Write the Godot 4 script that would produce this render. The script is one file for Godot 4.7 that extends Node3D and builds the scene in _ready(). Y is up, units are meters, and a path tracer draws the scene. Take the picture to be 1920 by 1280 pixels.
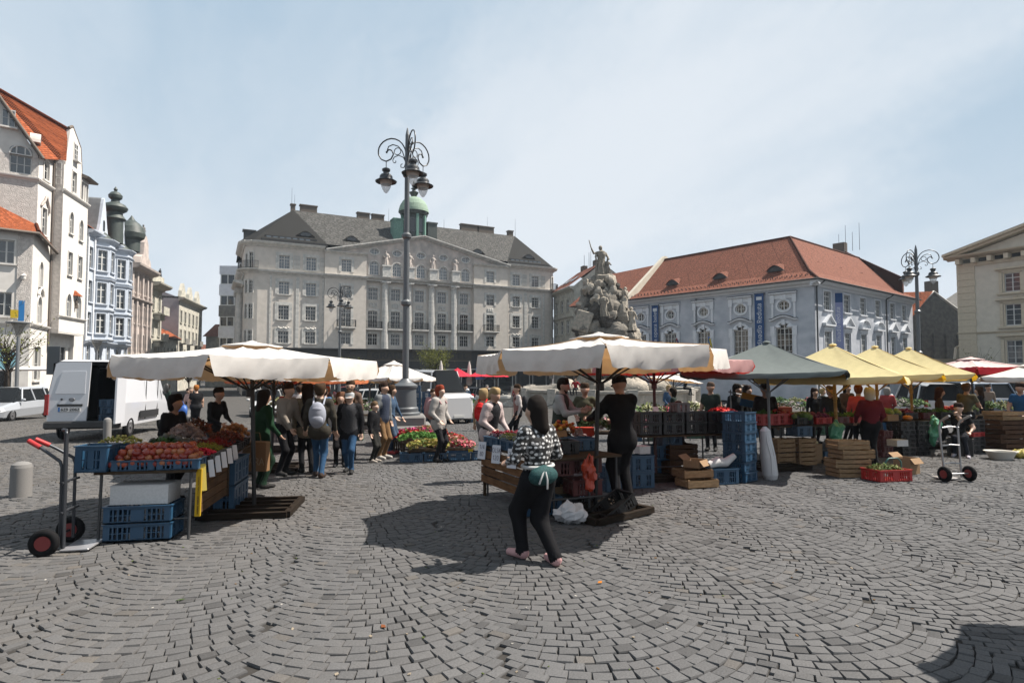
extends Node3D
# A market square with a hotel, a theatre, a fountain and stalls. Units are metres; +x right, -z away from the viewer.
# d (depth) means -z. The square falls gently away from the viewer.

const SLOPE := 0.034
var rng := RandomNumberGenerator.new()
var mats := {}
var texs := {}
var cache := {}
var counts := {}

class B:
	var v := PackedVector3Array()
	var n := PackedVector3Array()
	var uv := PackedVector2Array()
	var c := PackedColorArray()
	var t := Transform3D.IDENTITY
	var col := Color.WHITE
	var coloured := false
	func at(x: Transform3D) -> B:
		t = x
		return self
	func _p(p: Vector3, nn: Vector3, q := Vector2.ZERO) -> void:
		v.append(p); n.append(nn); uv.append(q)
		if coloured: c.append(col)
	func tri(a: Vector3, b: Vector3, d: Vector3) -> void:
		a = t * a; b = t * b; d = t * d
		var k := (b - a).cross(d - a).normalized()
		_p(a, k); _p(d, k); _p(b, k)
	func quad(a: Vector3, b: Vector3, d: Vector3, e: Vector3) -> void:   # counter-clockwise seen from outside
		a = t * a; b = t * b; d = t * d; e = t * e
		var k := (d - a).cross(e - b).normalized()
		var w := a.distance_to(b)
		var h := a.distance_to(e)
		_p(a, k, Vector2(0, h)); _p(d, k, Vector2(w, 0)); _p(b, k, Vector2(w, h))
		_p(a, k, Vector2(0, h)); _p(e, k, Vector2(0, 0)); _p(d, k, Vector2(w, 0))
	func quadn(a: Vector3, b: Vector3, d: Vector3, e: Vector3, na: Vector3, nb: Vector3, nd: Vector3, ne: Vector3) -> void:
		a = t * a; b = t * b; d = t * d; e = t * e
		na = (t.basis * na).normalized(); nb = (t.basis * nb).normalized(); nd = (t.basis * nd).normalized(); ne = (t.basis * ne).normalized()
		_p(a, na); _p(d, nd); _p(b, nb)
		_p(a, na); _p(e, ne); _p(d, nd)
	func box(p: Vector3, s: Vector3) -> B:
		var h := s * 0.5
		var q := []
		for i in 8:
			q.append(p + Vector3(h.x if i & 1 else -h.x, h.y if i & 2 else -h.y, h.z if i & 4 else -h.z))
		quad(q[4], q[5], q[7], q[6]); quad(q[1], q[0], q[2], q[3]); quad(q[5], q[1], q[3], q[7])
		quad(q[0], q[4], q[6], q[2]); quad(q[6], q[7], q[3], q[2]); quad(q[0], q[1], q[5], q[4])
		return self
	func bb(x0: float, x1: float, y0: float, y1: float, z0: float, z1: float) -> B:
		return box(Vector3(x0 + x1, y0 + y1, z0 + z1) * 0.5, Vector3(x1 - x0, y1 - y0, z1 - z0))
	func rbox(p: Vector3, s: Vector3, r: float) -> B:   # box with chamfered edges
		var h := s * 0.5
		var g := func(sx, sy, sz, ax): return p + Vector3(sx * (h.x - (0.0 if ax == 0 else r)), sy * (h.y - (0.0 if ax == 1 else r)), sz * (h.z - (0.0 if ax == 2 else r)))
		for s1 in [-1, 1]:
			var f := [[g.call(s1, -1, -1, 0), g.call(s1, 1, -1, 0), g.call(s1, 1, 1, 0), g.call(s1, -1, 1, 0)], [g.call(-1, s1, -1, 1), g.call(-1, s1, 1, 1), g.call(1, s1, 1, 1), g.call(1, s1, -1, 1)], [g.call(-1, -1, s1, 2), g.call(1, -1, s1, 2), g.call(1, 1, s1, 2), g.call(-1, 1, s1, 2)]]
			for k in f:
				if s1 > 0: quad(k[0], k[1], k[2], k[3])
				else: quad(k[3], k[2], k[1], k[0])
			for s2 in [-1, 1]:
				var e := [[g.call(s1, s2, -1, 0), g.call(s1, s2, 1, 0), g.call(s1, s2, 1, 1), g.call(s1, s2, -1, 1)], [g.call(-1, s1, s2, 1), g.call(1, s1, s2, 1), g.call(1, s1, s2, 2), g.call(-1, s1, s2, 2)], [g.call(s2, -1, s1, 2), g.call(s2, 1, s1, 2), g.call(s2, 1, s1, 0), g.call(s2, -1, s1, 0)]]
				for k in e:
					if s1 * s2 < 0: quad(k[0], k[1], k[2], k[3])
					else: quad(k[3], k[2], k[1], k[0])
				for s3 in [-1, 1]:
					var a: Vector3 = g.call(s1, s2, s3, 0)
					var b: Vector3 = g.call(s1, s2, s3, 1)
					var d: Vector3 = g.call(s1, s2, s3, 2)
					if s1 * s2 * s3 > 0: tri(a, b, d)
					else: tri(a, d, b)
		return self
	func ring(p: Vector3, ax: Vector3, r: float, k: int) -> PackedVector3Array:
		var a := ax.normalized()
		var x := a.cross(Vector3.UP if absf(a.y) < 0.9 else Vector3.RIGHT).normalized()
		var y := a.cross(x)
		var o := PackedVector3Array()
		for i in k:
			o.append(p + (x * cos(TAU * i / k) + y * sin(TAU * i / k)) * r)
		return o
	func cyl(p0: Vector3, p1: Vector3, r0: float, r1: float, k := 10, caps := true) -> B:
		var a := p1 - p0
		var q0 := ring(p0, a, maxf(r0, 0.0005), k)
		var q1 := ring(p1, a, maxf(r1, 0.0005), k)
		for i in k:
			var j := (i + 1) % k
			quadn(q0[i], q0[j], q1[j], q1[i], q0[i] - p0, q0[j] - p0, q1[j] - p1, q1[i] - p1)
			if caps:
				tri(p0, q0[j], q0[i]); tri(p1, q1[i], q1[j])
		return self
	func tube(pts: Array, r, k := 8, closed := false) -> B:
		var m := pts.size()
		var rings := []
		var up := Vector3.ZERO
		for i in m:
			var a: Vector3 = pts[(i - 1 + m) % m] if closed or i > 0 else pts[0]
			var b: Vector3 = pts[(i + 1) % m] if closed or i < m - 1 else pts[m - 1]
			var tn := (b - a).normalized()
			if up == Vector3.ZERO: up = tn.cross(Vector3.UP if absf(tn.y) < 0.9 else Vector3.RIGHT).normalized()
			up = (up - tn * up.dot(tn)).normalized()
			var sd := tn.cross(up)
			var rr: float = r[i] if r is Array or r is PackedFloat32Array else r
			var o := []
			for j in k:
				o.append((up * cos(TAU * j / k) + sd * sin(TAU * j / k)) * rr)
			rings.append(o)
		for i in (m if closed else m - 1):
			var i2 := (i + 1) % m
			var p: Vector3 = pts[i]
			var q: Vector3 = pts[i2]
			for j in k:
				var j2 := (j + 1) % k
				quadn(p + rings[i][j], p + rings[i][j2], q + rings[i2][j2], q + rings[i2][j], rings[i][j], rings[i][j2], rings[i2][j2], rings[i2][j])
		if not closed:
			for j in k:
				var j2 := (j + 1) % k
				tri(pts[0], pts[0] + rings[0][j2], pts[0] + rings[0][j])
				tri(pts[m - 1], pts[m - 1] + rings[m - 1][j], pts[m - 1] + rings[m - 1][j2])
		return self
	func lathe(pr: Array, k := 16, o := Vector3.ZERO, a0 := 0.0, a1 := TAU) -> B:   # profile of Vector2(radius, y) from bottom to top
		for i in pr.size() - 1:
			var p: Vector2 = pr[i]
			var q: Vector2 = pr[i + 1]
			if p.distance_to(q) < 1e-6: continue
			var e := (q - p).normalized()
			for j in k:
				var f := a0 + (a1 - a0) * j / k
				var g := a0 + (a1 - a0) * (j + 1) / k
				var cf := Vector3(cos(f), 0, -sin(f))
				var cg := Vector3(cos(g), 0, -sin(g))
				var nf := cf * e.y + Vector3.DOWN * e.x
				var ng := cg * e.y + Vector3.DOWN * e.x
				quadn(o + cf * p.x + Vector3.UP * p.y, o + cg * p.x + Vector3.UP * p.y, o + cg * q.x + Vector3.UP * q.y, o + cf * q.x + Vector3.UP * q.y, nf, ng, ng, nf)
		return self
	func ell(p: Vector3, r: Vector3, k := 10, m := 6, wob := 0.0, sd := 0) -> B:
		var P := func(i, j):
			var a: float = TAU * (i % k) / k
			var b := PI * (float(j) / m - 0.5)
			var w := 1.0
			if wob > 0.0: w += wob * (sin(a * 2.0 + sd * 1.7 + b * 1.3) * 0.5 + sin(a * 3.0 - b * 2.6 + sd * 2.9) * 0.35 + cos(b * 4.0 + sd) * 0.3) 
			return Vector3(cos(a) * cos(b), sin(b), -sin(a) * cos(b)) * w
		for i in k:
			for j in m:
				var a: Vector3 = P.call(i, j)
				var b: Vector3 = P.call(i + 1, j)
				var d: Vector3 = P.call(i + 1, j + 1)
				var e: Vector3 = P.call(i, j + 1)
				quadn(p + a * r, p + b * r, p + d * r, p + e * r, a / r, b / r, d / r, e / r)
		return self
	func prism(poly: PackedVector2Array, z0: float, z1: float) -> B:   # polygon in xy, extruded along z
		if Geometry2D.is_polygon_clockwise(poly): poly.reverse()
		var ix := Geometry2D.triangulate_polygon(poly)
		for i in range(0, ix.size(), 3):
			var a := poly[ix[i]]
			var b := poly[ix[i + 1]]
			var d := poly[ix[i + 2]]
			if (b - a).cross(d - a) < 0.0:
				var s := b
				b = d; d = s
			tri(Vector3(a.x, a.y, z1), Vector3(b.x, b.y, z1), Vector3(d.x, d.y, z1))
			tri(Vector3(a.x, a.y, z0), Vector3(d.x, d.y, z0), Vector3(b.x, b.y, z0))
		for i in poly.size():
			var a := poly[i]
			var b := poly[(i + 1) % poly.size()]
			quad(Vector3(a.x, a.y, z0), Vector3(b.x, b.y, z0), Vector3(b.x, b.y, z1), Vector3(a.x, a.y, z1))
		return self
	func smooth() -> B:   # share normals between faces that meet
		var d := {}
		for i in v.size():
			var q := v[i].snapped(Vector3(0.002, 0.002, 0.002))
			d[q] = d.get(q, Vector3.ZERO) + n[i]
		for i in v.size(): n[i] = (d[v[i].snapped(Vector3(0.002, 0.002, 0.002))] as Vector3).normalized()
		return self
	func crumple(amp: float, freq: float, sd: int) -> B:   # push the surface in and out and facet it
		var f := FastNoiseLite.new()
		f.frequency = freq
		f.seed = sd
		f.fractal_octaves = 3
		for i in v.size(): v[i] += n[i].normalized() * (f.get_noise_3dv(v[i]) * amp) + Vector3(0, f.get_noise_3dv(v[i] + Vector3(7, 3, 1)) * amp * 0.6, 0)
		for i in range(0, v.size(), 3):
			var k := (v[i + 2] - v[i]).cross(v[i + 1] - v[i]).normalized()
			for e in 3: n[i + e] = (k + n[i + e] * 0.25).normalized()
		return self
	func mesh() -> ArrayMesh:
		var a := []
		a.resize(Mesh.ARRAY_MAX)
		a[Mesh.ARRAY_VERTEX] = v
		a[Mesh.ARRAY_NORMAL] = n
		a[Mesh.ARRAY_TEX_UV] = uv
		if coloured: a[Mesh.ARRAY_COLOR] = c
		var m := ArrayMesh.new()
		if v.size(): m.add_surface_from_arrays(Mesh.PRIMITIVE_TRIANGLES, a)
		return m

func gy(d: float) -> float:   # height of the square at depth d
	if d < 50.0: return -SLOPE * d
	if d < 75.0: return -1.7 - SLOPE * (d - 50.0) * (1.0 - (d - 50.0) / 50.0)
	return -2.125

func X(x: float, y: float, z: float, yaw := 0.0, pitch := 0.0, roll := 0.0) -> Transform3D:
	return Transform3D(Basis.from_euler(Vector3(pitch, yaw, roll)), Vector3(x, y, z))

func put(parent: Node, called: String, b: B, m: Material, x := Transform3D.IDENTITY) -> MeshInstance3D:
	return putm(parent, called, b.mesh(), m, x)

func putm(parent: Node, called: String, me: Mesh, m: Material, x := Transform3D.IDENTITY) -> MeshInstance3D:
	var o := MeshInstance3D.new()
	o.name = called if parent != self else numbered(called)
	o.mesh = me
	o.material_override = m
	o.transform = x
	parent.add_child(o, true)
	return o

func numbered(called: String) -> String:
	var k: int = counts.get(called, 0)
	counts[called] = k + 1
	return called if k == 0 else "%s_%03d" % [called, k]

func tag(o: Node, label: String, category: String, group := "") -> Node:
	o.set_meta("label", label)
	o.set_meta("category", category)
	if group != "": o.set_meta("group", group)
	return o

func kind(o: Node, k: String) -> Node:
	o.set_meta("kind", k)
	return o

func thing(called: String, label: String, category: String, pos: Vector3, yaw := 0.0, group := "", lean := false) -> Node3D:
	var o := Node3D.new()
	o.name = numbered(called)
	add_child(o)
	o.position = pos
	o.basis = Basis(Vector3.UP, yaw)
	if lean: o.basis = Basis(Vector3.RIGHT, -atan(SLOPE)) * o.basis
	tag(o, label, category, group)
	return o

func on(x: float, d: float, h := 0.0) -> Vector3:   # a point on the paving
	return Vector3(x, gy(d) + h, -d)

func copy(o: Node3D, pos: Vector3, yaw: float, label := "", lean := true) -> Node3D:
	var r: Node3D = o.duplicate()
	var base := String(o.name)
	var cut := base.rfind("_")
	if cut > 0 and base.substr(cut + 1).is_valid_int(): base = base.substr(0, cut)
	r.name = numbered(base)
	add_child(r)
	r.position = pos
	r.basis = Basis(Vector3.UP, yaw)
	if lean: r.basis = Basis(Vector3.RIGHT, -atan(SLOPE)) * r.basis
	if label != "": r.set_meta("label", label)
	return r

# ---- materials -------------------------------------------------------------
func noise_tex(key: String, freq: float, oct: int, lo: float, hi: float, size := 256, kindof := FastNoiseLite.TYPE_SIMPLEX_SMOOTH, sd := 1, tint := Color.WHITE) -> ImageTexture:
	if texs.has(key): return texs[key]
	var f := FastNoiseLite.new()
	f.noise_type = kindof
	f.frequency = freq
	f.fractal_octaves = oct
	f.seed = sd
	var im := f.get_seamless_image(size, size, false, false, 0.2, true)
	im.convert(Image.FORMAT_RGB8)
	for y in size:
		for x in size:
			var k := im.get_pixel(x, y).r
			var q := lo + (hi - lo) * k
			im.set_pixel(x, y, Color(q, q, q).lerp(Color(q * tint.r, q * tint.g, q * tint.b), 1.0 - k))
	texs[key] = ImageTexture.create_from_image(im)
	return texs[key]

func tex(key: String) -> Texture2D:
	match key:
		"blotch": return noise_tex(key, 0.012, 5, 0.86, 1.03, 256)
		"grain": return noise_tex(key, 0.11, 3, 0.93, 1.03, 256)
		"stonegrain": return noise_tex(key, 0.11, 3, 0.82, 1.05, 256)
		"plaster": return noise_tex(key, 0.02, 6, 0.93, 1.02, 512)
		"rough": return noise_tex(key, 0.05, 4, 0.0, 1.0, 256)
		"stain": return noise_tex(key, 0.014, 6, 0.86, 1.04, 512, FastNoiseLite.TYPE_SIMPLEX_SMOOTH, 5, Color(0.9, 0.93, 0.95))
		"slate": return slate_tex()
		"tiles": return tiles_tex()
		"wood": return wood_tex()
		"cobble": return cobble_tex()
	return null

func slate_tex() -> Texture2D:
	if texs.has("slate"): return texs.slate
	var im := Image.create(512, 512, false, Image.FORMAT_RGB8)
	var r := RandomNumberGenerator.new()
	r.seed = 4
	for j in 64:
		for i in 40:
			var k := 0.55 + r.randf() * 0.3
			if r.randf() < 0.22: k += 0.2 + r.randf() * 0.3
			var x := int(i * 12.8 + (6 if j % 2 else 0))
			im.fill_rect(Rect2i(x, j * 8, 13, 8), Color(k, k, k))
			im.fill_rect(Rect2i(x, j * 8, 13, 1), Color(k * 0.75, k * 0.75, k * 0.75))
	texs.slate = ImageTexture.create_from_image(im)
	return texs.slate

func tiles_tex() -> Texture2D:
	if texs.has("tiles"): return texs.tiles
	var im := Image.create(512, 512, false, Image.FORMAT_RGB8)
	var r := RandomNumberGenerator.new()
	r.seed = 9
	for j in 32:
		for i in 32:
			var k := 0.72 + r.randf() * 0.26
			var x := i * 16 + (8 if j % 2 else 0)
			im.fill_rect(Rect2i(x, j * 16, 16, 16), Color(k, k * 0.99, k * 0.97))
			im.fill_rect(Rect2i(x, j * 16 + 13, 16, 3), Color(k * 0.5, k * 0.46, k * 0.45))
			im.fill_rect(Rect2i(x, j * 16, 1, 16), Color(k * 0.7, k * 0.66, k * 0.65))
	texs.tiles = ImageTexture.create_from_image(im)
	return texs.tiles

func wood_tex() -> Texture2D:
	if texs.has("wood"): return texs.wood
	var f := FastNoiseLite.new()
	f.frequency = 0.02
	f.fractal_octaves = 4
	var im := Image.create(256, 256, false, Image.FORMAT_RGB8)
	for y in 256:
		for x in 256:
			var k := f.get_noise_2d(x * 0.35, y * 5.0) * 0.5 + 0.5 + f.get_noise_2d(x * 0.6 + 90.0, y * 0.8) * 0.35
			k = clampf(0.68 + k * 0.3, 0.5, 1.05)
			im.set_pixel(x, y, Color(k, k * 0.97, k * 0.93))
	texs.wood = ImageTexture.create_from_image(im)
	return texs.wood

func cobble_tex() -> Texture2D:   # setts too far away to tell apart: 6.4 m square
	if texs.has("cobble"): return texs.cobble
	var im := Image.create(1024, 1024, false, Image.FORMAT_RGB8)
	im.fill(Color(0.3, 0.29, 0.28))
	var r := RandomNumberGenerator.new()
	r.seed = 2
	for j in 54:
		for i in 48:
			var k := 0.72 + r.randf() * 0.2
			im.fill_rect(Rect2i(int(i * 21.34) + (10 if j % 2 else 0), int(j * 18.97), 19, 17), Color(k, k * 0.99, k * 0.98))
	texs.cobble = ImageTexture.create_from_image(im)
	return texs.cobble

# colour is a linear base colour
func mat(key: String, c: Color, rough := 0.85, o := {}) -> StandardMaterial3D:
	if mats.has(key): return mats[key]
	var m := StandardMaterial3D.new()
	m.albedo_color = Color(c.r * 0.75, c.g * 0.75, c.b * 0.75).linear_to_srgb() if not o.has("vc") else c.linear_to_srgb()
	m.roughness = rough
	m.metallic = o.get("metal", 0.0)
	m.metallic_specular = 0.5 if rough < 0.6 else 0.2
	if o.has("tex"):
		m.albedo_texture = tex(o.tex)
		var sc: float = o.get("scale", 1.0)
		m.uv1_scale = Vector3(sc, sc, sc)
		if not o.has("uv"): 
			m.uv1_triplanar = true
			if o.get("world", false): m.uv1_world_triplanar = true
	if o.has("bump"):
		m.heightmap_enabled = true
		m.heightmap_texture = tex(o.get("bumptex", o.get("tex", "rough")))
		m.heightmap_scale = o.bump
		if not o.has("tex"):
			var s2: float = o.get("scale", 1.0)
			m.uv1_scale = Vector3(s2, s2, s2)
			m.uv1_triplanar = true
	if o.has("vc"): m.vertex_color_use_as_albedo = true
	if o.has("coat"):
		m.clearcoat_enabled = true
		m.clearcoat = o.coat
		m.clearcoat_roughness = 0.08
	if o.has("back"):
		m.backlight_enabled = true
		m.backlight = o.back
	if o.has("alpha"):
		m.transparency = BaseMaterial3D.TRANSPARENCY_ALPHA
		m.albedo_color.a = o.alpha
	if o.has("spec"): m.metallic_specular = o.spec
	mats[key] = m
	return m

func col(r: float, g: float, b: float, rough := 0.8) -> StandardMaterial3D:   # plain matter with a light grain
	return mat("c%.3f_%.3f_%.3f_%.2f" % [r, g, b, rough], Color(r, g, b), rough, {"tex": "grain", "scale": 1.5, "bump": 0.5, "bumptex": "rough"})

func text(parent: Node, called: String, s: String, size: float, m: Material, x: Transform3D, depth := 0.01, bold := false) -> MeshInstance3D:
	var t := TextMesh.new()
	t.text = s
	var f := SystemFont.new()
	f.font_names = PackedStringArray(["Droid Sans"])
	if bold: f.font_weight = 700
	t.font = f
	t.font_size = 32
	t.pixel_size = size / 32.0
	t.depth = depth
	t.curve_step = 4.0
	return putm(parent, called, t, m, x)

# ---- the scene -------------------------------------------------------------
func _ready() -> void:
	rng.seed = 11
	light_and_camera()
	ground()
	materials()
	hotel()
	theatre()
	street_row()
	right_house()
	far_houses()
	fountain()
	lamps()
	market()
	vehicles()
	people()
	small_things()

func light_and_camera() -> void:
	var cam := Camera3D.new()
	cam.name = "camera"
	add_child(cam)
	cam.position = Vector3(0, 1.68, 0)
	cam.rotation = Vector3(atan(47.0 / 1080.0), 0, 0)
	cam.fov = rad_to_deg(2.0 * atan(640.0 / 1080.0))
	cam.far = 3000.0
	cam.current = true
	var env := Environment.new()
	env.background_mode = Environment.BG_SKY
	env.tonemap_mode = Environment.TONE_MAPPER_LINEAR
	env.tonemap_exposure = 2.25
	env.sdfgi_enabled = true
	env.ssao_enabled = true
	env.ssil_enabled = true
	var sm := PanoramaSkyMaterial.new()
	sm.panorama = sky_image()
	var sky := Sky.new()
	sky.sky_material = sm
	env.sky = sky
	env.fog_enabled = true
	env.fog_density = 0.0003
	env.fog_light_color = Color(0.78, 0.84, 0.9)
	var we := WorldEnvironment.new()
	we.name = "world_environment"
	we.environment = env
	add_child(we)
	var sun := DirectionalLight3D.new()
	sun.name = "sun"
	add_child(sun)
	sun.light_energy = 1.6
	sun.light_angular_distance = 0.5
	sun.light_color = Color(1.0, 0.965, 0.92)
	sun.shadow_enabled = true
	var az := deg_to_rad(13.0)
	var el := deg_to_rad(54.0)
	var to_sun := Vector3(cos(az) * cos(el), sin(el), -sin(az) * cos(el))
	sun.look_at_from_position(to_sun * 50.0, Vector3.ZERO)

func sky_image() -> Texture2D:   # thin high cloud over a pale blue sky, the same all round
	var w := 1024
	var h := 512
	var im := Image.create(w, h, false, Image.FORMAT_RGBF)
	im.fill(Color(0.2, 0.2, 0.2))
	var f := FastNoiseLite.new()
	f.seed = 21
	f.frequency = 0.4
	f.fractal_octaves = 5
	f.fractal_gain = 0.5
	f.domain_warp_enabled = true
	f.domain_warp_amplitude = 0.5
	f.domain_warp_frequency = 0.6
	for j in h / 2 + 6:
		var el := PI * (0.5 - (j + 0.5) / h)
		var s := maxf(sin(el), 0.0)
		for i in w:
			var a := TAU * (i + 0.5) / w
			# on a flat cloud sheet, stretched along one direction
			var r := cos(el) / (s + 0.28)
			var p := Vector2(cos(a), sin(a)) * r
			p = p.rotated(0.55)
			var k := f.get_noise_3d(p.x * 0.7, p.y * 1.9, 3.0) * 0.5 + 0.5
			k = smoothstep(0.25, 0.8, k)
			k = clampf(0.04 + k * 0.9 + 0.5 * pow(1.0 - s, 4.0), 0.0, 1.0)
			var blue := Color(0.163, 0.232, 0.30).lerp(Color(0.29, 0.335, 0.375), pow(1.0 - s, 3.5))
			var cl := Color(0.36, 0.383, 0.41)
			im.set_pixel(i, j, blue.lerp(cl, k * 0.9))
	return ImageTexture.create_from_image(im)

func ground() -> void:
	var b := B.new()
	var ds := [-60.0, -20.0, 0.0, 10.0, 20.0, 30.0, 40.0, 50.0, 55.0, 60.0, 65.0, 70.0, 75.0, 120.0, 300.0, 900.0]
	for i in ds.size() - 1:
		b.quad(Vector3(-700, gy(ds[i]) - 0.018, -ds[i]), Vector3(700, gy(ds[i]) - 0.018, -ds[i]), Vector3(700, gy(ds[i + 1]) - 0.018, -ds[i + 1]), Vector3(-700, gy(ds[i + 1]) - 0.018, -ds[i + 1]))
	var g := put(self, "ground", b, mat("joint", Color(0.05, 0.047, 0.044), 0.95, {"tex": "grain", "scale": 0.8, "world": true, "bump": 1.0}))
	kind(g, "structure")
	# far paving: a sheet on top where single setts can no longer be seen
	b = B.new()
	var fs := [26.0, 40.0, 50.0, 55.0, 60.0, 65.0, 70.0, 75.0, 140.0]
	for i in fs.size() - 1:
		b.quad(Vector3(-110, gy(fs[i]), -fs[i]), Vector3(110, gy(fs[i]), -fs[i]), Vector3(110, gy(fs[i + 1]), -fs[i + 1]), Vector3(-110, gy(fs[i + 1]), -fs[i + 1]))
	kind(put(self, "far_pavement", b, mat("farsetts", Color(0.155, 0.153, 0.15), 0.9, {"tex": "cobble", "scale": 0.156, "world": true})), "structure")
	setts()

func setts() -> void:
	var forms := []
	for q in 6:
		var s := B.new()
		var o := []
		for k in 4:
			var sx: float = [-1, 1, 1, -1][k]
			var sz: float = [1, 1, -1, -1][k]
			o.append(Vector3(sx * (0.5 - rng.randf() * 0.07), 0, sz * (0.5 - rng.randf() * 0.09)))
		var top := []
		var mid := []
		for k in 4:
			var p: Vector3 = o[k]
			mid.append(p + Vector3(0, -0.1, 0))
			top.append(Vector3(p.x * 0.93, rng.randf_range(-0.04, 0.03), p.z * 0.92))
		var mc: Vector3 = (top[0] + top[1] + top[2] + top[3]) * 0.25 + Vector3(rng.randf_range(-0.1, 0.1), 0.045, rng.randf_range(-0.1, 0.1))
		for k in 4: s.tri(top[k], top[(k + 1) % 4], mc)
		for k in 4:
			var k2 := (k + 1) % 4
			s.quad(mid[k], mid[k2], top[k2], top[k])
		var below := s.v.size()
		for k in 4: s.quad(o[k] + Vector3(0, -0.8, 0), o[(k + 1) % 4] + Vector3(0, -0.8, 0), mid[(k + 1) % 4], mid[k])
		for i in below:
			var sm := s.n[i]
			for j in below:
				if i < 12 and j < 12 and s.v[j].distance_squared_to(s.v[i]) < 1e-6: sm += s.n[j]
			s.n[i] = sm.normalized()
		forms.append(s.mesh())
	var near := []
	var bufs := [[], [], [], [], [], []]
	var ca := cos(deg_to_rad(14.0))
	var sa := sin(deg_to_rad(14.0))
	var W := 1.5
	var half := deg_to_rad(48.0)
	var R := W * 0.5 / sin(half)
	var tone := FastNoiseLite.new()
	tone.frequency = 0.25
	tone.seed = 3
	for k in range(-24, 26):
		var uc := 2.33 + (k + 0.5) * W
		for j in range(0, 285):
			var v0 := 1.0 + j * 0.107 + (0.04 if k % 2 else 0.0)
			var xm := uc * ca - v0 * sa
			var dm := uc * sa + v0 * ca
			if dm < 1.0 or dm > 28.5 or absf(xm) > dm * 0.96 + 2.2: continue
			var h2 := half * rng.randf_range(0.93, 1.1)
			var phi := -half * rng.randf_range(0.93, 1.1)
			while phi < h2 - 0.03:
				var wl := rng.randf_range(0.098, 0.15)
				var dp := wl / R
				if phi + dp > h2: dp = h2 - phi
				wl = dp * R
				var pm := phi + dp * 0.5
				phi += dp
				if wl < 0.05: continue
				var u := uc + R * sin(pm)
				var v := v0 + R * (1.0 - cos(pm)) + rng.randf_range(-0.006, 0.006)
				var x := u * ca - v * sa
				var d := u * sa + v * ca
				if d < 2.1 or d > 27.4 or absf(x) > d * 0.93 + 1.2: continue
				var th := 0.107 * lerpf(1.0, cos(pm), 0.9) - 0.004
				var bs := Basis(Vector3.UP, deg_to_rad(14.0) + pm + rng.randf_range(-0.06, 0.06))
				bs = Basis(Vector3.RIGHT, -atan(SLOPE) + rng.randf_range(-0.022, 0.022)) * Basis(Vector3.FORWARD, rng.randf_range(-0.022, 0.022)) * bs
				bs = bs.scaled_local(Vector3(wl * 1.025, 0.1, th * 1.06))
				var tf := Transform3D(bs, Vector3(x, gy(d) + rng.randf_range(-0.005, 0.003), -d))
				var l := 0.097 * (0.9 + 0.2 * rng.randf()) * (1.0 + 0.1 * tone.get_noise_2d(x, d))
				if rng.randf() < 0.05: l *= 0.7
				var warm := clampf(0.1 - x * 0.06 + tone.get_noise_2d(x + 60.0, d) * 0.4, 0.0, 1.0) * (0.4 + rng.randf())
				if rng.randf() < 0.02: warm += 1.0
				var cc := Color(l * (1.0 + 0.055 * warm), l, l * (1.02 - 0.07 * warm))
				var q := rng.randi() % 6
				if d < 4.4 and absf(x) < d * 0.87: near.append([d * 100.0 + absf(x), tf, cc, q])
				else: bufs[q].append([tf, cc])
	near.sort_custom(func(a, b): return a[0] < b[0])
	var m := mat("sett", Color(1, 1, 1), 0.72, {"tex": "stonegrain", "scale": 2.2, "world": true, "vc": true, "bump": 0.35})
	var pav := Node3D.new()
	pav.name = "paving"
	add_child(pav)
	kind(pav, "structure")
	var tints := []
	var steps := 9
	for i in steps:
		var l := 0.066 + 0.054 * i / (steps - 1)
		tints.append(mat("sett%d" % i, Color(l * (1.03 if i % 2 else 1.0), l, l * (0.97 if i % 2 else 1.01)), 0.72, {"tex": "stonegrain", "scale": 2.2, "world": true, "bump": 0.35}))
	for i in near.size():
		var e: Array = near[i]
		if i < 300: putm(pav, "paving_stone", forms[e[3]], tints[clampi(int((e[2].g - 0.066) / 0.054 * steps), 0, steps - 1)], e[1])
		else: bufs[e[3]].append([e[1], e[2]])
	for q in 6:
		var mm := MultiMesh.new()
		mm.transform_format = MultiMesh.TRANSFORM_3D
		mm.use_colors = true
		mm.mesh = forms[q]
		mm.instance_count = bufs[q].size()
		for i in bufs[q].size():
			mm.set_instance_transform(i, bufs[q][i][0])
			mm.set_instance_color(i, bufs[q][i][1])
		var o := MultiMeshInstance3D.new()
		o.name = "paving_stones"
		o.multimesh = mm
		o.material_override = m
		kind(o, "stuff")
		pav.add_child(o, true)

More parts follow.
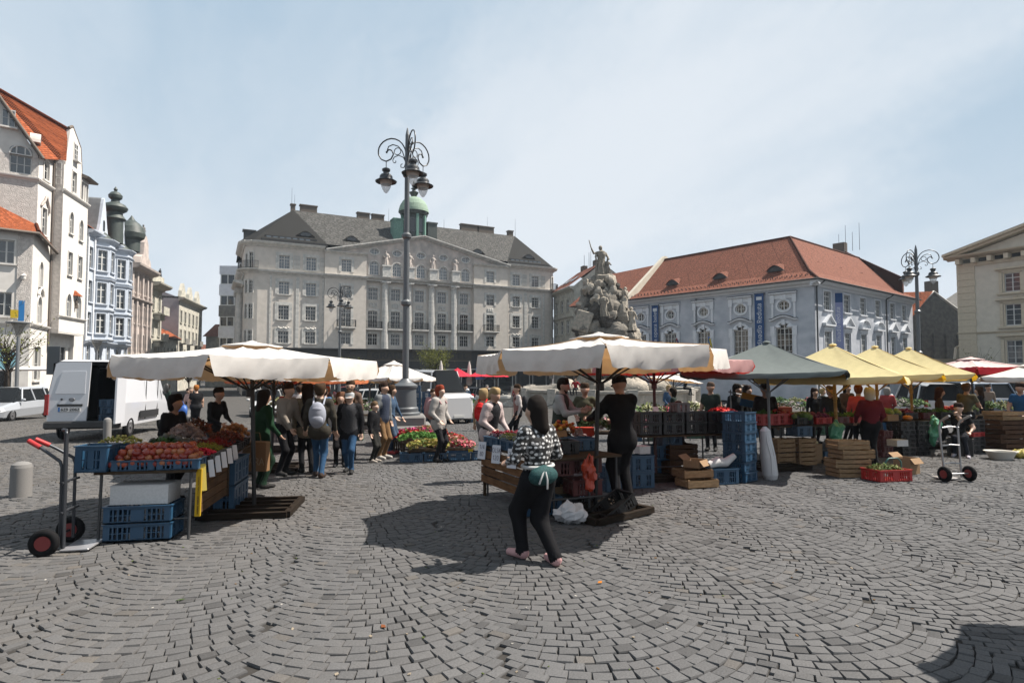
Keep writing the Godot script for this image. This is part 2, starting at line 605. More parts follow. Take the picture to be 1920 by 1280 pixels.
# ---- buildings -------------------------------------------------------------
func materials() -> void:
	mat("hotelwall", Color(0.683, 0.634, 0.573), 0.92, {"tex": "plaster", "scale": 0.1})
	mat("hoteltrim", Color(0.755, 0.720, 0.667), 0.9, {"tex": "stain", "scale": 0.22})
	mat("hotelpink", Color(0.683, 0.598, 0.537), 0.92, {"tex": "stain", "scale": 0.1})
	mat("slateroof", Color(0.13, 0.128, 0.122), 0.8, {"tex": "slate", "scale": 0.16, "uv": 1})
	mat("leadroof", Color(0.05, 0.052, 0.055), 0.6, {"tex": "blotch", "scale": 0.3})
	mat("copper", Color(0.20, 0.34, 0.28), 0.7, {"tex": "stain", "scale": 0.5})
	mat("darkcopper", Color(0.055, 0.07, 0.062), 0.55, {"tex": "stain", "scale": 0.6})
	mat("iron", Color(0.02, 0.021, 0.023), 0.5)
	mat("frame", Color(0.62, 0.62, 0.60), 0.5)
	mat("frameold", Color(0.600, 0.588, 0.552), 0.6)
	mat("glass0", Color(0.012, 0.014, 0.017), 0.04, {"spec": 0.6})
	mat("glass1", Color(0.05, 0.06, 0.07), 0.05, {"spec": 0.7})
	mat("glass2", Color(0.12, 0.145, 0.17), 0.08, {"spec": 0.8})
	mat("shopdark", Color(0.022, 0.022, 0.023), 0.5, {"tex": "blotch", "scale": 0.3})
	mat("signgold", Color(0.20, 0.17, 0.115), 0.5)
	mat("chimney", Color(0.17, 0.145, 0.125), 0.95, {"tex": "grain", "scale": 0.6})
	mat("blueplaster", Color(0.60, 0.615, 0.66), 0.92, {"tex": "stain", "scale": 0.09})
	mat("bluetrim", Color(0.736, 0.765, 0.805), 0.88, {"tex": "plaster", "scale": 0.3})
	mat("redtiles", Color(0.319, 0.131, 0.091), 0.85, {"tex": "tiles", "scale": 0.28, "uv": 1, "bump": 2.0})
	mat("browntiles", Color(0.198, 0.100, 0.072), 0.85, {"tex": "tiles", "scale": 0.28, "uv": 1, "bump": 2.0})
	mat("orangetiles", Color(0.46, 0.135, 0.06), 0.85, {"tex": "tiles", "scale": 0.2, "uv": 1, "bump": 3.0})
	mat("whiteplaster", Color(0.732, 0.708, 0.671), 0.9, {"tex": "plaster", "scale": 0.12, "bump": 0.5})
	mat("roughcast", Color(0.672, 0.630, 0.594), 0.95, {"tex": "blotch", "scale": 0.9, "bump": 4.0, "bumptex": "rough"})
	mat("paleblue", Color(0.550, 0.606, 0.688), 0.9, {"tex": "plaster", "scale": 0.15})
	mat("pinkplaster", Color(0.600, 0.510, 0.462), 0.9, {"tex": "stain", "scale": 0.15})
	mat("creamplaster", Color(0.575, 0.537, 0.456), 0.9, {"tex": "stain", "scale": 0.15})
	mat("beigeplaster", Color(0.726, 0.671, 0.561), 0.92, {"tex": "plaster", "scale": 0.1})
	mat("beigetrim", Color(0.682, 0.594, 0.451), 0.9, {"tex": "plaster", "scale": 0.25})
	mat("greyplaster", Color(0.24, 0.225, 0.205), 0.95, {"tex": "stain", "scale": 0.2})
	mat("brick", Color(0.26, 0.125, 0.095), 0.95, {"tex": "tiles", "scale": 0.5, "uv": 1})
	mat("modern", Color(0.72, 0.73, 0.77), 0.8, {"tex": "plaster", "scale": 0.1})

# a wall in the plane z = 0 of x with openings; o = [u, v, w, h, arch] with u the middle, v the bottom; arch 0 square, 1 round top, 2 oval
func wall(b: B, x: Transform3D, u0: float, u1: float, v0: float, v1: float, holes: Array, rev := 0.22) -> void:
	b.t = x
	var us := [u0, u1]
	var vs := [v0, v1]
	for o in holes:
		us.append_array([o[0] - o[2] * 0.5, o[0] + o[2] * 0.5])
		vs.append_array([o[1], o[1] + o[3]])
	us.sort()
	vs.sort()
	for i in us.size() - 1:
		if us[i + 1] - us[i] < 1e-4: continue
		for j in vs.size() - 1:
			if vs[j + 1] - vs[j] < 1e-4: continue
			var um: float = (us[i] + us[i + 1]) * 0.5
			var vm: float = (vs[j] + vs[j + 1]) * 0.5
			var open := false
			for o in holes:
				if absf(um - o[0]) < o[2] * 0.5 and vm > o[1] and vm < o[1] + o[3]: open = true
			if not open: b.quad(Vector3(us[i], vs[j], 0), Vector3(us[i + 1], vs[j], 0), Vector3(us[i + 1], vs[j + 1], 0), Vector3(us[i], vs[j + 1], 0))
	for o in holes:
		var ol := outline(o)
		var c := Vector2(o[0], o[1] + o[3] * 0.5)
		for k in ol.size():
			var p: Vector2 = ol[k]
			var q: Vector2 = ol[(k + 1) % ol.size()]
			b.quad(Vector3(q.x, q.y, 0), Vector3(p.x, p.y, 0), Vector3(p.x, p.y, -rev), Vector3(q.x, q.y, -rev))
			if o[4] > 0 and (p.y > o[1] + 0.001 or q.y > o[1] + 0.001) and absf(p.x - q.x) > 0.001:
				var ye: float = o[1] + o[3] if (p.y + q.y) * 0.5 > c.y else o[1]
				if ye > c.y: b.quad(Vector3(q.x, q.y, 0), Vector3(p.x, p.y, 0), Vector3(p.x, ye, 0), Vector3(q.x, ye, 0))
				else: b.quad(Vector3(p.x, ye, 0), Vector3(q.x, ye, 0), Vector3(q.x, q.y, 0), Vector3(p.x, p.y, 0))

func outline(o: Array) -> PackedVector2Array:   # counter-clockwise
	var r := PackedVector2Array()
	var hw: float = o[2] * 0.5
	if o[4] == 2:
		for k in 20:
			r.append(Vector2(o[0] + hw * cos(TAU * k / 20), o[1] + o[3] * 0.5 + o[3] * 0.5 * sin(TAU * k / 20)))
		return r
	r.append(Vector2(o[0] - hw, o[1]))
	r.append(Vector2(o[0] + hw, o[1]))
	if o[4] == 0:
		r.append(Vector2(o[0] + hw, o[1] + o[3]))
		r.append(Vector2(o[0] - hw, o[1] + o[3]))
	else:
		var rise: float = minf(hw, o[3] * 0.5) if o[4] == 1 else o[4]
		for k in 13:
			r.append(Vector2(o[0] + hw * cos(PI * k / 12), o[1] + o[3] - rise + rise * sin(PI * k / 12)))
	return r

# one window as a part: frame with bars, a pane, and (if asked) a sill and a surround as sub-parts
func window(root: Node, x: Transform3D, o: Array, nx: int, ny: int, glass := -1, z := -0.14, fm := "frame", sill := "", sur := "", sw := 0.2) -> MeshInstance3D:
	var w: float = o[2]
	var h: float = o[3]
	var key := "w%.2f_%.2f_%s_%d_%d" % [w, h, str(o[4]), nx, ny]
	if not cache.has(key):
		var b := B.new()
		var ol := outline([0.0, 0.0, w, h, o[4]])
		var c := Vector2(0, h * 0.5)
		var f := 0.075
		for k in ol.size():
			var p := ol[k]
			var q := ol[(k + 1) % ol.size()]
			var p2 := p + (c - p).normalized() * f * 1.3
			var q2 := q + (c - q).normalized() * f * 1.3
			b.quad(Vector3(p.x, p.y, 0.04), Vector3(q.x, q.y, 0.04), Vector3(q2.x, q2.y, 0.04), Vector3(p2.x, p2.y, 0.04))
			b.quad(Vector3(p2.x, p2.y, 0.04), Vector3(q2.x, q2.y, 0.04), Vector3(q2.x, q2.y, 0), Vector3(p2.x, p2.y, 0))
		var inset := 0.03
		for i in range(1, nx):
			var ux := -w * 0.5 + w * i / nx
			var bw := 0.05 if nx % 2 == 0 and i * 2 == nx else 0.022
			b.bb(ux - bw, ux + bw, inset, h - inset, 0.0, 0.035)
		for j in range(1, ny):
			var vy := h * j / ny
			var bh := 0.045 if j == ny - 1 and ny > 2 else 0.018
			b.bb(-w * 0.5 + inset, w * 0.5 - inset, vy - bh, vy + bh, 0.0, 0.031)
		cache[key] = b.mesh()
		var g := B.new()
		var pl := outline([0.0, 0.0, w, h, o[4]])
		for k in pl.size():
			g.tri(Vector3(0, h * 0.5, 0), Vector3(pl[k].x, pl[k].y, 0), Vector3(pl[(k + 1) % pl.size()].x, pl[(k + 1) % pl.size()].y, 0))
		cache[key + "p"] = g.mesh()
	if glass < 0: glass = rng.randi() % 3
	var n := putm(root, "window", cache[key], mats[fm], x * X(o[0], o[1], z))
	putm(n, "pane", cache[key + "p"], mats["glass%d" % glass], X(0, 0, -0.012))
	if sill != "":
		var k2 := "s%.2f" % w
		if not cache.has(k2): cache[k2] = B.new().bb(-w * 0.5 - 0.16, w * 0.5 + 0.16, -0.12, 0.0, -0.05, 0.32).mesh()
		putm(n, "sill", cache[k2], mats[sill])
	if sur != "":
		var k3 := key + "u%.2f" % sw
		if not cache.has(k3):
			var s := B.new()
			var ol := outline([0.0, 0.0, w, h, o[4]])
			var c := Vector2(0, h * 0.5)
			for k in ol.size():
				var p := ol[k]
				var q := ol[(k + 1) % ol.size()]
				if o[4] != 2 and p.y < 0.01 and q.y < 0.01: continue
				var p2 := Vector2(p.x + signf(p.x) * sw, p.y + (sw if p.y > 0.01 else 0.0)) if o[4] == 0 else p + (p - Vector2(0, (h - minf(w * 0.5, h * 0.5)) if o[4] != 2 and p.y > h * 0.6 else (p.y if o[4] != 2 else h * 0.5))).normalized() * sw
				var q2 := Vector2(q.x + signf(q.x) * sw, q.y + (sw if q.y > 0.01 else 0.0)) if o[4] == 0 else q + (q - Vector2(0, (h - minf(w * 0.5, h * 0.5)) if o[4] != 2 and q.y > h * 0.6 else (q.y if o[4] != 2 else h * 0.5))).normalized() * sw
				var zf := -z + 0.06
				b_strip(s, p, q, q2, p2, zf, -z - 0.02)
			cache[k3] = s.mesh()
		putm(n, "surround", cache[k3], mats[sur])
	return n

func b_strip(s: B, p: Vector2, q: Vector2, q2: Vector2, p2: Vector2, zf: float, zb: float) -> void:
	s.quad(Vector3(q.x, q.y, zf), Vector3(p.x, p.y, zf), Vector3(p2.x, p2.y, zf), Vector3(q2.x, q2.y, zf))
	s.quad(Vector3(p.x, p.y, zf), Vector3(q.x, q.y, zf), Vector3(q.x, q.y, zb), Vector3(p.x, p.y, zb))
	s.quad(Vector3(q2.x, q2.y, zf), Vector3(p2.x, p2.y, zf), Vector3(p2.x, p2.y, zb), Vector3(q2.x, q2.y, zb))
	s.quad(Vector3(p2.x, p2.y, zf), Vector3(p.x, p.y, zf), Vector3(p.x, p.y, zb), Vector3(p2.x, p2.y, zb))
	s.quad(Vector3(q.x, q.y, zf), Vector3(q2.x, q2.y, zf), Vector3(q2.x, q2.y, zb), Vector3(q.x, q.y, zb))

# a wall part and its windows; wins = [u, v, w, h, arch, nx, ny, glass]
func facade(root: Node, x: Transform3D, u0: float, u1: float, v0: float, v1: float, wins: Array, m: String, sill := "", sur := "", sw := 0.2, fm := "frame") -> void:
	var b := B.new()
	wall(b, x, u0, u1, v0, v1, wins)
	put(root, "wall", b, mats[m])
	for o in wins:
		window(root, x, o, o[5], o[6], o[7] if o.size() > 7 else -1, -0.16, fm, sill, sur, sw)

func strip(root: Node, called: String, x: Transform3D, u0: float, u1: float, prof: Array, m: String) -> void:   # a moulding: profile of [v, out] swept from u0 to u1
	var b := B.new().at(x)
	for i in prof.size() - 1:
		var p: Array = prof[i]
		var q: Array = prof[i + 1]
		b.quad(Vector3(u0, p[0], p[1]), Vector3(u1, p[0], p[1]), Vector3(u1, q[0], q[1]), Vector3(u0, q[0], q[1]))
	for u in [u0, u1]:
		var pl := PackedVector2Array()
		for p in prof: pl.append(Vector2(p[1], p[0]))
		var ix := Geometry2D.triangulate_polygon(pl)
		for i in range(0, ix.size(), 3):
			b.tri(Vector3(u, pl[ix[i]].y, pl[ix[i]].x), Vector3(u, pl[ix[i + 1]].y, pl[ix[i + 1]].x), Vector3(u, pl[ix[i + 2]].y, pl[ix[i + 2]].x))
	put(root, called, b, mats[m])

func cornice(root: Node, x: Transform3D, u0: float, u1: float, v: float, out: float, h: float, m: String, called := "cornice") -> void:
	strip(root, called, x, u0, u1, [[v - h, -0.05], [v - h, out * 0.15], [v - h * 0.7, out * 0.3], [v - h * 0.55, out * 0.75], [v - h * 0.25, out], [v, out * 1.05], [v + 0.02, -0.05]], m)

func balcony(root: Node, x: Transform3D, u: float, v: float, w: float, dep := 0.8, rail := 1.0) -> void:
	var s := B.new().bb(-w * 0.5, w * 0.5, -0.16, 0.0, -0.05, dep)
	s.bb(-w * 0.5 + 0.1, w * 0.5 - 0.1, -0.28, -0.16, -0.05, dep - 0.15)
	var n := put(root, "balcony", s, mats.hoteltrim, x * X(u, v, 0))
	var r := B.new()
	r.bb(-w * 0.5 + 0.04, w * 0.5 - 0.04, rail - 0.05, rail, dep - 0.1, dep - 0.04)
	r.bb(-w * 0.5 + 0.04, w * 0.5 - 0.04, 0.08, 0.12, dep - 0.09, dep - 0.05)
	for sx in [-1, 1]:
		r.bb(sx * (w * 0.5 - 0.06) - 0.03, sx * (w * 0.5 - 0.06) + 0.03, rail - 0.05, rail, 0.0, dep - 0.05)
		for k in 4: r.bb(sx * (w * 0.5 - 0.06) - 0.015, sx * (w * 0.5 - 0.06) + 0.015, 0.0, rail, 0.1 + k * 0.18, 0.13 + k * 0.18)
	var k2 := int(w / 0.13)
	for k in k2 + 1:
		var ux := -w * 0.5 + 0.06 + (w - 0.12) * k / k2
		r.bb(ux - 0.014, ux + 0.014, 0.0, rail, dep - 0.085, dep - 0.055)
	put(n, "railing", r, mats.iron)

func hotel() -> void:
	var th := deg_to_rad(27.5)
	var root := thing("hotel_building", "wide grey hotel with slate roof, column front and green copper cupola", "building", Vector3(-32.97, -2.125, -74.17), th)
	var H := X(0, 2.125, 0)
	var cols := [3.2, 6.6, 11.2, 15.1, 18.4, 22.0, 25.5, 29.1, 33.2, 37.9, 41.4]
	# left and right wings
	for side in [0, 1]:
		var u0: float = 0.0 if side == 0 else 36.3
		var u1: float = 8.3 if side == 0 else 44.0
		var w := []
		for u in ([3.2, 6.6] if side == 0 else [37.9, 41.4]):
			w.append([u, 14.6, 1.3, 1.75, 0, 4, 4, 2])
			w.append([u, 11.2, 1.3, 1.65, 0, 4, 4, 2 if side == 0 else 1])
			w.append([u, 7.85, 1.3, 1.9, 0, 4, 4, 0])
			w.append([u, 4.75, 1.3, 1.6, 0, 4, 3, 0])
		facade(root, H, u0, u1, 4.1, 17.8, w, "hotelwall", "hoteltrim", "hoteltrim", 0.42, "frameold")
		cornice(root, H, u0, u1, 14.25, 0.45, 0.5, "hoteltrim", "string_course")
		cornice(root, H, u0 - 0.2, u1, 17.95, 0.75, 0.6, "hoteltrim")
		for u in ([3.2, 6.6] if side == 0 else [37.9, 41.4]):
			put(root, "relief_panel", B.new().bb(-0.62, 0.62, 0, 0.55, -0.02, 0.05), mats.hotelwall, H * X(u, 10.15, 0))
			var r := B.new()
			for k in 7: r.ell(Vector3(-0.6 + k * 0.2, 0.18 + 0.08 * cos(k * 2.0), 0.06), Vector3(0.13, 0.14, 0.09), 6, 4)
			put(root, "stucco_garland", r, mats.hoteltrim, H * X(u, 6.55, 0))
			for k in ([-1.65, 1.65]):
				put(root, "pilaster_strip", B.new().bb(-0.12, 0.12, 0, 9.4, -0.02, 0.07), mats.hoteltrim, H * X(u + k * 0.98, 4.2, 0))
			for k in 5:
				put(root, "fluted_panel", B.new().bb(-0.05, 0.05, 0, 1.9, -0.02, 0.05), mats.hoteltrim, H * X(u + 1.25 + k * 0.16, 14.6, 0))
	# rounded corners
	for side in [0, 1]:
		var b := B.new()
		var R := 1.5
		var cx := 0.0 if side == 0 else 44.0
		for k in 4:
			var a0 := PI * 0.5 * k / 4
			var a1 := PI * 0.5 * (k + 1) / 4
			var s := -1.0 if side == 0 else 1.0
			var p := Vector3(cx + s * R * sin(a0), 0, -R + R * cos(a0))
			var q := Vector3(cx + s * R * sin(a1), 0, -R + R * cos(a1))
			var le := p if s > 0 else q
			var ri := q if s > 0 else p
			var ex := (ri - le)
			var yaw := atan2(-ex.z, ex.x)
			var x := H * Transform3D(Basis(Vector3.UP, yaw), le)
			var L := ex.length()
			var w := []
			if k == 1 or k == 2:
				w = [[L * 0.5, 14.4 if k == 1 else 14.6, 0.62, 2.1 if k == 1 else 1.7, 0, 2, 4, 1], [L * 0.5, 11.2, 0.6, 1.65, 0, 2, 4, 1], [L * 0.5, 7.85, 0.6, 1.9, 0, 2, 4, 0], [L * 0.5, 4.75, 0.6, 1.6, 0, 2, 3, 0]]
			facade(root, x, 0, L, -0.3, 17.8, w, "hotelwall", "", "hoteltrim", 0.14, "frameold")
			cornice(root, x, -0.04, L + 0.04, 14.25, 0.45, 0.5, "hoteltrim", "string_course")
			cornice(root, x, -0.1, L + 0.1, 17.95, 0.75, 0.6, "hoteltrim")
		# side wall going back, with half-columns and a heavy bay
		var sx := cx - R if side == 0 else cx + R
		var x2 := H * Transform3D(Basis(Vector3.UP, -PI * 0.5 if side == 0 else PI * 0.5), Vector3(sx, 0, -10.5 if side == 0 else -R))
		var ws := []
		for k in 2:
			for r in 3: ws.append([2.2 + k * 3.4, [4.75, 7.85, 11.2][r], 1.2, 1.7, 0, 2, 3, 1])
		facade(root, x2, 0, 9.0 if side == 0 else 15.6, -2.1, 17.8, ws, "hotelwall", "", "hoteltrim", 0.2, "frameold")
		cornice(root, x2, 0, 9.0 if side == 0 else 15.6, 14.25, 0.9, 0.7, "hoteltrim", "string_course")
		cornice(root, x2, 0, 9.0 if side == 0 else 15.6, 17.95, 0.8, 0.6, "hoteltrim")
		if side == 0:
			for k in 2:
				var c := B.new().at(x2).cyl(Vector3(1.0 + k * 4.3, 2.4, 0.35), Vector3(1.0 + k * 4.3, 11.6, 0.35), 0.5, 0.42, 14)
				c.bb(0.4 + k * 4.3, 1.6 + k * 4.3, 11.6, 12.3, 0, 1.0).bb(0.4 + k * 4.3, 1.6 + k * 4.3, 1.6, 2.4, 0, 1.0)
				put(root, "half_column", c, mats.hoteltrim)
			cornice(root, x2, 0, 9.0 if side == 0 else 15.6, 12.9, 1.25, 0.6, "hoteltrim", "entablature")
	# curved balcony on the left corner
	for side in [0, 1]:
		var cb := B.new()
		var cx2 := 0.0 if side == 0 else 44.0
		var bal := put(root, "balcony", B.new().lathe([Vector2(1.3, 14.0), Vector2(2.4, 14.15), Vector2(2.45, 14.3), Vector2(1.1, 14.31)], 16, Vector3(cx2, 0, -1.5), -PI * 0.5 if side == 1 else PI * 0.72 - PI, -PI * 0.08 if side == 1 else -PI * 0.5), mats.hoteltrim, H)
		bal.mesh = B.new().lathe([Vector2(1.3, 14.0), Vector2(2.4, 14.15), Vector2(2.45, 14.3), Vector2(1.1, 14.31)], 16, Vector3(cx2, 0, -1.5), (PI * 1.0 if side == 0 else PI * 1.5), (PI * 1.5 if side == 0 else PI * 2.0)).mesh()
		for k in 26:
			var a := (PI if side == 0 else PI * 1.5) + PI * 0.5 * k / 25
			var p := Vector3(cx2 + 2.3 * cos(a), 14.3, -1.5 - 2.3 * sin(a))
			cb.box(p + Vector3(0, 0.5, 0), Vector3(0.035, 1.0, 0.035))
		for r in [0.1, 0.98]:
			var pts := []
			for k in 13:
				var a := (PI if side == 0 else PI * 1.5) + PI * 0.5 * k / 12
				pts.append(Vector3(cx2 + 2.3 * cos(a), 14.3 + r, -1.5 - 2.3 * sin(a)))
			cb.tube(pts, 0.03, 5)
		put(bal, "railing", cb, mats.iron)
	# side blocks of the middle part
	for q in [[8.3, 14.0, 11.2], [30.4, 36.3, 33.2]]:
		var x := H * X(0, 0, 0.3)
		var w := [[q[2], 14.75, 1.35, 1.7, 0, 4, 4, 2], [q[2], 11.15, 1.35, 1.65, 0, 4, 3, 1], [q[2], 7.2, 1.35, 2.5, 0, 4, 4, 0], [q[2], 4.75, 1.35, 1.6, 0, 4, 3, 0]]
		facade(root, x, q[0], q[1], 4.1, 17.5, w, "hotelwall", "", "hoteltrim", 0.34, "frameold")
		balcony(root, x, q[2], 7.1, 2.6)
		cornice(root, x, q[0] - 0.1, q[1] + 0.1, 14.25, 0.5, 0.5, "hoteltrim", "string_course")
		cornice(root, x, q[0] - 0.1, q[1] + 0.1, 17.5, 0.4, 0.35, "hoteltrim")
		put(root, "relief_panel", relief(1.1, 0.6), mats.hoteltrim, x * X(q[2], 10.1, 0))
		for u in [q[0], q[1]]:
			put(root, "return_wall", B.new().bb(-0.02, 0.02, 4.1, 17.4, -1.2, 0.3), mats.hotelwall, H * X(u + (0.03 if u == q[0] else -0.03), 0, 0))
	# column bay
	var xb := H * X(0, 0, -0.5)
	var wb := []
	for u in [15.1, 18.4, 22.0, 25.5, 29.1]:
		wb.append([u, 11.15, 1.35, 1.7, 0, 4, 3, 1])
		wb.append([u, 7.2, 1.35, 2.4, 0, 4, 4, 0])
		wb.append([u, 4.7, 1.35, 1.65, 0, 4, 3, 0])
	facade(root, xb, 14.0, 30.4, 4.1, 14.0, wb, "hotelwall", "", "hoteltrim", 0.3, "frameold")
	for u in [15.1, 18.4, 22.0, 25.5, 29.1]:
		balcony(root, xb, u, 7.05, 2.5, 0.75)
		put(root, "relief_panel", relief(1.2, 0.65), mats.hoteltrim, xb * X(u, 10.05, 0))
	for u in [16.75, 20.2, 23.75, 27.3]:
		var c := B.new()
		for k in 32:
			var r0 := 0.5 if k % 2 else 0.44
			var r1 := 0.44 if k % 2 else 0.5
			var a := TAU * k / 32
			var e := TAU * (k + 1) / 32
			c.quad(Vector3(cos(a) * r0, 0, -sin(a) * r0), Vector3(cos(e) * r1, 0, -sin(e) * r1), Vector3(cos(e) * r1 * 0.86, 9.2, -sin(e) * r1 * 0.86), Vector3(cos(a) * r0 * 0.86, 9.2, -sin(a) * r0 * 0.86))
		var cn := put(root, "column", c, mats.hoteltrim, xb * X(u, 4.2, 0.35))
		put(cn, "capital", B.new().lathe([Vector2(0.43, 9.1), Vector2(0.5, 9.25), Vector2(0.6, 9.4)], 20).bb(-0.66, 0.66, 9.4, 9.6, -0.66, 0.66), mats.hoteltrim)
	cornice(root, xb, 13.9, 30.5, 14.35, 1.0, 0.55, "hoteltrim", "entablature")
	# pediment wall with round-headed windows, ovals and statues
	var xp := H * X(0, 0, 0.06)
	var wp := []
	for u in [15.1, 18.4, 22.0, 25.5, 29.1]:
		wp.append([u, 14.65, 1.35, 1.95, 1, 4, 4, 2])
		wp.append([u, 17.55, 1.3, 0.85, 2, 4, 2, 2])
	var pb := B.new()
	wall(pb, xp, 13.9, 30.5, 14.3, 18.45, wp)
	pb.t = xp
	pb.prism(PackedVector2Array([Vector2(9.3, 17.5), Vector2(13.9, 17.5), Vector2(13.9, 18.45), Vector2(30.5, 18.45), Vector2(30.5, 17.5), Vector2(36.0, 17.5), Vector2(22.3, 20.6)]), -0.3, 0.0)
	put(root, "pediment", pb, mats.hotelpink)
	for o in wp: window(root, xp, o, o[5], o[6], 2, -0.16, "frame", "", "hoteltrim", 0.14)
	for s in [[8.4, 17.7, 22.3, 20.95], [22.3, 20.95, 36.6, 17.7]]:
		var pr := B.new().at(xp)
		var a := Vector3(s[0], s[1], 0)
		var e := Vector3(s[2], s[3], 0)
		for q in [[0.75, 0.0, -0.16], [0.5, -0.16, -0.34], [0.2, -0.34, -0.5]]:
			var up0 := Vector3(0, q[1], 0)
			var up1 := Vector3(0, q[2], 0)
			var zf := Vector3(0, 0, q[0])
			pr.quad(a + up1 + zf, e + up1 + zf, e + up0 + zf, a + up0 + zf)
			pr.quad(a + up1, e + up1, e + up1 + zf, a + up1 + zf)
			pr.quad(a + up0 + zf, e + up0 + zf, e + up0 - Vector3(0, 0, 0.3), a + up0 - Vector3(0, 0, 0.3))
		put(root, "raking_cornice", pr, mats.hoteltrim)
	for u in [16.75, 20.2, 23.75, 27.3]:
		var _ped := put(root, "pedestal", B.new().bb(-0.6, 0.6, 0, 1.5, -0.4, 0.5).bb(-0.7, 0.7, 1.5, 1.7, -0.45, 0.6), mats.hoteltrim, xp * X(u, 14.35, 0.25))
		put(root, "statue", statue(2.1, int(u)), mats.hotelpink, xp * X(u, 16.05, 0.3))
	# dark ground floor with lettering
	put(root, "shop_front", B.new().at(H).bb(0, 44, -2.2, 4.1, -0.4, 0.12), mats.shopdark)
	for k in 14:
		var pn := put(root, "shop_window", B.new().bb(-1.2, 1.2, 0, 2.6, 0, 0.03), mats.glass0, H * X(1.8 + k * 3.1, -1.4, 0.13))
		put(pn, "frame", B.new().bb(-1.3, -1.2, 0, 2.7, 0, 0.08).bb(1.2, 1.3, 0, 2.7, 0, 0.08).bb(-1.3, 1.3, 2.6, 2.72, 0, 0.08), mats.frameold)
	var sg := put(root, "sign_board", B.new().bb(14.2, 30.1, 2.6, 3.95, 0.13, 0.2), mat("signback", Color(0.085, 0.075, 0.065), 0.7), H)
	text(sg, "lettering", "GRANDEZZA  HOTEL", 1.15, mat("signletters", Color(0.012, 0.012, 0.012), 0.5), X(22.1, 3.25, 0.21) * Transform3D(Basis().scaled(Vector3(1.35, 1, 1)), Vector3.ZERO), 0.06, true)
	put(sg, "edge", B.new().bb(14.2, 30.1, 3.97, 4.05, 0.1, 0.28).bb(14.2, 30.1, 2.5, 2.57, 0.1, 0.28), mats.signgold, H * X(0, -2.125, 0))
	put(root, "canopy", B.new().at(H).bb(0.5, 43.5, 4.02, 4.14, 0.1, 1.1), mats.leadroof)
	# slate roof
	var e0 := Vector3(-2.9, 17.95, 0.6)
	var e1 := Vector3(46.9, 17.95, 0.6)
	var e2 := Vector3(46.9, 17.95, -18.6)
	var e3 := Vector3(-2.0, 17.95, -18.6)
	var r0 := Vector3(5.2, 24.9, -9.0)
	var r1 := Vector3(42.4, 24.9, -9.0)
	var rb := B.new().at(H)
	var cut0 := Vector3(-0.6, 17.95, 0.6)
	var cut1 := Vector3(-2.2, 17.95, -1.2)
	var cut2 := Vector3(44.6, 17.95, 0.6)
	var cut3 := Vector3(46.2, 17.95, -1.2)
	var m0 := Vector3(8.6, 18.38, 0.0)
	var m1 := Vector3(36.3, 18.38, 0.0)
	rb.tri(cut0, Vector3(8.6, 17.95, 0.6), m0)
	rb.tri(Vector3(36.3, 17.95, 0.6), cut2, m1)
	rb.tri(cut0, m0, r0)
	rb.tri(m1, cut2, r1)
	rb.quad(m0, m1, r1, r0)
	var ap := Vector3(22.3, 20.93, 0.7)
	var apb := Vector3(22.3, 20.93, -3.6)
	rb.tri(Vector3(8.4, 17.7, 0.75), ap, apb)
	rb.tri(ap, Vector3(36.6, 17.7, 0.75), apb)
	rb.tri(cut1, cut0, r0)
	rb.tri(cut2, cut3, r1)
	rb.quad(cut3, e2, r1 + Vector3(0, 0, -0.01), r1)
	rb.quad(e2, e3, r0, r1)
	rb.quad(e3, cut1, r0, r0 + Vector3(0, 0, -0.01))
	var roof := put(root, "roof", rb, mats.slateroof)
	# dark gutter parapet with low strip windows at both ends
	for q in [[0.3, 8.6], [36.6, 44.0]]:
		var lb := B.new().at(H).bb(q[0], q[1], 17.95, 18.35, -0.9, 0.35)
		put(root, "lead_gutter", lb, mats.leadroof)
		var sb := put(root, "strip_dormer", B.new().at(H).bb(q[0] + 0.5, q[1] - 1.2, 18.35, 19.0, -2.4, -0.5), mats.leadroof)
		for k in 7:
			put(sb, "pane", B.new().at(H).bb(q[0] + 0.7 + k * 0.82, q[0] + 1.25 + k * 0.82, 18.42, 18.9, -0.5, -0.47), mats.glass2)
	# eyebrow dormers
	for u in [6.0, 12.2, 31.8, 41.0]:
		var zz := -1.7
		var hh := 17.95 + (0.6 - zz) / 9.6 * 6.95
		var poly := PackedVector2Array()
		for k in 13:
			var s := -1.0 + 2.0 * k / 12
			poly.append(Vector2(s * 1.25, 0.75 * pow(cos(s * PI * 0.5), 1.2)))
		var ed := put(roof, "eyebrow_dormer", B.new().prism(poly, -1.2, 0.1), mats.slateroof, H * X(u, hh - 0.15, zz + 0.3))
		put(ed, "pane", B.new().prism(outline([0.0, 0.05, 1.3, 0.5, 1]), 0.1, 0.13), mats.glass0)
	# chimneys and rods
	for q in [[5.2, 0.6, 0.9], [7.4, 2.4, 1.0], [15.6, 1.9, 0.9], [17.9, 1.9, 0.9], [33.6, 3.0, 1.1], [36.8, 2.9, 1.1], [41.6, 0.9, 0.9]]:
		put(root, "chimney", B.new().bb(-q[1] * 0.5, q[1] * 0.5, -0.8, q[2] - 0.15, -0.4, 0.4).bb(-q[1] * 0.5 - 0.1, q[1] * 0.5 + 0.1, q[2] - 0.15, q[2], -0.5, 0.5), mats.chimney, H * X(q[0], 24.9, -9.3))
	put(root, "chimney", B.new().bb(-0.7, 0.7, -0.8, 1.3, -0.5, 0.5).bb(-0.85, 0.85, 1.3, 1.5, -0.6, 0.6), mats.shopdark, H * X(-0.9, 18.6, -4.0))
	for q in [[5.0, 3.4], [5.4, 2.4], [19.6, 2.2], [37.0, 2.9], [42.5, 3.2], [29.0, 1.6]]:
		put(root, "lightning_rod", B.new().cyl(Vector3.ZERO, Vector3(0, q[1], 0), 0.03, 0.015, 5), mats.iron, H * X(q[0], 24.8, -9.0))
